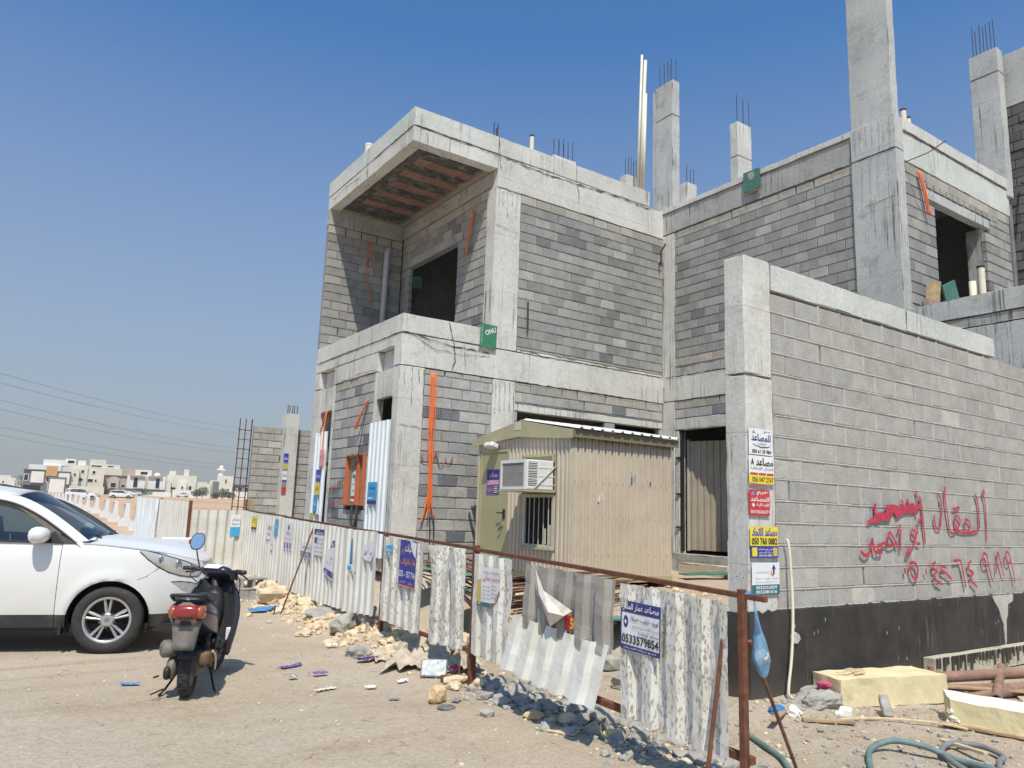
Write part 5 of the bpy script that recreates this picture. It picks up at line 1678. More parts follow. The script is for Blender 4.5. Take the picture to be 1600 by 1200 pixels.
p = on_fence('small yellow and black sticker at the top of a white sheet', 16.1, 15.66, 1.13, 0.253, 'yellow', .060, 0)
p.patch(0, .0, 1, .14, 'inkblack').patch(0, .5, 1, .58, 'gold').text('نقل عفش', .1, .62, .9, .9, 'inkgrey').done()
p = Poster('white and blue calendar notice on the far sheet that faces the road end on', (4.38, 16.86, .95), (1, -.07, 0), (0, 0, 1), .19, .44, 'white', group=NP)
p.patch(.0, 0, 1, .42, 'skyblue').text('مصاعد', .15, .7, .9, .9, 'inkgrey', .02).text('الرياض', .15, .5, .9, .64, 'navy').done()
# ------------------------------------------------------------------ vehicles
def coat(name, col, rough=.35, cw=0.8, dust=None):
    t = NT(name)
    p = t.pos()
    c = col
    if dust:
        z = t.posxyz()[2]
        m = t.math('MULTIPLY', t.ramp(t.math('ADD', z, t.math('MULTIPLY', t.noise(p, 4, 4), .25)), [(.35, 1.0), (.95, .15)]), t.ramp(t.noise(p, 9, 4), [(.3, .55), (.7, 1.0)]))
        c = t.mix(t.math('MULTIPLY', m, dust[1]), col, dust[0])
    return t.done(c, rough, None, 0.0, **{'Coat Weight': cw, 'Coat Roughness': .06})


M['car_white'] = coat('white_car_paint', (0.74, 0.745, 0.73), .4, .4, ((0.50, 0.43, 0.33), .42))
M['tyre'] = plain('dusty_tyre_rubber', (0.035, 0.034, 0.033), .85, 0, .25, 20, .2, ((0.11, 0.095, 0.08), .6))
M['clad'] = plain('dusty_black_cladding', (0.035, 0.037, 0.04), .7, 0, .2, 8, 0, ((0.13, 0.115, 0.095), .5))
M['alloy'] = plain('alloy_rim', (0.55, 0.55, 0.54), .32, .75, .08, 6, 0, ((0.35, 0.32, 0.28), .4))
M['alloy_dark'] = plain('shaded_rim_barrel', (0.09, 0.085, 0.08), .6, .4, .2, 10)
M['chrome'] = plain('chrome', (0.7, 0.71, 0.72), .15, .95, .03, 5)
g = NT('tinted_car_glass')
g_t = g.n('ShaderNodeBsdfTransparent'); g_t.inputs[0].default_value = (.36, .42, .43, 1)
g_g = g.n('ShaderNodeBsdfGlossy'); g_g.inputs['Roughness'].default_value = .03; g_g.inputs[0].default_value = (.9, .95, 1, 1)
g_f = g.n('ShaderNodeFresnel'); g_f.inputs[0].default_value = 1.5
g_m = g.n('ShaderNodeMixShader')
for a_, b_ in ((g_f.outputs[0], g_m.inputs[0]), (g_t.outputs[0], g_m.inputs[1]), (g_g.outputs[0], g_m.inputs[2]), (g_m.outputs[0], g.o.inputs[0])): g.t.links.new(a_, b_)
M['car_glass'] = g.m
M['seat_cloth'] = plain('grey_seat_cloth', (.10, .10, .105), .9)
g = NT('headlight_lens'); M['lens'] = g.done((0.60, 0.59, 0.52), 0.12, None, 0.35, **{'Coat Weight': .6})
g = NT('red_lens'); M['red_lens'] = g.done((0.26, 0.025, 0.02), 0.2, None, 0.0, **{'Coat Weight': .6})
g = NT('orange_lens'); M['orange_lens'] = g.done((0.36, 0.085, 0.03), 0.3, None, 0.0, **{'Coat Weight': .6})
M['scooter_navy'] = coat('navy_scooter_paint', (0.009, 0.011, 0.042), .35, .4, ((0.13, 0.105, 0.075), .22))
M['seat_black'] = plain('black_seat_vinyl', (0.022, 0.022, 0.024), .5, 0, .2, 12, 0, ((0.10, 0.09, 0.075), .5))
M['dusty'] = plain('dust_caked_plastic', (0.34, 0.27, 0.18), .9, 0, .25, 10, .2, ((0.16, 0.14, 0.12), .7))
M['dusty_grey'] = plain('dusty_grey_metal', (0.17, 0.16, 0.145), .65, .2, .3, 12, .1, ((0.30, 0.25, 0.18), .6))
M['muffler'] = plain('rusty_muffler', (0.17, 0.105, 0.06), .7, .3, .3, 14, .1)


def wheel(name, parent, c, r, wd, rim_r, spokes=True, side=-1):
    """wheel on a y axle; side = which way the rim looks"""
    Mw = Matrix.Translation(c) @ Matrix.Rotation(radians(90 * -side), 4, 'X')
    h = wd / 2
    root = MB().lathe([(rim_r, -h * .8), (rim_r + .02, -h * .95), (r - .05, -h), (r - .012, -h * .82), (r, -h * .5), (r, h * .5), (r - .012, h * .82), (r - .05, h), (rim_r + .02, h * .95), (rim_r, h * .8)], 56, Mw).build(name, M['tyre'], parent, smooth=True, world=False)
    MB().lathe([(rim_r - .002, h * .80), (rim_r - .012, h * .82), (rim_r - .022, h * .70), (rim_r - .03, h * .2), (rim_r - .03, -h * .7), (.02, -h * .72)], 48, Mw).build('rim_barrel', M['alloy_dark'], root, smooth=True, world=False)
    MB().lathe([(rim_r + .004, h * .86), (rim_r - .018, h * .88), (rim_r - .024, h * .70)], 48, Mw).build('rim_lip', M['alloy'], root, smooth=True, world=False)
    if not spokes: return root
    sp = MB()
    for k in range(5):
        a0 = pi / 2 + 2 * pi * k / 5 + .06
        for d in (-.20, .20):
            prev = None
            pts = []
            for f, rr in ((0, .055), (.3, .095), (.65, .15), (1, rim_r - .012)):
                a = a0 + d * (.75 + .25 * f) * (.095 / max(rr, .095)) ** .3
                pts.append((rr * cos(a), rr * sin(a), h * (.74 - .06 * f), .0125 + .006 * f, a))
            rows = []
            for (x, y, z, hw, a) in pts:
                tx, ty = -sin(a), cos(a)
                rows.append([Mw @ Vector(q) for q in ((x - tx * hw, y - ty * hw, z - .03), (x - tx * hw * .8, y - ty * hw * .8, z), (x, y, z + .009), (x + tx * hw * .8, y + ty * hw * .8, z), (x + tx * hw, y + ty * hw, z - .03))])
            sp.grid(rows)
    sp.lathe([(.075, h * .60), (.072, h * .80), (.058, h * .84), (.03, h * .83), (0.0, h * .83)], 24, Mw)
    sp.build('spokes', M['alloy'], root, smooth=True, world=False)
    nb_ = MB()
    for k in range(5):
        a = pi / 2 + 2 * pi * (k + .5) / 5
        nb_.lathe([(.014, h * .70), (.014, h * .85), (0, h * .85)], 10, Mw @ Matrix.Translation((.072 * cos(a), .072 * sin(a), 0)))
    nb_.build('wheel_nut', M['alloy_dark'], root, world=False)
    lg = MB()                                             # cap emblem: slanted letter in an oval
    lg.lathe([(.021, h * .835), (.023, h * .85), (.025, h * .835)], 20, Mw)
    for dx in (-.009, .009): lg.obox(Mw @ Vector((dx, 0, h * .845)), (.005, .026, .004), Mw.to_3x3() @ Matrix.Rotation(-.35, 3, 'Z'))
    lg.obox(Mw @ Vector((0, 0, h * .845)), (.018, .005, .004), Mw.to_3x3())
    lg.build('cap_emblem', M['alloy_dark'], root, world=False)
    return root


def smooth_tab(v, xs_, ys_):
    if v <= xs_[0]: return ys_[0]
    for i in range(len(xs_) - 1):
        if v <= xs_[i + 1]:
            t = (v - xs_[i]) / (xs_[i + 1] - xs_[i])
            a = ys_[max(i - 1, 0)]; b = ys_[i]; c = ys_[i + 1]; d = ys_[min(i + 2, len(ys_) - 1)]
            return 0.5 * ((2 * b) + (c - a) * t + (2 * a - 5 * b + 4 * c - d) * t * t + (3 * b - a - 3 * c + d) * t ** 3)
    return ys_[-1]


def car_surface(s, z):
    """right-hand half of the body: s runs along the side and round the nose (s 1.45..2.45) or the tail; returns x, y >= 0"""
    Wd = smooth_tab(z, [.25, .40, .55, .75, .92, 1.00, 1.10], [.845, .882, .900, .912, .908, .893, .862])
    if s > 1.45:
        th = min(1.0, (s - 1.45) / 1.0) * pi / 2
        xn = smooth_tab(z, [.25, .40, .55, .70, .80, .90, .98, 1.10], [2.19, 2.255, 2.29, 2.285, 2.26, 2.22, 2.16, 2.07])
        return 1.45 + (xn - 1.45) * sin(th) ** (2 / 2.35), Wd * max(0.0, cos(th)) ** (2 / 2.35)
    if s < -1.55:
        th = min(1.0, (-1.55 - s) / 1.0) * pi / 2
        xn = smooth_tab(z, [.25, .5, .8, 1.1], [-2.12, -2.2, -2.16, -2.08])
        return -1.55 + (xn + 1.55) * sin(th) ** (2 / 2.6), Wd * max(0.0, cos(th)) ** (2 / 2.6)
    fl = 0.0
    for ax in (1.32, -1.32):                              # slight flare over the wheels
        d = hypot(s - ax, z - .35)
        fl += .018 * math.exp(-((d - .44) / .06) ** 2)
    return s, Wd + fl


def car_top(s):
    return smooth_tab(s, [-2.55, -1.5, 0.0, .8, .98, 1.2, 1.5, 1.75, 2.0, 2.2, 2.45], [1.10, 1.14, 1.10, 1.085, 1.075, 1.065, 1.035, .995, .945, .91, .895])


M['fog_pocket'] = plain('shaded_fog_pocket', (.42, .42, .41), .5)


def make_car(name, label, loc, rotz, group=None, paint='car_white'):
    car = thing(name, label, 'car', loc, rotz, group)
    build_car(car, paint)
    for o in car.children_recursive:                      # the upper body stands a little higher than first drawn
        for v in o.data.vertices:
            v.co.z += .068 * sm(v.co.z, .76, 1.05)
    return car


def build_car(car, paint):
    zs = [.27, .33, .395, .405, .44, .48, .52, .56, .60, .64, .68, .72, .755, .79, .83, .87, .91]
    def P(s, z, sg, off=0.0):
        x, y = car_surface(s, z)
        if off:
            x2, y2 = car_surface(s + .01, z); x1, y1 = car_surface(s - .01, z)
            t = Vector((x2 - x1, y2 - y1)); t.normalize()
            n = Vector((-t.y, t.x))
            if s <= 1.45: n = Vector((0, 1)) if n.y > 0 else Vector((0, -1))
            if n.y < 0 or (s > 1.45 and n.x < 0): n = -n
            x += n.x * off; y += n.y * off
        return (x, y * sg, z)
    def side(s0, s1, nm, sg, step=.036, zlo=.27):
        n = max(2, int((s1 - s0) / step))
        ss = [s0 + (s1 - s0) * i / n for i in range(n + 1)]
        rows = []
        rr = [z for z in zs if z >= zlo]
        for z in rr: rows.append([P(s, z, sg) for s in ss])
        for f in (.33, .66, 1.0):
            rows.append([P(s, .91 + (car_top(s) - .91) * f, sg) for s in ss] if True else None)
        V = [list(p) for r_ in rows for p in r_]
        m = len(ss)
        F = []; mi = []
        for j in range(len(rows) - 1):
            for i in range(m - 1):
                q = [j * m + i, j * m + i + 1, (j + 1) * m + i + 1, (j + 1) * m + i]
                ins = 0
                for v in q:
                    x, y, z = V[v]
                    if min(hypot(x - 1.32, z - .35), hypot(x + 1.32, z - .35)) < .408 and abs(y) > .6: ins += 1
                if ins == 4: continue
                F.append(tuple(q)); mi.append(1 if (j < len(rr) and rr[j] < .40) else 0)
        for v in V:
            for ax in (1.32, -1.32):
                dx, dz = v[0] - ax, v[2] - .35
                d = hypot(dx, dz)
                if d < .408 and abs(v[1]) > .6:
                    v[0] = ax + dx / d * .408; v[2] = .35 + dz / d * .408
        mb = MB(); mb.v = [tuple(v) for v in V]; mb.f = F; mb.mi = mi
        return mb.build(nm, [M[paint], M['clad']], car, smooth=True, world=False)
    for sg in (-1, 1):
        side(.806, 2.45, 'front_wing', sg)
        d = side(-.25, .800, 'front_door', sg)
        r_ = side(-2.55, -.256, 'rear_body', sg)
        # wheel well
        for ax in (1.32, -1.32):
            mb = MB()
            rows = []
            for k in range(25):
                a = -0.35 + (pi + .7) * k / 24
                rows.append([(ax + .407 * cos(a), sg * yy, .35 + .407 * sin(a)) for yy in (.895, .86, .5)])
            mb.grid(rows)
            mb.grid([[(ax + rr_ * cos(-.35 + (pi + .7) * k / 24), sg * .5, .35 + rr_ * sin(-.35 + (pi + .7) * k / 24)) for k in range(25)] for rr_ in (.407, .02)])
            mb.build('wheel_well', M['black'], car, world=False)
        # black mud flap and arch edge
        MB().box((.86, sg * .70, .20), (.885, sg * .89, .42)).build('mud_flap', M['black'], car, world=False)
        wheel('front_wheel', car, (1.32, sg * .80, .35), .351, .225, .236, True, sg)
        wheel('rear_wheel', car, (-1.32, sg * .80, .35), .351, .225, .236, True, sg)
        # side glass, mirror triangle
        rows = []
        for f in (0, .25, .5, .75, 1.0):
            zz = 1.088 + (1.50 - 1.088) * f
            x0 = .80 - .62 * f ** 1.05
            yy = .868 - .235 * f ** 1.15
            rows.append([(x0 + (-1.55 + .15 * f - x0) * k / 8, sg * (yy - .0), zz + .03 * sin(pi * (k / 8)) * f + .05 * (1 - f) * k / 8) for k in range(9)])
        MB().grid(rows).build('side_window', M['car_glass'], car, smooth=True, world=False)
        MB().add([(.80, sg * .878, 1.075), (.93, sg * .875, 1.072), (.70, sg * .838, 1.20), (.60, sg * .85, 1.10)], [(0, 1, 2, 3)]).build('mirror_triangle', M['black'], car, world=False, solid=.012)
        # A pillar and roof rail
        pts = [Vector((.985, sg * .855, 1.075)), Vector((.72, sg * .80, 1.27)), Vector((.45, sg * .735, 1.435)), Vector((.16, sg * .672, 1.545)), Vector((-.3, sg * .645, 1.60)), Vector((-.9, sg * .64, 1.60)), Vector((-1.6, sg * .65, 1.54)), Vector((-2.0, sg * .68, 1.38))]
        wid = [.055, .055, .05, .05, .05, .05, .05, .05]
        rows = []
        for p, w_ in zip(catmull(pts, 4), [.055] * 99):
            rows.append([p + Vector((.02, sg * .012, -.055)), p + Vector((.0, sg * .015, -.015)), p + Vector((.01, -sg * .02, .012)), p + Vector((.05, -sg * .075, .022))])
        MB().grid(rows).build('roof_pillar', M[paint], car, smooth=True, world=False)
        # black trim along the front edge of the side window
        tr = MB().tube([p + Vector((.0, sg * .018, -.052)) for p in catmull(pts[:5], 4)], .013, 6); tr.build('window_trim', M['black'], car, world=False)
        MB().tube([(.80, sg * .882, 1.082), (0.2, sg * .886, 1.09), (-1.5, sg * .89, 1.14)], .011, 6).build('belt_trim', M['black'], car, world=False)
        MB().tube([(-.10, sg * .60, 1.645), (-.3, sg * .595, 1.685), (-.9, sg * .595, 1.70), (-1.6, sg * .60, 1.64)], .014, 6).build('roof_rail', M['clad'], car, world=False)
        # mirror
        mr = MB()
        rows = []
        for k in range(9):
            a = -pi / 2 + pi * k / 8
            cy = .965 + .125 * sin(a) * 1.0; rr = max(.001, cos(a)) ** .5
            rows.append([(.58 + .10 * rr * cos(b) * (1.2 if cos(b) > 0 else .75), sg * (cy + .03), 1.16 + .088 * rr * math.copysign(abs(sin(b)) ** .8, sin(b))) for b in [2 * pi * j / 14 for j in range(14)]])
        mir = mr.grid(rows, wrap=True).build('door_mirror', M[paint], car, smooth=True, world=False)
        MB().obox((.62, sg * 1.085, 1.185), (.10, .02, .022), Matrix.Rotation(sg * -.5, 3, 'Z')).build('indicator', M['lens'], mir, world=False)
        MB().tube([(.64, sg * .865, 1.10), (.60, sg * .93, 1.115)], [.03, .035], 8).build('mirror_arm', M['black'], mir, world=False)
        # headlight let into the wing
        tt = [1.53, 1.59, 1.67, 1.76, 1.86, 1.96, 2.06, 2.12]
        zt = [1.022, 1.013, .995, .972, .946, .918, .885, .862]; zb = [1.006, .945, .885, .838, .806, .788, .786, .815]
        rows = []
        for s_, a, b in zip(tt, zt, zb): rows.append([P(s_, b + (a - b) * f, sg, .010 * sin(pi * f) + .006) for f in (0, .25, .5, .75, 1)])
        hl = MB().grid(rows).build('headlight', M['lens'], car, smooth=True, world=False)
        for s_, z_, r_2 in ((1.70, .940, .030), (1.86, .895, .044), (1.99, .866, .034)):
            c = Vector(P(s_, z_, sg, .014)); nrm = (Vector(P(s_, z_, sg, .05)) - Vector(P(s_, z_, sg, .0))).normalized()
            Mh = Matrix.Translation(c) @ nrm.to_track_quat('Z', 'Y').to_matrix().to_4x4()
            MB().lathe([(r_2, .0), (r_2 * .9, .006), (r_2 * .55, .004), (0, .008)], 20, Mh).build('lamp_reflector', M['chrome'], hl, smooth=True, world=False)
        ed = MB().tube([Vector(P(s_, z_, sg, .006)) for s_, z_ in list(zip(tt, zt)) + list(zip(reversed(tt), reversed(zb)))] + [Vector(P(tt[0], zt[0], sg, .006))], .004, 6)
        ed.build('lamp_edge', M['black'], hl, world=False)
        # fog lamp pocket
        rows = []
        for s_, a, b in zip([1.80, 1.88, 1.98, 2.08, 2.14], [.735, .735, .72, .69, .65], [.725, .655, .59, .575, .61]):
            rows.append([P(s_, b + (a - b) * f, sg, .004) for f in (0, .5, 1)])
        MB().grid(rows).build('fog_pocket', M['fog_pocket'], car, smooth=True, world=False)
        rows = []
        for s_, a, b in zip([1.99, 2.03, 2.07], [.675, .685, .67], [.605, .59, .60]): rows.append([P(s_, b + (a - b) * f, sg, .010) for f in (0, .5, 1)])
        MB().grid(rows).build('fog_lamp', M['lens'], car, smooth=True, world=False)
        MB().tube([Vector(P(s_, z_, sg, .003)) for s_, z_ in zip([1.78, 1.86, 1.96, 2.06, 2.16], [.745, .745, .73, .70, .65])], .0045, 6).build('bumper_crease', M['clad'], car, world=False)
        # shut line between bumper and wing, hood shut line
        MB().tube([Vector(P(s_, z_, sg, -.0005)) for s_, z_ in zip([1.52, 1.58, 1.66, 1.74], [.77, .80, .86, .905])], .003, 5).build('shut_line', M['black'], car, world=False)
        MB().tube([Vector(P(s_, car_top(s_) - .008, sg, -.001)) for s_ in [1.0 + .07 * i for i in range(12)]], .0035, 5).build('shut_line', M['black'], car, world=False)
    # bonnet
    rows = []
    for i in range(31):
        s = .96 + (2.45 - .96) * i / 30
        z = car_top(s); x, y = car_surface(s, z)
        row = []
        for k in range(-10, 11):
            f = k / 10
            crown = .062 * (1 - abs(f) ** 2.2) * (1 if s < 1.9 else max(0, 1 - (s - 1.9) / .55 * .8))
            rid = .010 * math.exp(-((abs(f) - .62) / .10) ** 2) * sm(2.2 - s, 0, .5)
            row.append((x + .04 * (1 - f * f) * (1 if s < 1.2 else .3), y * f, z + crown + rid + .003))
        rows.append(row)
    MB().grid(rows).build('bonnet', M[paint], car, smooth=True, world=False)
    # windscreen, cowl, roof, rear glass
    rows = []
    for j in range(9):
        f = j / 8
        rows.append([(1.0 + .13 * (1 - g_ * g_) - (.80 + .03 * (1 - g_ * g_)) * f ** .96, g_ * (.845 - .185 * f), 1.072 + .478 * f ** .93 + .055 * (1 - g_ * g_) * (.4 + .6 * f)) for g_ in [k / 8 for k in range(-8, 9)]])
    ws = MB().grid(rows).build('windscreen', M['car_glass'], car, smooth=True, world=False)
    MB().grid([[(1.0 + .13 * (1 - g_ * g_) + o_, g_ * .85, 1.074 + .022 * (1 - g_ * g_) + h_) for g_ in [k / 8 for k in range(-8, 9)]] for o_, h_ in ((-.03, .022), (.045, .022))]).build('cowl_panel', M['black'], car, world=False)
    for y0 in (-.55, .1):
        MB().tube([(1.10, y0, 1.125), (1.06, y0 - .1, 1.15), (1.0, y0 + .45, 1.17)], .009, 6).build('wiper', M['black'], car, world=False)
    rows = []
    for i in range(11):
        x = .24 - 2.14 * i / 10
        ze = smooth_tab(x, [-1.9, -1.4, -.7, -.2, .24], [1.47, 1.575, 1.625, 1.605, 1.555]); yw = .625 + .02 * sin(pi * i / 10)
        rows.append([(x - .0, g_ * yw, ze + .055 * (1 - g_ * g_)) for g_ in [k / 6 for k in range(-6, 7)]])
    MB().grid(rows).build('roof', M[paint], car, smooth=True, world=False, solid=.03)
    MB().grid([[(-1.9 - .25 * f, g_ * (.63 + .15 * f), 1.47 + .05 * (1 - g_ * g_) - .36 * f) for g_ in [k / 6 for k in range(-6, 7)]] for f in (0, .5, 1)]).build('rear_window', M['car_glass'], car, smooth=True, world=False)
    # dark inner body keeps the gaps black
    ib = MB()
    ib.box((-2.0, -.80, .30), (.92, .80, .62)); ib.box((.90, -.48, .24), (1.95, .48, .90)); ib.box((-2.05, -.78, .22), (2.0, .5, .30));     ib.build('underbody', M['black'], car, world=False)
    # dashboard, wheel, seats seen through the glass
    MB().add([(1.08, -.80, 1.03), (1.08, .80, 1.03), (.72, .78, 1.06), (.72, -.78, 1.06), (.62, .78, .70), (.62, -.78, .70)], [(0, 1, 2, 3), (3, 2, 4, 5)]).build('dashboard', M['black'], car, world=False)
    for sg in (-1, 1):
        sx = sg * .38
        st = MB().obox((.0, sx, .78), (.50, .48, .16)).obox((-.28, sx, 1.04), (.15, .46, .60), Matrix.Rotation(-.22, 3, 'Y')).obox((-.36, sx, 1.42), (.10, .26, .18)).build('seat', M['seat_cloth'], car, world=False, bevel=.05)
        MB().box((.02, sg * .835, .5), (.80, sg * .845, 1.06)).build('door_lining', M['black'], car, world=False)
    MB().lathe([(.175, -.013), (.19, 0), (.175, .013), (.16, 0)], 24, Matrix.Translation((.48, .38, 1.02)) @ Matrix.Rotation(radians(-62), 4, 'Y'), close=True).build('steering_wheel', M['black'], car, world=False)
    MB().obox((-1.1, 0, .92), (.5, 1.3, .5)).build('rear_bench', M['seat_cloth'], car, world=False, bevel=.06)
    # grille with bright slats and the oval badge
    gl = MB()
    for z in (.655, .70, .745): gl.obox((2.288 - (z - .65) * .05, 0, z), (.03, .86, .014))
    gl.build('grille_slat', M['chrome'], car, world=False)
    MB().obox((2.27, 0, .70), (.03, .92, .15)).build('grille_opening', M['black'], car, world=False)
    bd = MB()
    bd.lathe([(.052, 0), (.060, .006), (.068, 0)], 24, Matrix.Translation((2.268, 0, .835)) @ Matrix.Rotation(radians(82), 4, 'Y') @ Matrix.Diagonal((.62, 1, 1, 1)))
    for dy in (-.022, .022): bd.obox((2.272, dy, .835), (.006, .010, .055), Matrix.Rotation(.35, 3, 'X'))
    bd.obox((2.272, 0, .835), (.006, .05, .010))
    bd.build('badge', M['chrome'], car, world=False)
    MB().obox((2.27, 0, .36), (.05, 1.2, .06)).build('lower_lip', M['clad'], car, world=False)
    return car


main_car = make_car('parked_car', 'white compact SUV parked close by, front half in view at the left edge', (.284, 10.632, .0), radians(-19))


def loft(secs, n=16, sq=2.6):
    """secs: (x, z, half width, half height[, y]) super-elliptic rings"""
    rows = []
    for sct in secs:
        x, z, hw, hh = sct[:4]; y = sct[4] if len(sct) > 4 else 0
        row = []
        for k in range(n):
            a = 2 * pi * k / n
            ca, sa = cos(a), sin(a)
            row.append((x, y + hw * math.copysign(abs(ca) ** (2 / sq), ca), z + hh * math.copysign(abs(sa) ** (2 / sq), sa)))
        rows.append(row)
    mb = MB().grid(rows, wrap=True)
    mb.f.append(tuple(reversed(range(n)))); mb.mi.append(0)
    mb.f.append(tuple(range((len(rows) - 1) * n, len(rows) * n))); mb.mi.append(0)
    return mb


sc = thing('motor_scooter', 'dusty dark navy motor scooter seen from behind, handlebar turned, parked by the white car', 'scooter', (1.61, 7.10, 0.0), radians(66.5))
def sp_(mb, nm, mat, parent=sc, smooth=True, **k): return mb.build(nm, M[mat], parent, smooth=smooth, world=False, **k)
R_T = .215
def small_wheel(nm, c, parent, M0=None):
    Mw = (M0 or Matrix.Identity(4)) @ Matrix.Translation(c) @ Matrix.Rotation(radians(90), 4, 'X')
    o = sp_(MB().lathe([(.13, -.035), (.15, -.045), (.185, -.05), (.208, -.034), (R_T, 0), (.208, .034), (.185, .05), (.15, .045), (.13, .035)], 40, Mw), nm, 'tyre', parent)
    mb = MB()
    for k in range(44):
        a = 2 * pi * k / 44
        mb.obox(Mw @ Vector((.213 * cos(a), .213 * sin(a), .018 * (1 if k % 2 else -1))), (.008, .014, .034), Mw.to_3x3() @ Matrix.Rotation(a, 3, 'Z'))
    sp_(mb, 'tread', 'tyre', o, False)
    rm = MB().lathe([(.132, -.034), (.125, -.03), (.06, -.03), (.05, -.05), (0, -.05)], 32, Mw).lathe([(.132, .034), (.125, .03), (.06, .03), (.05, .05), (0, .05)], 32, Mw)
    sp_(rm, 'rim', 'dusty_grey', o)
    return o
small_wheel('rear_wheel', (0, 0, R_T), sc)
# tail body, seat, rail
sp_(loft([(-.335, .735, .06, .035), (-.315, .735, .115, .062), (-.25, .725, .150, .090), (-.12, .69, .172, .12), (.05, .645, .178, .15), (.22, .59, .170, .185), (.36, .53, .150, .21), (.44, .46, .135, .19), (.47, .40, .12, .13)], 20), 'tail_body', 'scooter_navy')
sp_(loft([(-.30, .812, .07, .012), (-.27, .822, .112, .030), (-.10, .822, .130, .036), (.12, .796, .132, .038), (.34, .770, .125, .04), (.47, .765, .105, .04), (.52, .755, .06, .02)], 18), 'seat', 'seat_black')
sp_(MB().tube(catmull([(-.10, .145, .80), (-.24, .14, .845), (-.315, .115, .862), (-.335, 0, .866), (-.315, -.115, .862), (-.24, -.14, .845), (-.10, -.145, .80)], 5), .015, 8), 'grab_rail', 'black')
# lamp: red centre with orange corners
tl = sp_(loft([(-.362, .728, .07, .030), (-.35, .728, .098, .050), (-.325, .728, .118, .062), (-.28, .728, .13, .07)], 20), 'tail_light', 'red_lens')
for sg in (-1, 1): sp_(loft([(-.350, .728, .020, .030, sg * .098), (-.322, .728, .030, .052, sg * .108), (-.27, .728, .03, .058, sg * .118)], 14), 'indicator', 'orange_lens', tl)
sp_(MB().box((-.368, -.055, .676), (-.34, .055, .694)), 'lamp_bar', 'black', tl, False)
# mudguard with dust-caked number plate carrier
mg = MB()
rows = []
for f in range(7):
    t = f / 6
    x = -.285 - .045 * t; z = .665 - .235 * t; hw = .118 - .040 * t
    rows.append([(x + .035, -hw, z), (x, -hw * .92, z), (x - .006, 0, z), (x, hw * .92, z), (x + .035, hw, z)])
sp_(mg.grid(rows), 'mudguard', 'dusty_grey', solid=.006)
sp_(MB().prism([(-.085, .0), (.085, .0), (.062, -.15), (.03, -.172), (-.03, -.172), (-.062, -.15)], 0, .006, Matrix.Translation((-.300, 0, .64)) @ Matrix.Rotation(radians(-101), 4, 'Y') @ Matrix.Rotation(radians(90), 4, 'Z')), 'plate_carrier', 'dusty', smooth=False)
sp_(MB().box((-.318, -.04, .622), (-.300, .04, .655)), 'plate_slot', 'black', smooth=False)
sp_(MB().grid([[(.0 + (R_T + .035) * cos(a), y, R_T + (R_T + .035) * sin(a)) for a in [radians(40 + 11 * k) for k in range(11)]] for y in (-.062, 0, .062)]), 'inner_fender', 'black', solid=.004)
# engine and drive case on the left, silencer on the right
en = sp_(loft([(-.10, .24, .030, .06, .125), (-.06, .24, .045, .09, .125), (.10, .25, .05, .095, .13), (.35, .26, .05, .09, .125), (.52, .27, .035, .06, .115)], 16), 'drive_case', 'dusty_grey')
Mc = Matrix.Translation((-.06, .155, .40)) @ Matrix.Rotation(radians(90), 4, 'X') @ Matrix.Rotation(radians(25), 4, 'Y')
sp_(MB().lathe([(0, .06), (.05, .06), (.068, .045), (.072, 0), (.072, -.05), (.05, -.07), (0, -.07)], 22, Mc), 'air_filter', 'dusty_grey')
sp_(MB().lathe([(0, .062), (.035, .062), (.035, .075), (0, .075)], 16, Mc), 'filter_cap', 'dusty', en)
sp_(loft([(-.13, .21, .02, .035, .15), (-.10, .21, .03, .055, .15), (.0, .21, .03, .055, .15)], 14), 'kick_cover', 'black')
sp_(MB().obox((.15, -.02, .27), (.42, .17, .20)), 'engine_block', 'dusty_grey', smooth=False, bevel=.03)
sp_(MB().tube([(.45, -.06, .20), (.30, -.12, .19), (.18, -.135, .24), (.10, -.135, .27)], .018, 8), 'exhaust_pipe', 'muffler')
sp_(loft([(-.16, .335, .030, .034, -.135), (-.145, .335, .055, .06, -.135), (.02, .32, .060, .065, -.135), (.22, .30, .055, .06, -.135), (.30, .29, .03, .035, -.135)], 18), 'silencer', 'muffler')
sp_(MB().tube(catmull([(-.12, -.20, .39), (-.02, -.205, .34), (.06, -.20, .26), (.12, -.19, .20)], 4), .012, 6), 'heat_shield', 'alloy')
for sg in (-1, 1):
    sp_(MB().tube([(-.03, sg * .105, .24), (.12, sg * .125, .60)], .022, 10), 'shock_absorber', 'black')
sp_(MB().tube([(.30, .12, .18), (.12, .20, .03), (.02, .22, .01)], .010, 6).tube([(.30, -.12, .18), (.16, -.19, .04), (.10, -.22, .012)], .010, 6), 'centre_stand', 'black')
sp_(MB().tube([(-.16, .20, .20), (-.22, .22, .20)], .008, 6).tube([(.05, .2, .05), (-.14, .25, .05)], .007, 6), 'stand_foot', 'black')
# floor, leg shield, front
sp_(loft([(.40, .33, .15, .05), (.55, .31, .165, .035), (.78, .31, .165, .035), (.86, .34, .15, .05)], 14), 'footboard', 'black')
rows = []; rows2 = []
for k in range(9):
    f = k / 8
    x = .80 + .05 * f + .13 * f * f; z = .20 + .68 * f; hw = smooth_tab(f, [0, .25, .55, .8, 1], [.19, .225, .245, .215, .14])
    rows.append([(x + .10 * abs(g_) ** 2 * -.4 + .06 * (1 - g_ * g_), g_ * hw, z) for g_ in [j / 6 for j in range(-6, 7)]])
    rows2.append([(x + .06 + .05 * (1 - abs(g_) ** 2.5) + .03 * (1 - g_ * g_), g_ * (hw + .004), z) for g_ in [j / 6 for j in range(-6, 7)]])
sp_(MB().grid(rows), 'leg_shield', 'black', solid=.008)
sp_(MB().grid(rows2), 'front_panel', 'scooter_navy', solid=.006)
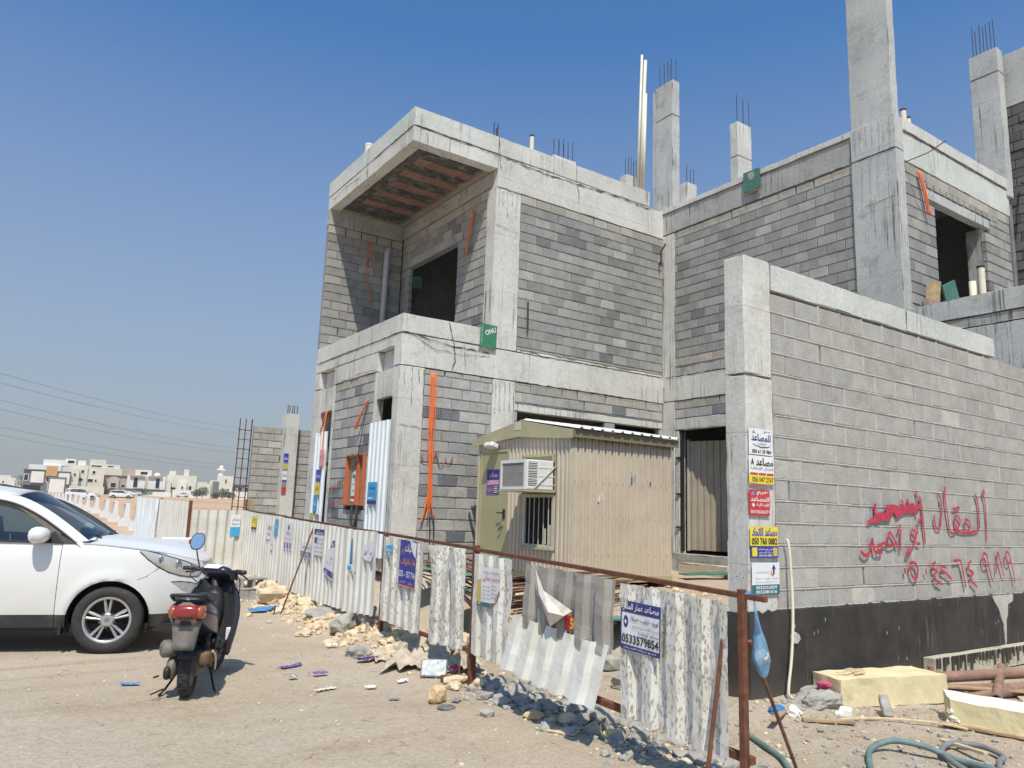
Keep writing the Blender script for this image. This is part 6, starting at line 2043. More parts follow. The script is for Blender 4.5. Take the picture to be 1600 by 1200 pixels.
sp_(MB().tube([r_[0] for r_ in rows] , .012, 6).tube([r_[-1] for r_ in rows], .012, 6), 'shield_edge', 'scooter_navy')
sp_(loft([(.80, .56, .07, .10), (.86, .60, .10, .18), (.92, .62, .10, .2)], 12), 'glove_box', 'seat_black')
sp_(MB().obox((.825, -.175, .385), (.02, .05, .12), Matrix.Rotation(.3, 3, 'Z')), 'side_reflector', 'plastic_white', smooth=False, bevel=.008)
for pts in ([(.93, .05, .92), (.99, .14, .86), (1.02, .16, .6), (.95, .1, .35)], [(.92, -.06, .93), (.97, -.20, .90), (1.0, -.21, .7), (.95, -.15, .45)], [(.94, .16, .97), (.88, .24, .93), (.93, .16, .84)], [(.93, -.02, .96), (.80, -.14, .95), (.86, -.2, .88)]):
    sp_(MB().tube(catmull(pts, 6), .005, 6), 'cable', 'black')
for sg in (-1, 1):
    sp_(MB().tube([(-.26, sg * .155, .735), (-.1, sg * .178, .69), (.1, sg * .182, .655), (.3, sg * .165, .60)], .004, 5), 'panel_seam', 'black')
    sp_(loft([(.10, .40, .012, .03, sg * .175), (.20, .42, .016, .06, sg * .172), (.34, .42, .012, .05, sg * .155)], 10), 'vent_panel', 'seat_black')
    sp_(MB().obox((.40, sg * .165, .30), (.16, .05, .02)), 'foot_peg', 'black', smooth=False)
sp_(MB().tube([(-.26, .0, .80), (-.30, .0, .846)], .02, 8), 'seat_catch', 'chrome')
# steering assembly, turned to the right
Ms = Matrix.Translation((.985, 0, 0)) @ Matrix.Rotation(radians(-30), 4, 'Z')
def st_(mb, nm, mat, **k):
    mb.v = [tuple(Ms @ Vector(v)) for v in mb.v]
    return sp_(mb, nm, mat, **k)
st_(MB().tube([(0, 0, .55), (-.02, 0, .90)], .04, 12), 'steering_head', 'black')
st_(loft([(-.10, .975, .11, .020), (-.07, .965, .165, .045), (.0, .945, .175, .065), (.07, .925, .13, .06), (.11, .91, .07, .03)], 18), 'handlebar_cowl', 'scooter_navy')
st_(MB().add([(-.115, .085, .992), (-.115, -.085, .992), (-.045, -.10, 1.022), (-.045, .10, 1.022)], [(0, 1, 2, 3)]), 'instrument', 'plastic_white', smooth=False, solid=.004)
for sg, zz in ((1, .975), (-1, .968)):
    st_(MB().tube([(-.02, sg * .13, .955), (-.045, sg * .25, zz), (-.06, sg * .365, zz - .003)], .017, 8), 'handlebar', 'black')
    st_(MB().tube([(-.05, sg * .26, zz), (-.06, sg * .37, zz - .003)], .021, 10), 'grip', 'seat_black')
st_(MB().tube([(.0, .20, .96), (-.0, .30, .94), (-.02, .38, .93)], .008, 6).tube([(.0, -.20, .96), (-.0, -.30, .93), (-.03, -.38, .90)], .008, 6).obox((-.03, -.22, .92), (.05, .05, .07)), 'brake_lever', 'black', smooth=False)
st_(MB().tube(catmull([(-.03, .20, .98), (-.035, .225, 1.05), (-.03, .255, 1.13), (-.02, .27, 1.17)], 4), .007, 6), 'mirror_stem', 'black')
mm = MB(); ring = []
for k in range(18):
    a = 2 * pi * k / 18
    ring.append((.068 * math.copysign(abs(cos(a)) ** .8, cos(a)) + .012 * sin(a), .085 * math.copysign(abs(sin(a)) ** .85, sin(a))))
MIR = Matrix.Translation((-.012, .275, 1.235)) @ Matrix.Rotation(radians(38), 4, 'Z') @ Matrix.Rotation(radians(-90), 4, 'Y') @ Matrix.Rotation(radians(90), 4, 'Z') @ Matrix.Rotation(radians(10), 4, 'X')
mm.prism(ring, -.012, .010, MIR)
mo = st_(mm, 'mirror', 'black', smooth=False)
gm = NT('mirror_glass'); M['mirror'] = gm.done((0.75, 0.8, 0.85), .03, None, 1.0)
m2 = MB().prism([(a * .88, b * .9) for a, b in ring], .011, .0125, MIR)
m2.v = [tuple(Ms @ Vector(v)) for v in m2.v]; sp_(m2, 'mirror_glass', 'mirror', mo, False)
Mw2 = Matrix.Translation((.985, 0, 0)) @ Matrix.Rotation(radians(-8), 4, 'Z')
small_wheel('front_wheel', (.17, 0, R_T), sc, Mw2)
Ms = Mw2
st_(MB().tube([(.06, .06, .58), (.17, .068, R_T)], .018, 8).tube([(.06, -.06, .58), (.17, -.068, R_T)], .018, 8), 'fork', 'black')
st_(MB().grid([[(.17 + (R_T + .03) * cos(a), y, R_T + (R_T + .03) * sin(a)) for a in [radians(20 + 13 * k) for k in range(11)]] for y in (-.065, -.03, .03, .065)]), 'front_fender', 'scooter_navy', solid=.004)
# ------------------------------------------------------------------ things fixed to the house
def bundle(name, label, cat, strands, r=.013, mat='orange', group=None):
    """loose ends of conduit: each strand is a part"""
    root = thing(name, label, cat, strands[0][0], 0, group)
    for s_ in strands:
        MB().tube(catmull(s_, 5), r, 8).build('conduit', M[mat], root, smooth=True)
    return root


GC = 'bundles of orange conduit hanging from the house'
FY = YF - .03
bundle('conduit_bundle', 'long thick bundle of orange conduits hanging down the front block field', 'conduit', [
    [(6.60, FY, 4.16), (6.60, FY - .02, 3.6), (6.60, FY - .03, 2.8), (6.66, FY - .03, 2.2), (6.62, FY - .02, 1.75), (6.54, FY, 1.38)],
    [(6.63, FY, 4.15), (6.63, FY - .04, 3.4), (6.64, FY - .05, 2.6), (6.66, FY - .04, 2.0), (6.70, FY - .02, 1.55)],
    [(6.66, FY, 4.16), (6.665, FY - .03, 3.4), (6.62, FY - .05, 2.6), (6.64, FY - .04, 1.9), (6.66, FY - .02, 1.48)],
    [(6.71, FY, 4.15), (6.715, FY - .02, 3.5), (6.70, FY - .03, 2.9), (6.70, FY - .03, 2.3), (6.74, FY - .02, 1.6)],
    [(6.61, FY + .01, 4.15), (6.62, FY - .01, 3.3), (6.69, FY - .02, 2.6), (6.70, FY - .02, 1.9), (6.78, FY - .02, 1.50)]], .0125, group=GC)
bundle('conduit_bundle', 'two orange conduits dropping across the left ground floor opening', 'conduit', [
    [(XL - .03, 15.84, 3.70), (XL - .05, 15.95, 3.45), (XL - .05, 16.10, 3.22)], [(XL - .03, 15.80, 3.70), (XL - .05, 15.85, 3.45), (XL - .04, 15.90, 3.24)],
    [(XL - .04, 15.82, 3.66), (XL - .08, 15.80, 3.2), (XL - .08, 15.78, 2.4)]], .014, group=GC)
bundle('conduit_bundle', 'short orange conduit stub beside the upper right corner of the street face blocks', 'conduit', [
    [(XL - .01, 13.70, 3.72), (XL - .05, 13.86, 3.48), (XL - .06, 14.08, 3.18)], [(XL - .01, 13.73, 3.70), (XL - .06, 13.93, 3.42), (XL - .07, 14.13, 3.16)]], .016, group=GC)
bundle('conduit_bundle', 'orange conduit hanging beside the balcony doorway', 'conduit', [
    [(7.87, 13.22, 7.98), (7.86, 13.30, 7.55), (7.86, 13.42, 7.15), (7.86, 13.47, 6.95)], [(7.87, 13.25, 7.98), (7.85, 13.36, 7.5), (7.85, 13.44, 7.1)]], .014, group=GC)
bundle('conduit_bundle', 'thin orange loops hanging on the shaded back wall of the balcony', 'conduit', [
    [(7.02, 16.67, 8.03), (6.97, 16.66, 7.6), (7.0, 16.66, 7.1), (7.14, 16.66, 6.55)], [(7.05, 16.67, 8.03), (7.10, 16.65, 7.7), (7.18, 16.65, 7.45)]], .011, group=GC)
bundle('conduit_bundle', 'orange red conduits hanging over the upper right window corner', 'conduit', [
    [(13.36, YE - .03, 8.06), (13.46, YE - .06, 7.7), (13.60, YE - .05, 7.25)], [(13.40, YE - .03, 8.06), (13.52, YE - .06, 7.7), (13.66, YE - .05, 7.28)], [(13.43, YE - .03, 8.05), (13.57, YE - .05, 7.6), (13.63, YE - .05, 7.30)]], .017, group=GC)
# black cables
for q_, (nm, pts) in enumerate((('loose_cable', [(6.72, FY, 1.5), (6.73, FY - .02, 1.2), (6.74, FY, .7)]), ('loose_cable', [(6.80, FY, 1.5), (6.81, FY - .02, 1.2), (6.82, FY, .7)]))):
    tag(MB().tube(pts, .012, 6).build(nm, M['black']), ['left','right'][q_] + ' one of two black cables below the long orange conduits', 'cable', 'black cable ends below the long orange conduits')
tag(MB().tube([(XL - .04, 13.68, 3.6), (XL - .05, 13.85, 2.9), (XL - .05, 14.0, 2.4), (XL - .04, 14.25, 2.68)], .008, 6).build('loose_cable', M['black']), 'thin black wire slanting down to the orange meter box', 'cable')
for k, (y, lbl) in enumerate(((14.12, 'black conduit below the left part of the orange meter box'), (13.88, 'black crooked pipe below the right part of the orange meter box'))):
    tag(MB().tube(catmull([(XL - .02, y, 1.64), (XL - .04, y - .02, 1.4), (XL - .02, y - .10 * (1 - 2 * k), 1.1), (XL - .03, y - .05, .7)], 5), .028, 8).build('loose_cable', M['clad'], smooth=True), lbl, 'cable')
# meter box
mbx = thing('meter_box', 'open orange meter box with two bays let into the street face blocks', 'meter box', (XL, 14.14, 1.66))
y0, y1, z0, z1 = 13.70, 14.58, 1.665, 2.665
for nm, b in (('side_board', ((XL - .03, y0, z0), (XL + .07, y0 + .025, z1))), ('side_board', ((XL - .03, y1 - .025, z0), (XL + .07, y1, z1))), ('divider', ((XL - .03, 14.0, z0), (XL + .07, 14.025, z1))),
              ('top_board', ((XL - .03, y0 + .026, z1 - .025), (XL + .07, y1 - .026, z1))), ('bottom_board', ((XL - .03, y0 + .026, z0), (XL + .07, y1 - .026, z0 + .025)))):
    MB().box(*b).build(nm, M['orange_box'], mbx)
MB().box((XL + .055, y0 + .026, z0 + .026), (XL + .066, y1 - .026, z1 - .026)).build('back_board', M['board'], mbx)
p = Poster('torn white notice with green top stuck inside the orange meter box', (XL + .05, 14.40, 1.76), (0, -1, 0), (0, 0, 1), .26, .58, 'white', torn=[(0, 0), (.5, -.05), (1, .02), (1, .92), (.6, 1), (.05, .95)])
p.patch(.1, .76, .95, .88, 'greenink').patch(.05, .06, .95, .16, 'red').text('مصاعد', .2, .3, .8, .42, 'inkgrey').text('صيانة', .2, .5, .8, .62, 'inkgrey').done()
# new sheets closing the two street face openings
for (ya, yb, lbl) in ((12.56, 13.44, 'white corrugated sheet closing the right hand street face opening'), (15.66, 16.38, 'white corrugated sheet closing the left hand street face opening')):
    mb = ribbed((XL - .035, ya), (XL - .02, yb), .75, 3.23, .185, .035, ((0, 0), (.45, 0), (.55, 1), (.9, 1)), out=1, nz=6, warp=lambda u, f, t, n: n * .006 * mnoise.noise(Vector((u * 3, f * 4, ya))))
    o = mb.build('opening_sheet', M['sheet_new'], solid=.003); o.color = (.0, .0, 0, 1); tag(o, lbl, 'sheet')
def on_street(label, ya, z0, w_, h_, paper, **k): return Poster(label, (XL - .078, ya, z0), (0, -1, 0), (0, 0, 1), w_, h_, paper, **k)
p = on_street('sky blue notice with dark foot on the right hand opening sheet', 13.30, 1.70, .40, .40, 'skyblue'); p.text('مصاعد', .2, .66, .8, .9, 'navy', .02).patch(0, 0, 1, .16, 'navy').patch(.1, .24, .6, .30, 'white').text('الدولية', .2, .4, .7, .55, 'red').done()
p = on_street('pink notice at the top of the left hand opening sheet', 15.93, 2.48, .24, .36, 'pinkink'); p.text('للبيع', .15, .4, .85, .7, 'red').done()
p = on_street('dark blue and white notice on the left hand opening sheet', 16.08, 2.16, .28, .25, 'inkblue'); p.text('مصاعد', .1, .3, .9, .7, 'white').done()
p = on_street('yellow notice under the dark blue one on the left hand opening sheet', 16.10, 1.87, .28, .26, 'yellow'); p.text('نقل', .2, .3, .8, .7, 'inkblack').done()
p = on_street('bright blue notice in the middle of the left hand opening sheet', 16.12, 1.52, .22, .32, 'skyblue'); p.text('مصاعد', .1, .4, .9, .7, 'white').done()
p = on_street('narrow yellow and brown notice low on the left hand opening sheet', 16.28, 1.00, .20, .48, 'gold'); p.patch(0, 0, 1, .25, 'red').text('بناء', .2, .5, .8, .7, 'inkblack').done()
p = on_street('grey notice with a hanging corner low on the left hand opening sheet', 15.94, 1.14, .22, .32, 'inkgrey'); p.text('صيانة', .1, .5, .9, .8, 'white').done()
# dull red scribbles on the street face blocks
mb = MB(); Fx = Matrix(((0, 0, 1, XL), (-1, 0, 0, 0), (0, 1, 0, 0), (0, 0, 0, 1)))
rnd = random.Random(12)
def scrib(y0, z0, seq, w_=.022):
    stroke(mb, [(-(y0 - a), z0 + b) for a, b in seq], w_, Fx, -.006 - .0003 * rnd.random())
for y, z in ((15.52, 1.90), (15.50, 1.55)):
    for k in range(6):
        scrib(y - k * .14, z + k * .035, [(0, .10), (.03, .0), (.07, .02), (.08, .12), (.11, .05), (.13, .10)])
scrib(15.3, 1.28, [(0, .12), (.02, 0), (.1, -.02), (.14, .08), (.2, .02), (.26, .14), (.30, .04)]); scrib(15.22, 1.06, [(0, .1), (.05, .0), (.12, .02), (.14, .1)])
scrib(15.12, .92, [(.02, .1), (-.03, .05), (.02, .0), (.08, .05), (.02, .1), (.08, .0)]); scrib(15.1, .72, [(0, .1), (.05, .12), (.08, .05), (.0, .0)])
g = mb.build('red_scribble', M['graffiti_dull']); tag(g, 'dull red hand written scribbles on the street face blocks beside the meter box', 'graffiti')
mb = MB(); Fy = frame_mat('y', YF)
stroke(mb, [(6.52, 2.62), (6.50, 2.55), (6.56, 2.50), (6.72, 2.52), (6.78, 2.62), (6.80, 2.70), (6.83, 2.56), (6.90, 2.44), (6.98, 2.50)], .026, Fy, -.008); stroke(mb, [(7.0, 2.58), (7.04, 2.50), (7.12, 2.52), (7.15, 2.62)], .024, Fy, -.0085)
g = mb.build('red_scribble', M['graffiti_dull']); tag(g, 'short dull red scrawl behind the long orange conduits', 'graffiti')
# green signs
sg_ = thing('green_sign', 'green mesh sign with white letters ONU hanging on the balcony parapet', 'sign', (7.83, YF - .03, 4.8))
u_, v_ = Vector((1, 0, -.03)).normalized(), Vector((0, 0, 1))
A0 = Vector((7.63, YF - .035, 4.815))
mb = MB(); mb.add([A0, A0 + Vector((.385, 0, -.01)), A0 + Vector((.395, 0, .475)), A0 + Vector((.01, 0, .485))], [(0, 1, 2, 3)]); mb.build('panel', M['green_sign'], sg_, solid=.006)
mb = MB()
for k in range(1, 8): mb.box((7.632, YF - .041, 4.82 + k * .058), (8.015, YF - .0395, 4.823 + k * .058))
for k in range(1, 7): mb.box((7.63 + k * .056, YF - .0412, 4.815), (7.633 + k * .056, YF - .0394, 5.29))
mb.build('mesh_thread', M['ink_greenink'], sg_)
v, f = text_geo('ONU', .02); mb = MB(); ca, sa = cos(radians(24)), sin(radians(24))
mb.add([(7.77 + (a * .26) * ca - (b * .10) * sa, YF - .043, 5.06 + (a * .26) * sa + (b * .10) * ca) for a, b, _ in v], f); mb.build('lettering', M['ink_white'], sg_)
v, f = text_geo('الوطنية للمقاولات'); mb = MB(); mb.add([(7.655 + b * .035, YF - .043, 4.86 + a * .38) for a, b, _ in v], f); mb.build('lettering', M['ink_white'], sg_)
MB().box((7.62, YF - .03, 4.785), (8.0, YF - .008, 4.813)).build('sign_batten', M['wood'], sg_)
wg = thing('green_sign', 'faded green board hanging from the wing roof edge', 'sign', (XW - .04, 9.75, 8.57))
MB().add([(XW - .05, 9.96, 8.57), (XW - .05, 9.53, 8.56), (XW - .05, 9.55, 9.02), (XW - .05, 9.97, 9.03)], [(0, 1, 2, 3)]).build('panel', M['green_old'], wg, solid=.012)
MB().prism([(9.68, 8.86), (9.75, 8.80), (9.82, 8.84), (9.86, 8.98), (9.70, 8.99)], XW - .0595, XW - .0575, Mg).build('torn_patch', M['rock_grey'], wg, fix=True)
MB().box((XW - .045, 9.53, 8.53), (XW - .02, 9.97, 8.56)).build('sign_batten', M['wood'], wg)
wgi = tag(MB().box((8.02, 16.3, 7.02), (8.3, 16.33, 7.32)).build('green_board', M['green_old']), 'small green board seen through the balcony doorway', 'board')
# pipes
o = MB().tube([(7.42, 16.6, 5.0), (7.46, 16.6, 7.85), (7.52, 16.63, 8.02)], .072, 16).build('drain_pipe', M['pvc_grey'], smooth=True); tag(o, 'thick grey drain pipe standing in the shaded balcony corner', 'pipe')
GPV = 'long cream pipes leaning on the roof corner'
for k, (a, b, l) in enumerate((((12.0, 12.55, 9.3), (12.09, 12.5, 12.92), 'tallest of the long cream plastic pipes leaning on the roof corner'), ((12.09, 12.55, 9.3), (12.21, 12.5, 12.82), 'middle one of the cream plastic pipes on the roof corner, top slightly lower'),
                               ((12.16, 12.52, 9.3), (12.19, 12.47, 11.9), 'shortest and nearest of the cream plastic pipes on the roof corner'))):
    tag(MB().tube([a, b], .040 if k else .03, 12).build('plastic_pipe', M['pvc'], smooth=True), l, 'pipe', GPV)
def capped(x, y, z0, z1, r, lbl, grp=None, cap='black'):
    q = thing('vent_pipe', lbl, 'pipe', (x, y, z0), 0, grp)
    MB().pipe([(x, y, z0), (x, y, z1)], r, r * .8, 14).build('pipe', M['pvc'], q, smooth=False)
    MB().tube([(x, y, z1 - .02), (x, y, z1 + .02)], r * 1.08, 14).build('cap', M[cap], q)
capped(9.18, 13.0, 9.2, 10.02, .05, 'single cream pipe with black cap on the front roof')
capped(14.87, 7.6, 8.8, 10.22, .06, 'taller cream pipe with black cap behind the wing roof corner', 'pair of cream pipes behind the wing roof corner')
capped(15.05, 7.6, 8.8, 10.10, .055, 'shorter cream pipe with black cap behind the wing roof corner', 'pair of cream pipes behind the wing roof corner')
capped(6.1, 14.9, 9.25, 9.58, .09, 'white pipe end showing over the roof edge above the balcony', None, 'plastic_white')
# things on the terrace
tag(MB().tube([(14.55, 6.35, 4.99), (14.55, 6.35, 6.12)], .06, 14).build('plastic_pipe', M['pvc'], smooth=True), 'shorter cream pipe standing in front of the upper right window', 'pipe', 'cream pipes in front of the upper right window')
q = capped(14.92, 6.35, 4.99, 6.48, .065, 'taller capped cream pipe standing in front of the upper right window', 'cream pipes in front of the upper right window')
o = MB().obox((13.62, 6.3, 5.62), (.50, .03, .55), Matrix.Rotation(radians(-24), 3, 'Y')).build('green_board', M['green_old']); tag(o, 'dark green board leaning in front of the upper right window', 'board')
o = MB().obox((13.20, 6.42, 5.55), (.05, .22, .62), Matrix.Rotation(radians(14), 3, 'Y')).build('timber_plank', M['wood']); tag(o, 'brown plank leaning by the left edge of the upper right window', 'plank')
o = MB().box((12.94, 6.36, 5.0), (13.36, 6.42, 5.50)).build('cardboard_panel', plain('brown_card', (.33, .24, .2), .9)); tag(o, 'brown board standing at the foot of the wing column', 'board')
# bent bars sticking out of walls
GB = 'bent bars sticking out of the concrete'
for l, pts in (('thin bar end sticking out at the top corner of the end face', [(12.98, YE + .02, 8.12), (13.1, YE - .35, 8.2), (13.25, YE - .6, 8.38)]), ('hooked bar end on the inner corner of the two facades', [(12.6, YF - .0, 7.6), (12.55, YF - .10, 7.62), (12.52, YF - .12, 7.85), (12.6, YF - .2, 8.05)]),
               ('dark bar end sticking out high on the far right column', [(17.45, 6.5, 8.95), (17.2, 6.2, 8.75)]), ('dark bar end sticking out low beside the block pier', [(17.5, 6.4, 6.85), (17.2, 6.1, 6.7)]), ('dark bar end beside the block pier near its middle', [(17.5, 6.4, 8.2), (17.3, 6.2, 8.1)])):
    tag(MB().tube(pts, .022 if 'thin' not in l else .010, 6).build('bent_bar', M['rebar']), l, 'bar', GB)
tag(MB().tube([(8.78, YF - .01, 5.95), (8.79, YF - .012, 5.3)], .02, 6).build('chased_slot', M['dark_void']), 'dark upright slot cut into the lower left of the upper front blocks', 'slot')

# ------------------------------------------------------------------ neighbouring plot wall
nw = thing('plot_wall', 'unfinished grey block wall with projecting post beyond the house', 'wall', (6.9, 22, 1))
npn = Panel('y', 22.0, 6.13, 9.2, .6, 3.86, 'wall', seed=31, top='wall', open_top=.1, open_any=.0, mortar=M['mortar'])
jm = MB(); jm.add([npn.F @ Vector(v) for v in npn.joints.v], npn.joints.f); jm.box((6.15, 22.12, .5), (9.2, 22.2, 3.84)); jm.build('mortar', M['mortar'], nw)
keep = []
for b in npn.blocks:                                   # open slots near the free end, as on the photograph
    b = list(b)
    if abs(b[0] - 6.13) < .02: b[3] -= .0
    keep.append(tuple(b))
npn.blocks = [b for b in keep if not (6.98 < b[0] + b[3] / 2 < 7.30)]
me = lay_blocks([npn], [nw], 300)
pc = rough_box((6.94, 21.72, .5), (7.33, 22.1, 4.27), seed=93).build('post', M['concrete'], nw)
for k in range(5): MB().tube([(7.0 + .07 * k, 21.85 + .05 * (k % 2), 4.2), (7.0 + .07 * k, 21.85 + .05 * (k % 2), 4.52)], .012, 6).build('rebar', M['rebar'], pc)
p = Poster('strip of faded notices down the left edge of the plot wall post', (6.95, 21.705, 1.95), (1, 0, 0), (0, 0, 1), .13, 1.15, 'inkgrey')
p.patch(0, .78, 1, 1, 'inkblue').patch(0, .62, 1, .74, 'gold').patch(0, .34, 1, .56, 'white').patch(0, .30, 1, .34, 'navy').patch(0, 0, 1, .16, 'red').text('مصاعد', .1, .42, .9, .52, 'navy').text('مصاعد', .1, .84, .9, .94, 'white').done()
rc = thing('rebar_cage', 'tall narrow rebar cage of three bars with rungs beside the plot wall', 'rebar cage', (5.85, 22, 1))
for x in (5.70, 5.86, 6.03): MB().tube([(x, 22.0, .8), (x + .02, 22.0, 4.02)], .017, 6).build('upright_bar', M['rebar_red'] if x < 5.9 else M['rebar'], rc)
for k in range(11): MB().tube([(5.69, 21.98, 1.0 + k * .27), (6.06, 21.98, 1.0 + k * .27 - .01)], .010, 5).build('tie', M['rebar'], rc)
for k, x in enumerate((5.88, 5.96, 6.05)):
    tag(MB().box((x, 21.3, .5), (x + .05, 21.34, 1.75)).build('timber_stake', M['wood'] if k else M['rust']), ['rusty stake at the left of three stakes below the rebar cage', 'middle wooden stake below the rebar cage', 'wooden stake nearest the plot wall below the rebar cage'][k], 'stake', 'stakes below the rebar cage')

# ------------------------------------------------------------------ concrete barriers beyond the fence
def barrier_proto():
    b = thing('road_barrier', 'x', 'barrier', (0, 0, 0), 0, 'white concrete barriers in a row beyond the fence')
    prof = [(-.30, 0), (-.30, .10), (-.12, .38), (-.085, .95), (-.06, .98), (.06, .98), (.085, .95), (.12, .38), (.30, .10), (.30, 0)]
    MB().prism([(q[0], q[1]) for q in prof], -1.0, 1.0, Matrix.Rotation(radians(90), 4, 'X')).build('body', M['plastic_white'], b, world=False, fix=True, bevel=.012)
    # red outline on the side towards the road
    ol = MB()
    def pt(y, z):
        x = -.30 + (z - .1) / .28 * .18 if z < .38 else -.12 + (z - .38) / .57 * .035
        return Vector((x - .006, y, z))
    for y in (-.96, .96):
        ol.grid([[pt(y - .022, z), pt(y + .022, z)] for z in (.11, .2, .38, .5, .7, .93)])
    ol.grid([[pt(y, .91), pt(y, .95)] for y in (-.96, -.3, .3, .96)])
    ol.build('red_line', M['ink_red'], b, world=False, solid=.003)
    em = MB()
    for (z, s_) in ((.80, .07), (.62, .05)):
        em.add([pt(-s_, z - s_), pt(s_ * .2, z - s_ * 1.1), pt(s_, z - s_ * .1), pt(s_ * .6, z + s_), pt(-s_ * .7, z + s_ * .8)], [(0, 1, 2, 3, 4)])
    em.build('stencil', M['ink_inkgrey'], b, world=False, solid=.003)
    return b


BP = [(5.15, 31.4), (5.20, 34.2), (5.22, 37.3), (5.36, 42.0), (5.52, 46.8), (5.78, 53.9), (5.76, 58.9), (5.85, 64.9), (6.05, 70.9), (6.25, 76.9), (6.36, 83.0), (6.53, 89.0), (6.7, 96.2), (6.86, 103.4), (6.93, 110.8), (6.95, 118.1), (6.98, 126.7)]
bz = [.45, .53, .50, .66, .71, .79, .87, .97, 1.05, 1.10, 1.16, 1.25, 1.27, 1.31, 1.35, 1.40, 1.45]
ordn = ['nearest', 'second nearest', 'third nearest', 'fourth', 'fifth', 'sixth', 'seventh', 'eighth', 'ninth', 'tenth', 'eleventh', 'twelfth', 'thirteenth', 'fourteenth', 'fifteenth', 'sixteenth', 'farthest']
bp0 = barrier_proto()
for i, (x, y) in enumerate(BP):
    b = bp0 if i == 0 else copy_tree(bp0)
    b.location = (x, y, gz(x, y) - .03); b.rotation_euler = (0, 0, radians(-4 + (i * 37 % 9) - 4)); s_ = 1.0
    b['label'] = '%s white concrete barrier in the row beyond the fence, counted from the fence' % ordn[i]
rb = thing('plastic_barrier', 'white plastic barrier with a red lamp, showing over the white car bonnet', 'barrier', (2.55, 12.45, 0))
MB().prism([(-.22, 0), (.22, 0), (.12, .5), (.09, 1.09), (-.09, 1.09), (-.12, .5)], -.25, .25, Matrix.Translation((2.52, 12.5, 0)) @ Matrix.Rotation(radians(68), 4, 'Z') @ Matrix.Rotation(radians(90), 4, 'X')).build('body', M['plastic_white'], rb, fix=True, bevel=.02)
MB().lathe([(0, -.05), (.045, -.045), (.055, 0), (.045, .045), (0, .05)], 14, Matrix.Translation((2.66, 12.28, 1.03))).build('red_lamp', M['red_lens'], rb, smooth=True)
# ------------------------------------------------------------------ foam blocks, hoses, pipes on the right
def solid_block(name, label, cat, corners, z0, z1, mat, top_mat=None, seed=0):
    """four ground corners (counter-clockwise), thick, slightly uneven"""
    root = None
    mb = MB(); N = 26
    c = [Vector((*q, 0)) for q in corners]
    def g_(u, v): return c[0] * (1 - u) * (1 - v) + c[1] * u * (1 - v) + c[2] * u * v + c[3] * (1 - u) * v
    def jit(p, k=.012): return p + Vector((mnoise.noise(p * 6 + Vector((seed, 0, 0))), mnoise.noise(p * 6 + Vector((0, seed, 3))), mnoise.noise(p * 6 + Vector((1, 5, seed))))) * k + Vector((mnoise.noise(p * 31), mnoise.noise(p * 29 + Vector((7, 0, 0))), 0)) * .004
    mb.grid([[jit(g_(i / N, j / 8) + Vector((0, 0, z1))) for i in range(N + 1)] for j in range(9)])
    mb.cur = 1 if top_mat else 0
    ring = [(i / N, 0) for i in range(N)] + [(1, j / 8) for j in range(8)] + [(1 - i / N, 1) for i in range(N)] + [(0, 1 - j / 8) for j in range(8)]
    mb.cur = 1 if top_mat else 0
    mb.grid([[jit(g_(*q) + Vector((0, 0, z))) for q in ring] for z in (z1, z1 * .75 + z0 * .25, z1 * .5 + z0 * .5, z1 * .25 + z0 * .75, z0)], wrap=True)
    o = mb.build(name, [M[top_mat or mat], M[mat]] if top_mat else M[mat], bevel=0)
    return tag(o, label, cat)


solid_block('foam_block', 'thick yellow insulation foam block with wood chips on top, lying by the wall', 'foam block', [(6.52, 4.18), (7.72, 3.84), (7.86, 4.26), (6.62, 4.52)], .0, .245, 'foam', 'foam', 1)
solid_block('foam_block', 'pale foam block with bleached white top, cut off by the right edge', 'foam block', [(6.78, 3.36), (7.02, 2.35), (7.42, 2.45), (7.16, 3.60)], .0, .215, 'foam', 'foam_white', 2)
rn = random.Random(8)
mb = MB()
for k in range(26):                                   # crumbled corner
    x, y = 6.80 + rn.uniform(-.03, .05), 3.36 + rn.uniform(-.05, .03); s_ = rn.uniform(.012, .03)
    mb.obox((x, y, rn.uniform(.02, .17)), (s_, s_, s_), Matrix.Rotation(rn.uniform(0, 3), 3, Vector((rn.random(), rn.random(), 1)).normalized()))
o = mb.build('foam_crumb', M['foam_white']); tag(o, kind='stuff')
for k in range(9):
    a = Vector((6.75 + rn.uniform(-.04, .26), 4.22 + rn.uniform(0, .14), .252 + rn.uniform(.0, .02))); ang = rn.uniform(-.5, .5) - .3
    o = MB().obox(a, (rn.uniform(.08, .2), rn.uniform(.012, .03), .012), Matrix.Rotation(ang, 3, 'Z')).build('wood_chip', M['wood_pale'])
    tag(o, 'splinter of pale wood among others lying on top of the yellow foam block', 'wood chip', 'wood splinters on the yellow foam block')
def hose(name, label, pts, r, mat): return tag(MB().tube(catmull(pts, 8), r, 10).build(name, M[mat], smooth=True), label, 'hose')
hz_ = lambda x, y, r: gz(x, y) + r
H1 = [(4.6, 2.55), (4.95, 2.95), (5.2, 3.14), (5.5, 3.30), (5.68, 3.24), (5.78, 3.06), (5.82, 2.86), (5.80, 2.6), (5.7, 2.3)]
hose('garden_hose', 'thick grey green hose curling across the sand at the lower right', [(x, y, hz_(x, y, .03) + (.05 if 3 < i < 6 else 0)) for i, (x, y) in enumerate(H1)], .021, 'hose_green')
H2 = [(5.45, 2.4), (5.6, 2.72), (5.86, 2.98), (6.10, 3.04), (6.26, 2.90), (6.18, 2.72), (5.98, 2.66), (5.7, 2.52)]
hose('garden_hose', 'grey hose looping beside the green one at the lower right', [(x, y, hz_(x, y, .03) + .01) for x, y in H2], .020, 'hose_grey')
H3 = [(5.25, 4.20), (5.03, 4.03), (4.90, 3.80), (4.74, 3.52), (4.60, 3.35), (4.35, 3.1)]
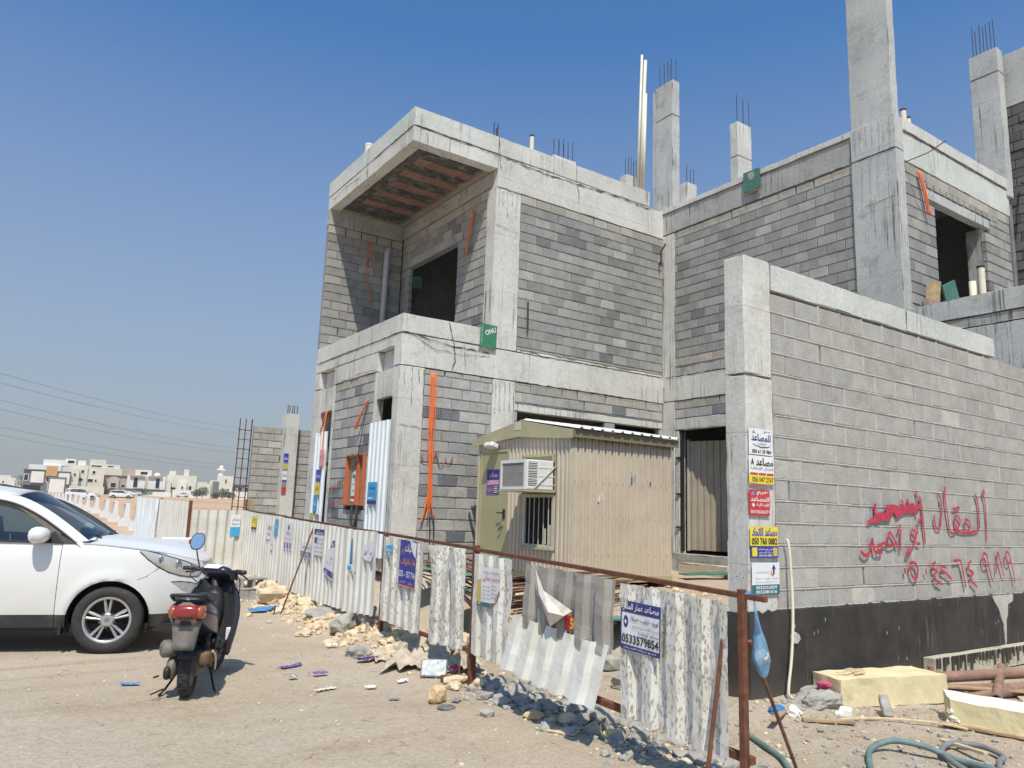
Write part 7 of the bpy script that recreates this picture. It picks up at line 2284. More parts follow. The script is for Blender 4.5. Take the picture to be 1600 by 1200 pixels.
hose('garden_hose', 'grey green hose running past the rusty end post of the fence', [(x, y, hz_(x, y, .022)) for x, y in H3], .019, 'hose_green')
for k, (x, y, L, a, w_, l) in enumerate(((7.55, 3.50, .8, 8, .10, 'grey plank among the pipes between the foam blocks'), (8.3, 3.75, 1.2, -28, .12, 'brown plank lying over the rusty pipes'), (8.2, 3.35, .9, 30, .08, 'thin lath behind the bleached foam block'), (5.55, 4.12, .5, 25, .05, 'splintered lath in the rubble near the wall post'), (6.1, 2.95, .4, 70, .04, 'short lath beside the hose loops'))):
    tag(MB().obox((x, y, gz(x, y) + .05 + .03 * (k == 1)), (L, w_, .022), Matrix.Rotation(radians(a), 3, 'Z') @ Matrix.Rotation(.05, 3, 'Y')).build('timber_plank', M['wood' if k % 2 else 'wood_pale'], bevel=.003), l, 'plank', 'loose planks at the lower right')
for l, a, b, r in (('upper rusty scaffold pipe beside the yellow foam block', (8.05, 4.16, .13), (10.4, 3.25, .20), .055), ('lower rusty scaffold pipe beside the yellow foam block', (7.95, 3.98, .06), (9.6, 3.2, .1), .05),
                   ('short grey brown pipe end between the two foam blocks', (7.78, 3.72, .05), (9.4, 3.55, .06), .045), ('brown pipe lying across the others at the right edge', (7.9, 3.5, .08), (9.2, 4.0, .17), .04)):
    q = thing('scaffold_pipe', l, 'pipe', a, 0, 'rusty scaffold pipes at the right edge')
    MB().pipe([a, b], r, r * .78, 16).build('tube', M['steel_pipe'], q, smooth=False)
    t = (Vector(b) - Vector(a)).normalized()
    MB().pipe([Vector(a) - t * .01, Vector(a) + t * .04], r * 1.35, r, 16).build('flange', M['steel_pipe'], q)
    if r > .05: MB().obox(Vector(a) + Vector((0, 0, r * 1.6)), (.05, .05, .07)).build('lug', M['steel_pipe'], q, bevel=.012)
o = MB().obox((6.86, 2.98, .03), (.05, .95, .025), Matrix.Rotation(radians(14), 3, 'Z')).build('timber_plank', M['wood'], bevel=.004); tag(o, 'weathered plank lying along the front of the bleached foam block', 'plank')
o = MB().tube(catmull([(6.02, 3.92, .02), (6.3, 3.80, .03), (6.55, 3.62, .03), (6.72, 3.38, .03), (6.75, 3.22, .025)], 5), .010, 6).build('pale_cane', M['wood_pale']); tag(o, 'long pale cane lying on the sand in front of the foam blocks', 'stick')
o = MB().obox((6.63, 3.83, .07), (.30, .075, .075), Matrix.Rotation(radians(38), 3, 'Z') @ Matrix.Rotation(radians(-22), 3, 'Y')).build('timber_offcut', M['rock_grey'], bevel=.01); tag(o, 'grey cement covered timber offcut leaning by the yellow foam block', 'timber')
for l, c, s_ in (('white foam scrap under the front corner of the yellow block', (6.33, 4.02, .03), (.14, .10, .06)), ('smaller foam scrap left of the white one', (6.22, 4.02, .025), (.09, .05, .04))):
    tag(MB().obox(c, s_, Matrix.Rotation(.5, 3, 'Z')).build('foam_scrap', M['foam_white'], bevel=.008), l, 'foam scrap')
o = bpy.data.objects.new('cement_heap', rock_mesh('cement_heap', (.28, .20, .13), 41, M['rock_grey'], sub=4, rough=.42)); o.location = (6.35, 4.30, .02); link(o); tag(o, 'grey heap of spilt cement at the foot of the wall left of the foam', 'heap')
for l, mt, c in (('blue rag in the rubble at the foot of the wall post', 'blue_plastic', (5.70, 4.25, .06)), ('white crumpled plastic beside the blue rag', 'paper', (5.82, 4.16, .05)), ('dark red scrap of cloth left of the yellow foam', 'pink', (6.46, 4.30, .18))):
    o = bpy.data.objects.new('rag', rock_mesh('rag', (.075, .06, .04), len(l), M[mt], rough=.5)); o.location = c; link(o); tag(o, l, 'rag')
o = MB().obox((5.9, 3.9, .035), (.42, .05, .025), Matrix.Rotation(radians(-38), 3, 'Z')).build('timber_offcut', M['wood'], bevel=.003); tag(o, 'thin brown lath on the grey rubble near the wall foot', 'timber')

# ------------------------------------------------------------------ behind the fence: steel, boards, bags
rnd = random.Random(15)
for nm, lbl, (cx, cy, cz), L, ang, n in (('rebar_stack', 'stack of rusty reinforcing bars seen through the fence gap beside the price list', (6.1, 7.6, .62), 2.6, 20, 46), ('rebar_stack', 'farther stack of rusty reinforcing bars behind the scuffed sheets', (6.0, 10.0, .66), 2.6, 72, 40)):
    q = thing(nm, lbl, 'rebar stack', (cx, cy, .5))
    d = Vector((cos(radians(ang)), sin(radians(ang)), 0)); nn_ = Vector((-d.y, d.x, 0))
    for k in range(n):
        c = Vector((cx, cy, cz)) + nn_ * rnd.uniform(-.45, .45) + Vector((0, 0, rnd.uniform(-.12, .22)))
        dd = (d + nn_ * rnd.uniform(-.10, .10)).normalized()
        MB().tube([c - dd * L / 2, c + Vector((0, 0, rnd.uniform(-.04, .05))), c + dd * L / 2], .011, 5).build('bar', M['rebar_red'], q)
for l, c, s_, a in (('green plywood sheet on the rebar behind the bent fence sheet', (5.9, 6.75, .50), (1.3, .8, .02), 18), ('green board edge behind the gap left of the rusty post', (5.5, 8.6, .80), (.9, .7, .03), 60), ('lower green board behind the gap left of the rusty post', (5.6, 8.75, .60), (1.1, .8, .03), 50), ('green board far behind the gap beside the blue banner', (5.7, 10.6, .72), (.9, .5, .03), 66)):
    tag(MB().obox(c, s_, Matrix.Rotation(radians(a), 3, 'Z') @ Matrix.Rotation(radians(6), 3, 'Y')).build('plywood_sheet', M['green_ply']), l, 'board', 'green plywood behind the fence')
o = bpy.data.objects.new('blue_sack', rock_mesh('blue_sack', (.20, .16, .16), 21, M['blue_plastic'], sub=3, rough=.35)); o.location = (4.75, 6.2, .18); link(o); tag(o, 'crumpled blue sack behind the gap by the bent fence sheet', 'sack')
for k, (x, y, s_) in enumerate(((5.35, 7.3, .22), (5.2, 6.9, .16), (5.6, 6.2, .2), (5.3, 9.1, .2), (5.25, 5.6, .16), (5.4, 5.0, .2), (5.2, 8.2, .14))):
    o = bpy.data.objects.new('rubble_lump', rock_mesh('rubble_lump', (s_, s_ * .8, s_ * .6), 50 + k, M['rock_pale'] if k % 2 else M['rock_grey'])); o.location = (x, y, gz(x, y) + .05); link(o)
    tag(o, ['pale','grey'][k % 2 == 0] + ' lump of rubble behind the fence ' + ['by the rusty post', 'behind the bent sheet', 'in the yard behind the bent sheet', 'behind the scuffed sheet with the blue banner', 'in the gap beside the bent sheet', 'behind the nearest sheet', 'left of the rusty post'][k], 'rubble', 'rubble lumps behind the fence')

# ------------------------------------------------------------------ stones and litter on the road
def stone(name, lbl, x, y, s_, mat, seed, sink=.35, cat='stone', grp=None, rough=.28, sub=3, rz=0):
    o = bpy.data.objects.new(name, rock_mesh(name, s_, seed, M[mat], rough=rough, sub=sub)); o.location = (x, y, gz(x, y) + s_[2] * (1 - sink)); o.rotation_euler = (0, 0, rz); link(o)
    return tag(o, lbl, cat, grp)


stone('boulder', 'round yellow stone lying alone on the road by the fence', 3.42, 6.0, (.078, .07, .082), 'rock_yellow', 1, .15, rough=.2, sub=3)
GS = 'stones at the foot of the fence'
for k, (x, y, s_, mt, l) in enumerate((
        (3.92, 6.52, (.13, .06, .045), 'rock_pale', 'long pale stone by the rusty channel piece'), (3.80, 6.38, (.10, .06, .04), 'rock_pale', 'flat pale stone just in front of the long pale one'),
        (4.05, 6.32, (.06, .05, .05), 'rock_pale', 'small pale stone right of the two pale stones'), (4.0, 9.55, (.20, .16, .13), 'rock_grey', 'big grey concrete lump in the heap below the clean fence sheets'),
        (4.28, 9.35, (.17, .13, .14), 'rock_grey', 'grey lump right of the big concrete lump below the fence'), (4.05, 12.6, (.28, .16, .16), 'rock_pale', 'big orange stone in the heap below the far sheets'),
        (4.3, 11.7, (.26, .15, .10), 'rock_pale', 'long pale stone in the heap near the foot of the long prop'), (4.12, 10.6, (.24, .15, .09), 'rock_grey', 'grey slab in the middle of the rubble heap'),
        (3.55, 9.7, (.13, .09, .04), 'rock_pale', 'flat stone at the front edge of the rubble heap'), (3.62, 8.15, (.15, .09, .08), 'rock_grey', 'grey lump with black bag beside the sacking'),
        (4.18, 5.05, (.10, .08, .07), 'rock_grey', 'grey lump in the fence shade near the bottom'), (4.22, 4.75, (.12, .09, .08), 'rock_grey', 'dark lump in the fence shade nearest the viewer'),
        (3.98, 4.92, (.07, .06, .05), 'rock_pale', 'pale lump beside the fence shade near the viewer'), (4.2, 4.35, (.10, .08, .06), 'rock_grey', 'flat grey lump below the scuffed last sheet'),
        (4.05, 4.45, (.07, .05, .04), 'rock_yellow', 'small yellow lump below the scuffed last sheet'), (3.86, 5.2, (.08, .07, .035), 'rock_yellow', 'flat yellow fragment at the edge of the fence shade'))):
    stone('stone', l, x, y, s_, mt, 10 + k, .3, 'stone', GS, rz=k * 1.3)
# loose rubble and gravel nobody could count
def gravel(name, n, place, smin, smax, mat, seed):
    rnd = random.Random(seed); mb = MB()
    protos = []
    for q in range(8):
        bm = bmesh.new(); bmesh.ops.create_icosphere(bm, subdivisions=1, radius=1.0)
        vs = [v.co * (1 + .45 * mnoise.noise(v.co * 1.4 + Vector((q * 3, seed, 0)))) for v in bm.verts]
        bm.verts.index_update(); fs = [tuple(v.index for v in f.verts) for f in bm.faces]; bm.free(); protos.append((vs, fs))
    for k in range(n):
        x, y = place(rnd)
        s_ = smin * (smax / smin) ** (rnd.random() ** 2.2)
        vs, fs = protos[rnd.randrange(8)]
        R = Matrix.Rotation(rnd.uniform(0, 6.28), 3, 'Z') @ Matrix.Rotation(rnd.uniform(-.5, .5), 3, 'X')
        sc_ = Vector((s_ * rnd.uniform(.8, 1.4), s_, s_ * rnd.uniform(.45, .85)))
        c = Vector((x, y, gz(x, y) + s_ * .25))
        mb.add([c + R @ Vector((v.x * sc_.x, v.y * sc_.y, v.z * sc_.z)) for v in vs], fs)
    return tag(mb.build(name, M[mat]), kind='stuff')
def along_fence(y0, y1, off, spread):
    def f(rnd):
        y = rnd.uniform(y0, y1); return heap_x(y) - off + rnd.gauss(0, spread), y
    return f
gravel('limestone_rubble', 1700, along_fence(7.6, 15.5, .10, .24), .012, .095, 'rock_pale', 1)
gravel('limestone_chips', 500, along_fence(8.0, 12.0, .02, .18), .015, .06, 'rock_yellow', 5)
gravel('grey_rubble', 900, along_fence(3.4, 6.6, .22, .20), .012, .075, 'rock_grey', 2)
gravel('pale_rubble', 420, along_fence(3.2, 7.6, .25, .26), .010, .045, 'rock_pale', 3)
gravel('road_gravel', 900, lambda r_: (r_.uniform(0.3, 4.4), r_.uniform(3.2, 10.5)), .003, .013, 'rock_grey', 4)
gravel('road_chips', 420, lambda r_: (r_.uniform(0.3, 4.4), r_.uniform(3.2, 11.5)), .003, .017, 'rock_pale', 6)
gravel('yard_gravel', 1500, lambda r_: (r_.uniform(4.7, 8.4), r_.uniform(2.2, 4.5)), .005, .030, 'rock_grey', 7)
gravel('yard_chips', 380, lambda r_: (r_.uniform(4.7, 8.4), r_.uniform(2.2, 4.5)), .005, .03, 'rock_pale', 8)
gravel('yard_rubble', 420, lambda r_: (r_.uniform(5.0, 9.5), r_.uniform(5.4, 9.0)), .012, .07, 'rock_pale', 9)
# twigs
rnd = random.Random(33); mb = MB()
for k in range(170):
    x, y = rnd.uniform(.6, 4.3), rnd.uniform(3.4, 9.0)
    if k > 120: x, y = rnd.uniform(4.8, 7.6), rnd.uniform(2.4, 4.2)
    a = rnd.uniform(0, pi); L = rnd.uniform(.02, .10); z = gz(x, y) + .004
    mb.tube([(x, y, z), (x + L * .5 * cos(a), y + L * .5 * sin(a), z + .006), (x + L * cos(a + .2), y + L * sin(a + .2), z)], .0022, 4)
tag(mb.build('twig_litter', M['wood']), kind='stuff')
# single pieces of litter
def crumple(name, lbl, x, y, w_, h_, mat, seed, z=.012, cat='litter', amp=.35, rz=0.0):
    rnd = random.Random(seed); n = 9 if w_ < .3 else 26
    ca, sa = cos(rz), sin(rz)
    rows = []
    for j in range(n):
        r_ = []
        for i in range(n):
            u, v = (i / (n - 1) - .5), (j / (n - 1) - .5)
            e = 1 + .35 * mnoise.noise(Vector((u * 5 + seed, v * 5, 1)))
            px, py = u * w_ * e, v * h_ * e
            X, Y = x + px * ca - py * sa, y + px * sa + py * ca
            r_.append((X, Y, gz(X, Y) + z + (abs(mnoise.noise(Vector((u * 4, v * 4, seed)))) + .35 * abs(mnoise.noise(Vector((u * 11, v * 11, seed))))) * min(w_, h_) * amp))
        rows.append(r_)
    return tag(MB().grid(rows).build(name, M[mat], solid=.002, smooth=w_ >= .3), lbl, cat)
crumple('wrapper', 'purple strip of wrapper lying on the road', 2.78, 7.88, .26, .07, 'purple', 1, rz=.4)
crumple('crushed_carton', 'small crushed blue purple carton on the road', 2.90, 7.40, .13, .07, 'purple', 2, .03)
crumple('crushed_can', 'crushed grey can on the road near the purple carton', 2.62, 7.36, .08, .06, 'tin', 3, .03)
crumple('wrapper', 'small blue wrapper lying in front of the car wheel', 1.27, 7.72, .14, .06, 'blue_plastic', 4, rz=-.3)
crumple('paper_scrap', 'pinkish torn paper scrap in the middle of the road', 2.74, 6.82, .22, .06, 'paper_dirty', 5, rz=.3)
crumple('paper_scrap', 'crumpled white paper scrap in the middle of the road', 3.12, 6.70, .10, .07, 'paper', 6, .015, amp=.5)
crumple('paper_scrap', 'white plastic scrap left of the dented tin', 3.52, 6.85, .10, .07, 'paper', 7, .015)
crumple('paper_scrap', 'grey flattened scrap beside the round yellow stone', 3.12, 6.22, .10, .05, 'tin', 8)
crumple('crushed_pack', 'white and dark crushed pack by the grey lump', 3.62, 7.92, .20, .08, 'ink_navy', 9, .03)
crumple('paper_scrap', 'white paper in the rubble near the grey lump', 3.55, 8.75, .14, .08, 'paper', 10, .03, amp=.5)
crumple('blue_bottle', 'flattened pale blue plastic sheet by the rubble behind the scooter', 3.7, 12.0, .36, .18, 'blue_plastic', 11, .03)
crumple('paper_scrap', 'white scrap beside the flattened blue plastic', 3.95, 11.9, .16, .10, 'paper', 12, .03)
crumple('sacking', 'dusty sacking spread below the scuffed fence sheets', 4.08, 7.55, .95, .62, 'cloth', 13, .02, 'sack', .22, rz=1.0)
crumple('sacking', 'smaller fold of dusty sacking left of the large sacking', 3.85, 8.0, .60, .36, 'cloth', 14, .015, 'sack', .2, rz=.9)
crumple('plastic_sheet', 'dirty yellowish plastic bag by the rusty post foot', 4.30, 6.98, .26, .34, 'cloth', 15, .06, 'bag', .5)
crumple('pink_rag', 'crimson rag tucked behind the dented tin', 4.06, 6.80, .10, .10, 'pink', 16, .07, 'rag', .6)
t_ = thing('dented_tin', 'square dented grey tin lying by the fence', 'tin', (3.86, 6.86, 0))
MB().obox((3.86, 6.86, gz(3.86, 6.86) + .09), (.26, .05, .17), Matrix.Rotation(radians(-34), 3, 'Z') @ Matrix.Rotation(radians(-24), 3, 'X')).build('tin_body', M['tin'], t_, bevel=.012)
q = thing('steel_channel', 'short rusty steel channel piece with a stub bar', 'steel offcut', (3.94, 6.6, 0))
MB().obox((3.92, 6.62, gz(3.92, 6.62) + .035), (.20, .065, .06), Matrix.Rotation(radians(-20), 3, 'Z')).build('channel', M['rust'], q, bevel=.004)
MB().tube([(3.99, 6.6, .02), (3.99, 6.6, .15)], .010, 6).build('stub_bar', M['rust'], q)
zz = gz(3.42, 5.82)
tag(MB().lathe([(.0, .012), (.025, .012), (.03, .018), (.062, .014), (.078, .004), (.078, 0), (0, 0)], 22, Matrix.Translation((3.40, 5.80, zz + .004))).build('tin_lid', M['dusty_grey']), 'round grey lid lying in front of the yellow stone', 'lid')
crumple('metal_scrap', 'thin grey metal flake beside the round lid', 3.58, 5.93, .13, .06, 'tin', 17, rz=.6)
o = MB().obox((3.80, 4.80, gz(3.8, 4.8) + .012), (.32, .13, .014), Matrix.Rotation(radians(-64), 3, 'Z')).build('timber_board', M['wood_pale'], bevel=.003); tag(o, 'pale plywood offcut lying on the road near the bottom edge', 'board')
def cmu(name, lbl, x, y, rz, s_=1.0, tilt=0.0):
    """hollow concrete block"""
    q = thing(name, lbl, 'concrete block', (x, y, gz(x, y)))
    R = Matrix.Translation((x, y, gz(x, y) + .07 * s_)) @ Matrix.Rotation(rz, 4, 'Z') @ Matrix.Rotation(tilt, 4, 'X')
    mb = MB()
    for a, b in (((-.2, -.1), (.2, -.07)), ((-.2, .07), (.2, .1)), ((-.2, -.07), (-.165, .07)), ((.165, -.07), (.2, .07)), ((-.02, -.07), (.02, .07))):
        c = Vector(((a[0] + b[0]) / 2, (a[1] + b[1]) / 2, 0)) * s_
        mb.obox(R @ c, ((b[0] - a[0]) * s_, (b[1] - a[1]) * s_, .2 * s_), R.to_3x3())
    mb.build('shell', M['rock_grey'], q, bevel=.006)
cmu('hollow_block', 'broken hollow concrete block in the fence shade near the bottom', 4.05, 4.62, .5, .55, 1.1)
cmu('hollow_block', 'grey hollow concrete block lying on its side on the rubble behind the scooter', 4.15, 14.2, .2, 1.2, 1.57)
rough = rough_box((3.55, 13.3, -.05), (4.0, 13.55, .22), seed=12, amp=.02, chip=.06).build('concrete_lump', M['concrete_dirty']); tag(rough, 'square grey concrete lump behind the scooter', 'concrete lump')
# ------------------------------------------------------------------ far houses, cars, cables
for nm, c in dict(far_cream=(0.68, 0.64, 0.53), far_white=(0.76, 0.75, 0.70), far_tan=(0.42, 0.34, 0.27), far_grey=(0.16, 0.165, 0.17), far_orange=(0.56, 0.34, 0.13), far_beige=(0.54, 0.46, 0.36), far_dark=(0.05, 0.055, 0.06), far_rail=(0.12, 0.11, 0.10)).items():
    M[nm] = plain(nm, c, .85, 0, .06, .6)


class House:
    """far villa: built in a local frame, x to the right as seen, y away, then turned to face the viewer"""
    def __init__(s, label, px, depth, name='villa'):
        X = (px - 800) / 1183.3
        d = fw + X * rt - .146 * up; d = Vector((d.x, d.y, 0)); d /= (Vector((d.x, d.y, 0)).dot(Vector((fw.x, fw.y, 0)).normalized()))
        s.o = Vector((CAM_POS.x, CAM_POS.y, 0)) + d * depth
        s.o.z = gz(s.o.x, s.o.y) - .2
        s.rz = atan2(-d.x, d.y)
        s.root = thing(name, label, 'house', s.o, s.rz)
    def box(s, nm, a, b, mat, parent=None):
        return MB().box(a, b).build(nm, M[mat], parent or s.root, world=False)
    def wall(s, x0, x1, z0, z1, y0, y1, mat, nm='wall'): return s.box(nm, (x0, y0, z0), (x1, y1, z1), mat)
    def win(s, x0, x1, z0, z1, y=0.0, parent=None, frame='far_white'):
        f = MB()
        for a, b in (((x0 - .15, z0 - .15), (x0, z1 + .15)), ((x1, z0 - .15), (x1 + .15, z1 + .15)), ((x0, z1), (x1, z1 + .15)), ((x0, z0 - .15), (x1, z0))): f.box((a[0], y - .12, a[1]), (b[0], y + .02, b[1]))
        w_ = f.build('window', M[frame], s.root, world=False)
        MB().box((x0, y - .03, z0), (x1, y - .01, z1)).build('pane', M['glass_dark'], w_, world=False)
    def parapet(s, x0, x1, z, y0, y1, mat): return s.box('parapet', (x0, y0 - .1, z), (x1, y0 + .15, z + .9), mat)


# metres per pixel at depth D along the view is D / 1183
h = House('modern villa with white framed boxes on a grey body and an orange upper bay', 66, 262)
k = 262 / 1183.3
h.wall(-6.2, 7.6, 0, 7.6, 0, 12, 'far_grey'); h.wall(-5.0, 4.5, 7.6, 9.6, 2, 11, 'far_white', 'upper_wall'); h.wall(-1.0, 6.4, 9.6, 11.6, 3, 10, 'far_white', 'roof_house')
h.box('white_panel', (-4.0, -.5, 3.4), (-.2, .2, 7.2), 'far_white'); h.box('white_panel', (4.0, -.5, 3.2), (7.4, .2, 7.0), 'far_white'); h.box('orange_bay', (.2, -.9, 5.8), (3.6, .2, 9.2), 'far_orange'); h.box('orange_bay', (.9, -.6, 2.9), (3.6, .2, 3.7), 'far_orange')
h.box('roof_edge', (-6.4, -.6, 7.6), (.2, .3, 7.85), 'far_grey'); h.box('roof_edge', (3.8, -.6, 7.2), (7.8, .3, 7.5), 'far_grey'); h.win(-5.9, -4.8, 4.0, 6.0); h.win(.6, 3.4, 3.9, 5.4); h.win(-5.8, -1, .8, 2.4, 0, None, 'far_dark'); h.box('side_wing', (7.6, 1, 0), (10.2, 9, 8.8), 'far_cream'); h.win(8.6, 9.2, 6.2, 7.2, 1.0)
h = House('small white villa corner block with a dark framed white wall beside the modern villa', 87, 250)
h.box('wall', (-2.6, 0, 0), (2.6, 6, 5.4), 'far_grey'); h.box('white_panel', (-2.1, -.4, .4), (2.1, .1, 4.7), 'far_white'); h.win(-2.5, -2.25, 1, 3, -.02)
h = House('large cream villa with few small windows and roof rooms', 121, 270)
h.wall(-5.5, 2.3, 0, 10.2, 0, 12, 'far_cream'); h.wall(2.3, 7.6, 0, 9.2, .6, 12, 'far_cream'); h.wall(-5.0, -1.8, 10.2, 12.2, 2, 8, 'far_white', 'roof_house'); h.wall(-1.0, 1.4, 10.2, 11.9, 2, 8, 'far_white', 'roof_house'); h.win(-4.2, -2.2, 10.7, 11.7, 2)
for x0, x1, z0, z1 in ((.3, 1.1, 7.4, 8.5), (3.8, 4.7, 7.3, 8.4), (-.8, 1.0, 4.6, 5.6), (2.6, 4.2, 4.4, 5.5), (4.8, 5.4, 4.6, 5.4), (3.0, 3.9, .4, 2.2)): h.win(x0, x1, z0, z1, 0 if x1 < 2.3 else .6)
h.box('boundary_wall', (-8, -3, 0), (8, -2.8, 2.8), 'far_cream')
h = House('cream villa behind the tan one with a high square roof room', 158, 300)
h.wall(-7.5, 7.5, 0, 10.4, 0, 10, 'far_cream'); h.wall(-5.2, .4, 10.4, 13.6, 1, 7, 'far_cream', 'roof_house'); h.wall(.4, 5.4, 10.4, 11.9, 1, 7, 'far_cream', 'roof_house'); h.win(-4.6, -1.0, 10.7, 11.3, 1); h.win(1.0, 3.2, 10.9, 11.4, 1)
h = House('tan villa with an arched cream entrance bay', 178, 282)
h.wall(-5.6, 6.0, 0, 7.3, 0, 11, 'far_tan'); h.wall(-7.2, -5.6, 0, 6.6, 1, 10, 'far_tan'); h.wall(1.8, 6.0, 7.3, 10.2, 3, 9, 'far_tan', 'roof_house'); h.box('roof_edge', (-5.9, -.4, 6.9), (6.2, .2, 7.3), 'far_rail')
bay = MB(); Mb_ = Matrix.Rotation(radians(90), 4, 'X')
arch = [(-2.3, 2.2), (1.2, 2.2), (1.2, 5.9)] + [(-.55 + 1.75 * cos(a), 5.9 + .9 * sin(a)) for a in [pi * q / 8 for q in range(1, 8)]] + [(-2.3, 5.9)]
bay.prism(arch, -.2, .7, Mb_).build('entrance_bay', M['far_beige'], h.root, world=False, fix=True)
for x0, x1, z0, z1 in ((-4.8, -3.4, 3.3, 4.4), (-1.4, .2, 2.9, 4.5), (2.0, 3.2, 3.1, 4.0)): h.win(x0, x1, z0, z1, -.05 if not (-1.5 < x0 < 0) else -.72, None, 'far_cream')
for x0 in (-6.9, -4.4, .6): h.box('gate', (x0, -2.6, 0), (x0 + 2.0, -2.5, 2.0), 'far_rail')
h.box('boundary_wall', (-7.5, -2.5, 0), (6.4, -2.3, 1.8), 'far_tan')
h = House('pale villa with two tall dark windows and a canopy', 226, 285)
h.wall(-6.4, 6.6, 0, 7.6, 0, 11, 'far_white'); h.wall(-4.0, 1.6, 7.6, 9.9, 3, 9, 'far_cream', 'roof_house'); h.wall(6.6, 8.6, 0, 6.8, 1, 10, 'far_cream'); h.box('roof_edge', (-5.6, -.8, 7.2), (-.6, .2, 7.7), 'far_tan'); h.box('roof_edge', (.6, -.8, 7.2), (5.4, .2, 7.7), 'far_tan')
h.win(-4.2, -2.8, 3.2, 6.8); h.win(3.3, 4.6, 3.2, 6.8); h.box('column_strip', (-.4, -.15, 0), (.6, .1, 7.3), 'far_beige'); h.box('canopy', (-6.8, -3, 2.4), (6.6, -.1, 2.7), 'far_rail'); h.win(-2.2, .2, 8.1, 9.2, 3)
tk = MB(); tk.lathe([(0, 0), (1.1, 0), (1.1, .8), (.8, 1.3), (0, 1.5)], 16, Matrix.Translation((3.6, 4, 7.6))); tk.build('water_tank', M['far_white'], h.root, smooth=True, world=False)
h.box('boundary_wall', (-6.8, -3.2, 0), (8.8, -3.0, 1.9), 'far_white')
h = House('stepped cream villa with a small tower room', 283, 296)
h.wall(-5.6, 5.0, 0, 8.6, 0, 11, 'far_cream'); h.wall(5.0, 8.8, 0, 6.4, 1, 10, 'far_cream'); h.wall(-5.0, -2.6, 8.6, 10.2, 2, 8, 'far_cream', 'roof_house'); h.wall(.2, 2.0, 8.6, 11.0, 2, 6, 'far_cream', 'roof_house'); h.wall(-1.6, 1.6, 0, 6.2, -1.2, 0, 'far_white', 'front_bay'); h.win(-.2, .4, 3.4, 4.4, -1.2); h.win(-5.0, -2.2, 3.0, 3.9, 0); h.box('boundary_wall', (-7, -3, 0), (9, -2.8, 3.0), 'far_white'); h.win(-4.2, -3.4, 1.4, 2.1, -3.0); h.win(2.4, 3.4, 3, 4.6, -.0)
h = House('low cream villa left of the minaret', 326, 315)
h.wall(-4.5, .6, 0, 6.0, 0, 9, 'far_white'); h.wall(.0, 6.0, 0, 7.6, 1, 10, 'far_cream'); h.win(3.4, 4.2, 3.4, 4.4, 1)
h = House('slender white mosque tower with a round gallery', 342, 318, 'minaret')
mn = MB(); mn.lathe([(1.3, 0), (1.2, 9), (1.2, 11.5), (1.9, 11.7), (1.9, 12.2), (.9, 12.4), (.8, 13.2), (0, 14.0)], 16); mn.build('shaft', M['far_white'], h.root, smooth=False, world=False)
h.win(-.3, .3, 7.2, 8.2, -1.25)
h = House('cream block beside the minaret with narrow windows', 349, 312)
h.wall(-2.0, 3.2, 0, 9.4, 0, 8, 'far_cream'); h.wall(-4.4, -2.0, 0, 7.0, 1, 8, 'far_grey'); h.win(.2, .8, 6.4, 8.0, 0); h.win(-.6, .0, 3.4, 4.2, 0); h.win(1.4, 2.0, 3.4, 4.2, 0)
h = House('long low grey building right of the minaret', 372, 330)
h.wall(-6, 12, 0, 6.4, 0, 10, 'far_grey'); h.box('roof_edge', (-6.2, -.4, 5.9), (12, .2, 6.4), 'far_rail')
for j in range(6): h.win(-5.4 + j * 2.6, -3.8 + j * 2.6, 3.4, 5.2, 0)
h.box('boundary_wall', (-7, -4, 0), (12, -3.8, 3.2), 'far_white')
for k_, (px, dd, wd_, hh) in enumerate(((6, 520, 16, 9), (17, 560, 12, 8), (26, 600, 9, 8), (3, 640, 14, 11))):
    h = House(['far pale house at the left edge of the skyline', 'far pale house second from the left edge', 'small far house left of the dark tree', 'taller hazy house behind the left edge houses'][k_], px, dd)
    h.wall(-wd_ / 2, wd_ / 2, 0, hh, 0, 10, 'far_white'); h.wall(-wd_ / 4, wd_ / 6, hh, hh + 2.4, 2, 8, 'far_cream', 'roof_house'); h.win(-2, -1, hh - 3, hh - 1.6, 0)


def leafy(name, label, px, depth, hgt, wid, seed):
    hs = House(label, px, depth, name); hs.root['category'] = 'tree'
    MB().tube([(0, 0, 0), (.1, 0, hgt * .5)], [.16, .08], 7).build('trunk', M['wood'], hs.root, world=False)
    rnd = random.Random(seed); mb = MB()
    for q in range(420):
        th, u = rnd.uniform(0, 2 * pi), rnd.uniform(-1, 1); r_ = rnd.random() ** .4
        lump = 1 + .3 * mnoise.noise(Vector((cos(th) * 2, sin(th) * 2, u * 2 + seed)))
        c = Vector((wid / 2 * r_ * lump * sqrt(1 - u * u) * cos(th), wid / 2 * r_ * lump * sqrt(1 - u * u) * sin(th), hgt * .58 + hgt * .42 * r_ * lump * u))
        a = Vector((rnd.gauss(0, 1), rnd.gauss(0, 1), rnd.gauss(0, 1))).normalized(); b = a.orthogonal().normalized(); s_ = rnd.uniform(.15, .34)
        mb.add([c - a * s_, c + b * s_ * .6, c + a * s_, c - b * s_ * .6], [(0, 1, 2, 3)])
    mb.build('crown', M['leaf'], hs.root, world=False)
M['leaf'] = plain('dusty_leaves', (0.075, 0.095, 0.05), .8, 0, .4, 1.5)
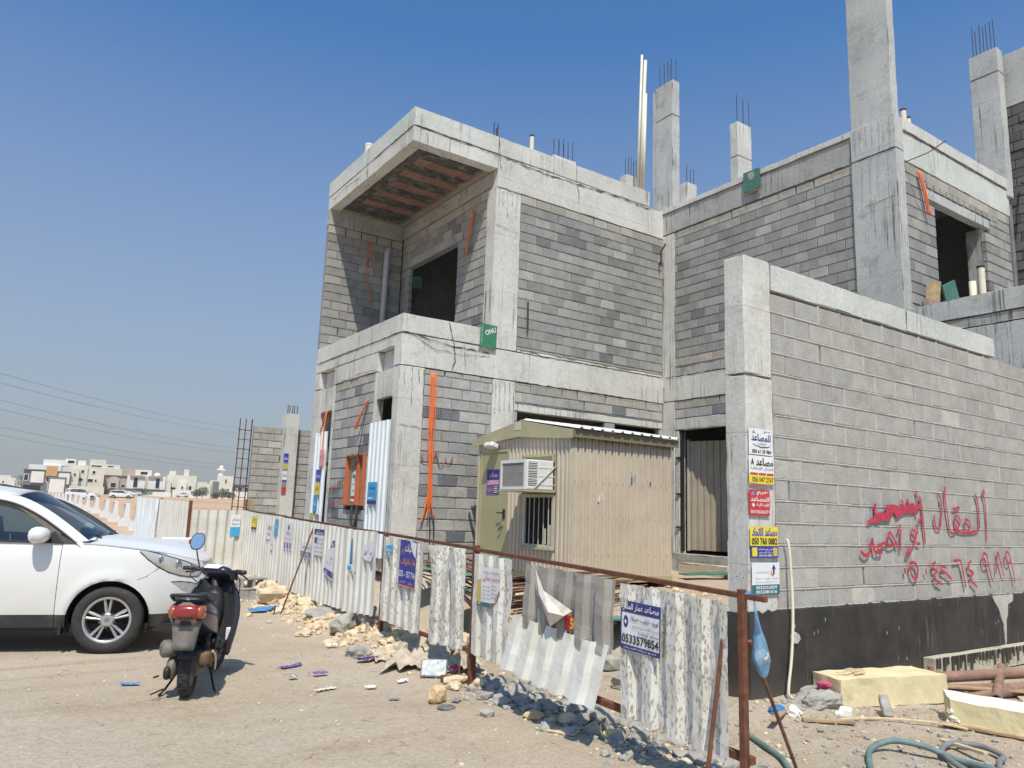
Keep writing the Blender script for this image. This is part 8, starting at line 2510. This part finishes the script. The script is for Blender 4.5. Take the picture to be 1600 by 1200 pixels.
for k_, (px, dd, hh, ww, l) in enumerate(((31, 300, 6.5, 5, 'dark tree at the left corner of the modern villa'), (174, 276, 2.6, 3.2, 'low bush at the gate of the tan villa'), (186, 276, 2.4, 3.4, 'second low bush right of the gate of the tan villa'), (222, 279, 3.0, 7.5, 'long hedge in front of the pale villa with tall windows'),
                                          (307, 285, 3.4, 4.2, 'round bush left of the two dark bushes before the low cream villa'), (317, 285, 4.6, 4.2, 'tallest dark bush before the low cream villa'), (348, 285, 4.0, 4.6, 'bush below the cream block beside the minaret'), (337, 288, 2.6, 3, 'small bush between the taller bushes'), (359, 285, 3.0, 4.5, 'low bush nearest the rebar cage'))):
    leafy('bush' if k_ else 'tree', l, px, dd, hh, ww, 60 + k_)


# two far cars
def place_car(src, label, px, depth, rz):
    c = copy_tree(src)
    X = (px - 800) / 1183.3; d = fw + X * rt - .146 * up; d = Vector((d.x, d.y, 0)) / Vector((d.x, d.y, 0)).dot(Vector((fw.x, fw.y, 0)).normalized())
    c.location = (d.x * depth, d.y * depth, gz(d.x * depth, d.y * depth)); c.rotation_euler = (0, 0, rz); c['label'] = label
    return c
place_car(main_car, 'white car far off, half hidden by the concrete barriers', 128, 108, radians(-8))
place_car(main_car, 'pale car far off on the open sand right of the barriers', 190, 150, radians(-14))
place_car(main_car, 'white car parked at the wall of the pale villa', 211, 272, radians(-14))
place_car(main_car, 'dark windowed car parked before the stepped cream villa', 285, 285, radians(160))

# overhead lines
LN = [((-.36, 157.95, 22.7), (60.3, 228.2, 23.3)), ((-.15, 158.15, 21.1), (59.7, 228.8, 22.0)), ((.21, 158.5, 18.1), (60.3, 229.4, 17.6)), ((.42, 158.7, 16.5), (60.4, 229.5, 16.4)), ((.79, 159.1, 13.5), (60.9, 230.0, 12.6)), ((.97, 159.2, 12.1), (61.0, 230.1, 11.6))]
names = ['topmost overhead power line across the left sky', 'second overhead power line from the top', 'third overhead power line from the top', 'fourth overhead power line from the top', 'fifth overhead power line from the top', 'lowest overhead power line, nearest the house tops']
for (a, b), l in zip(LN, names):
    a, b = Vector(a), Vector(b); d = b - a
    pts = []
    for k in range(41):
        t = -1.0 + 3.4 * k / 40
        p = a + d * t; p.z += 1.1 * ((2 * t - 1) ** 2 - 1) * .8
        pts.append(p)
    o = MB().tube(pts, .04, 5).build('power_line', M['ink_inkgrey']); tag(o, l, 'cable', 'overhead power lines')

# dusty air: far things fade, near things stay clear
hz = MB().box((-900, -40, -3), (900, 1500, 40)).build('haze')
hz.data.materials.clear()
hm_ = bpy.data.materials.new('dusty_air'); hm_.use_nodes = True
hm_.node_tree.nodes.remove(hm_.node_tree.nodes['Principled BSDF'])
pv = hm_.node_tree.nodes.new('ShaderNodeVolumePrincipled')
pv.inputs['Color'].default_value = (.93, .92, .90, 1)
pv.inputs['Density'].default_value = .0005
pv.inputs['Anisotropy'].default_value = .2
hm_.node_tree.links.new(pv.outputs[0], hm_.node_tree.nodes['Material Output'].inputs['Volume'])
hz.data.materials.append(hm_)
tag(hz, kind='stuff')
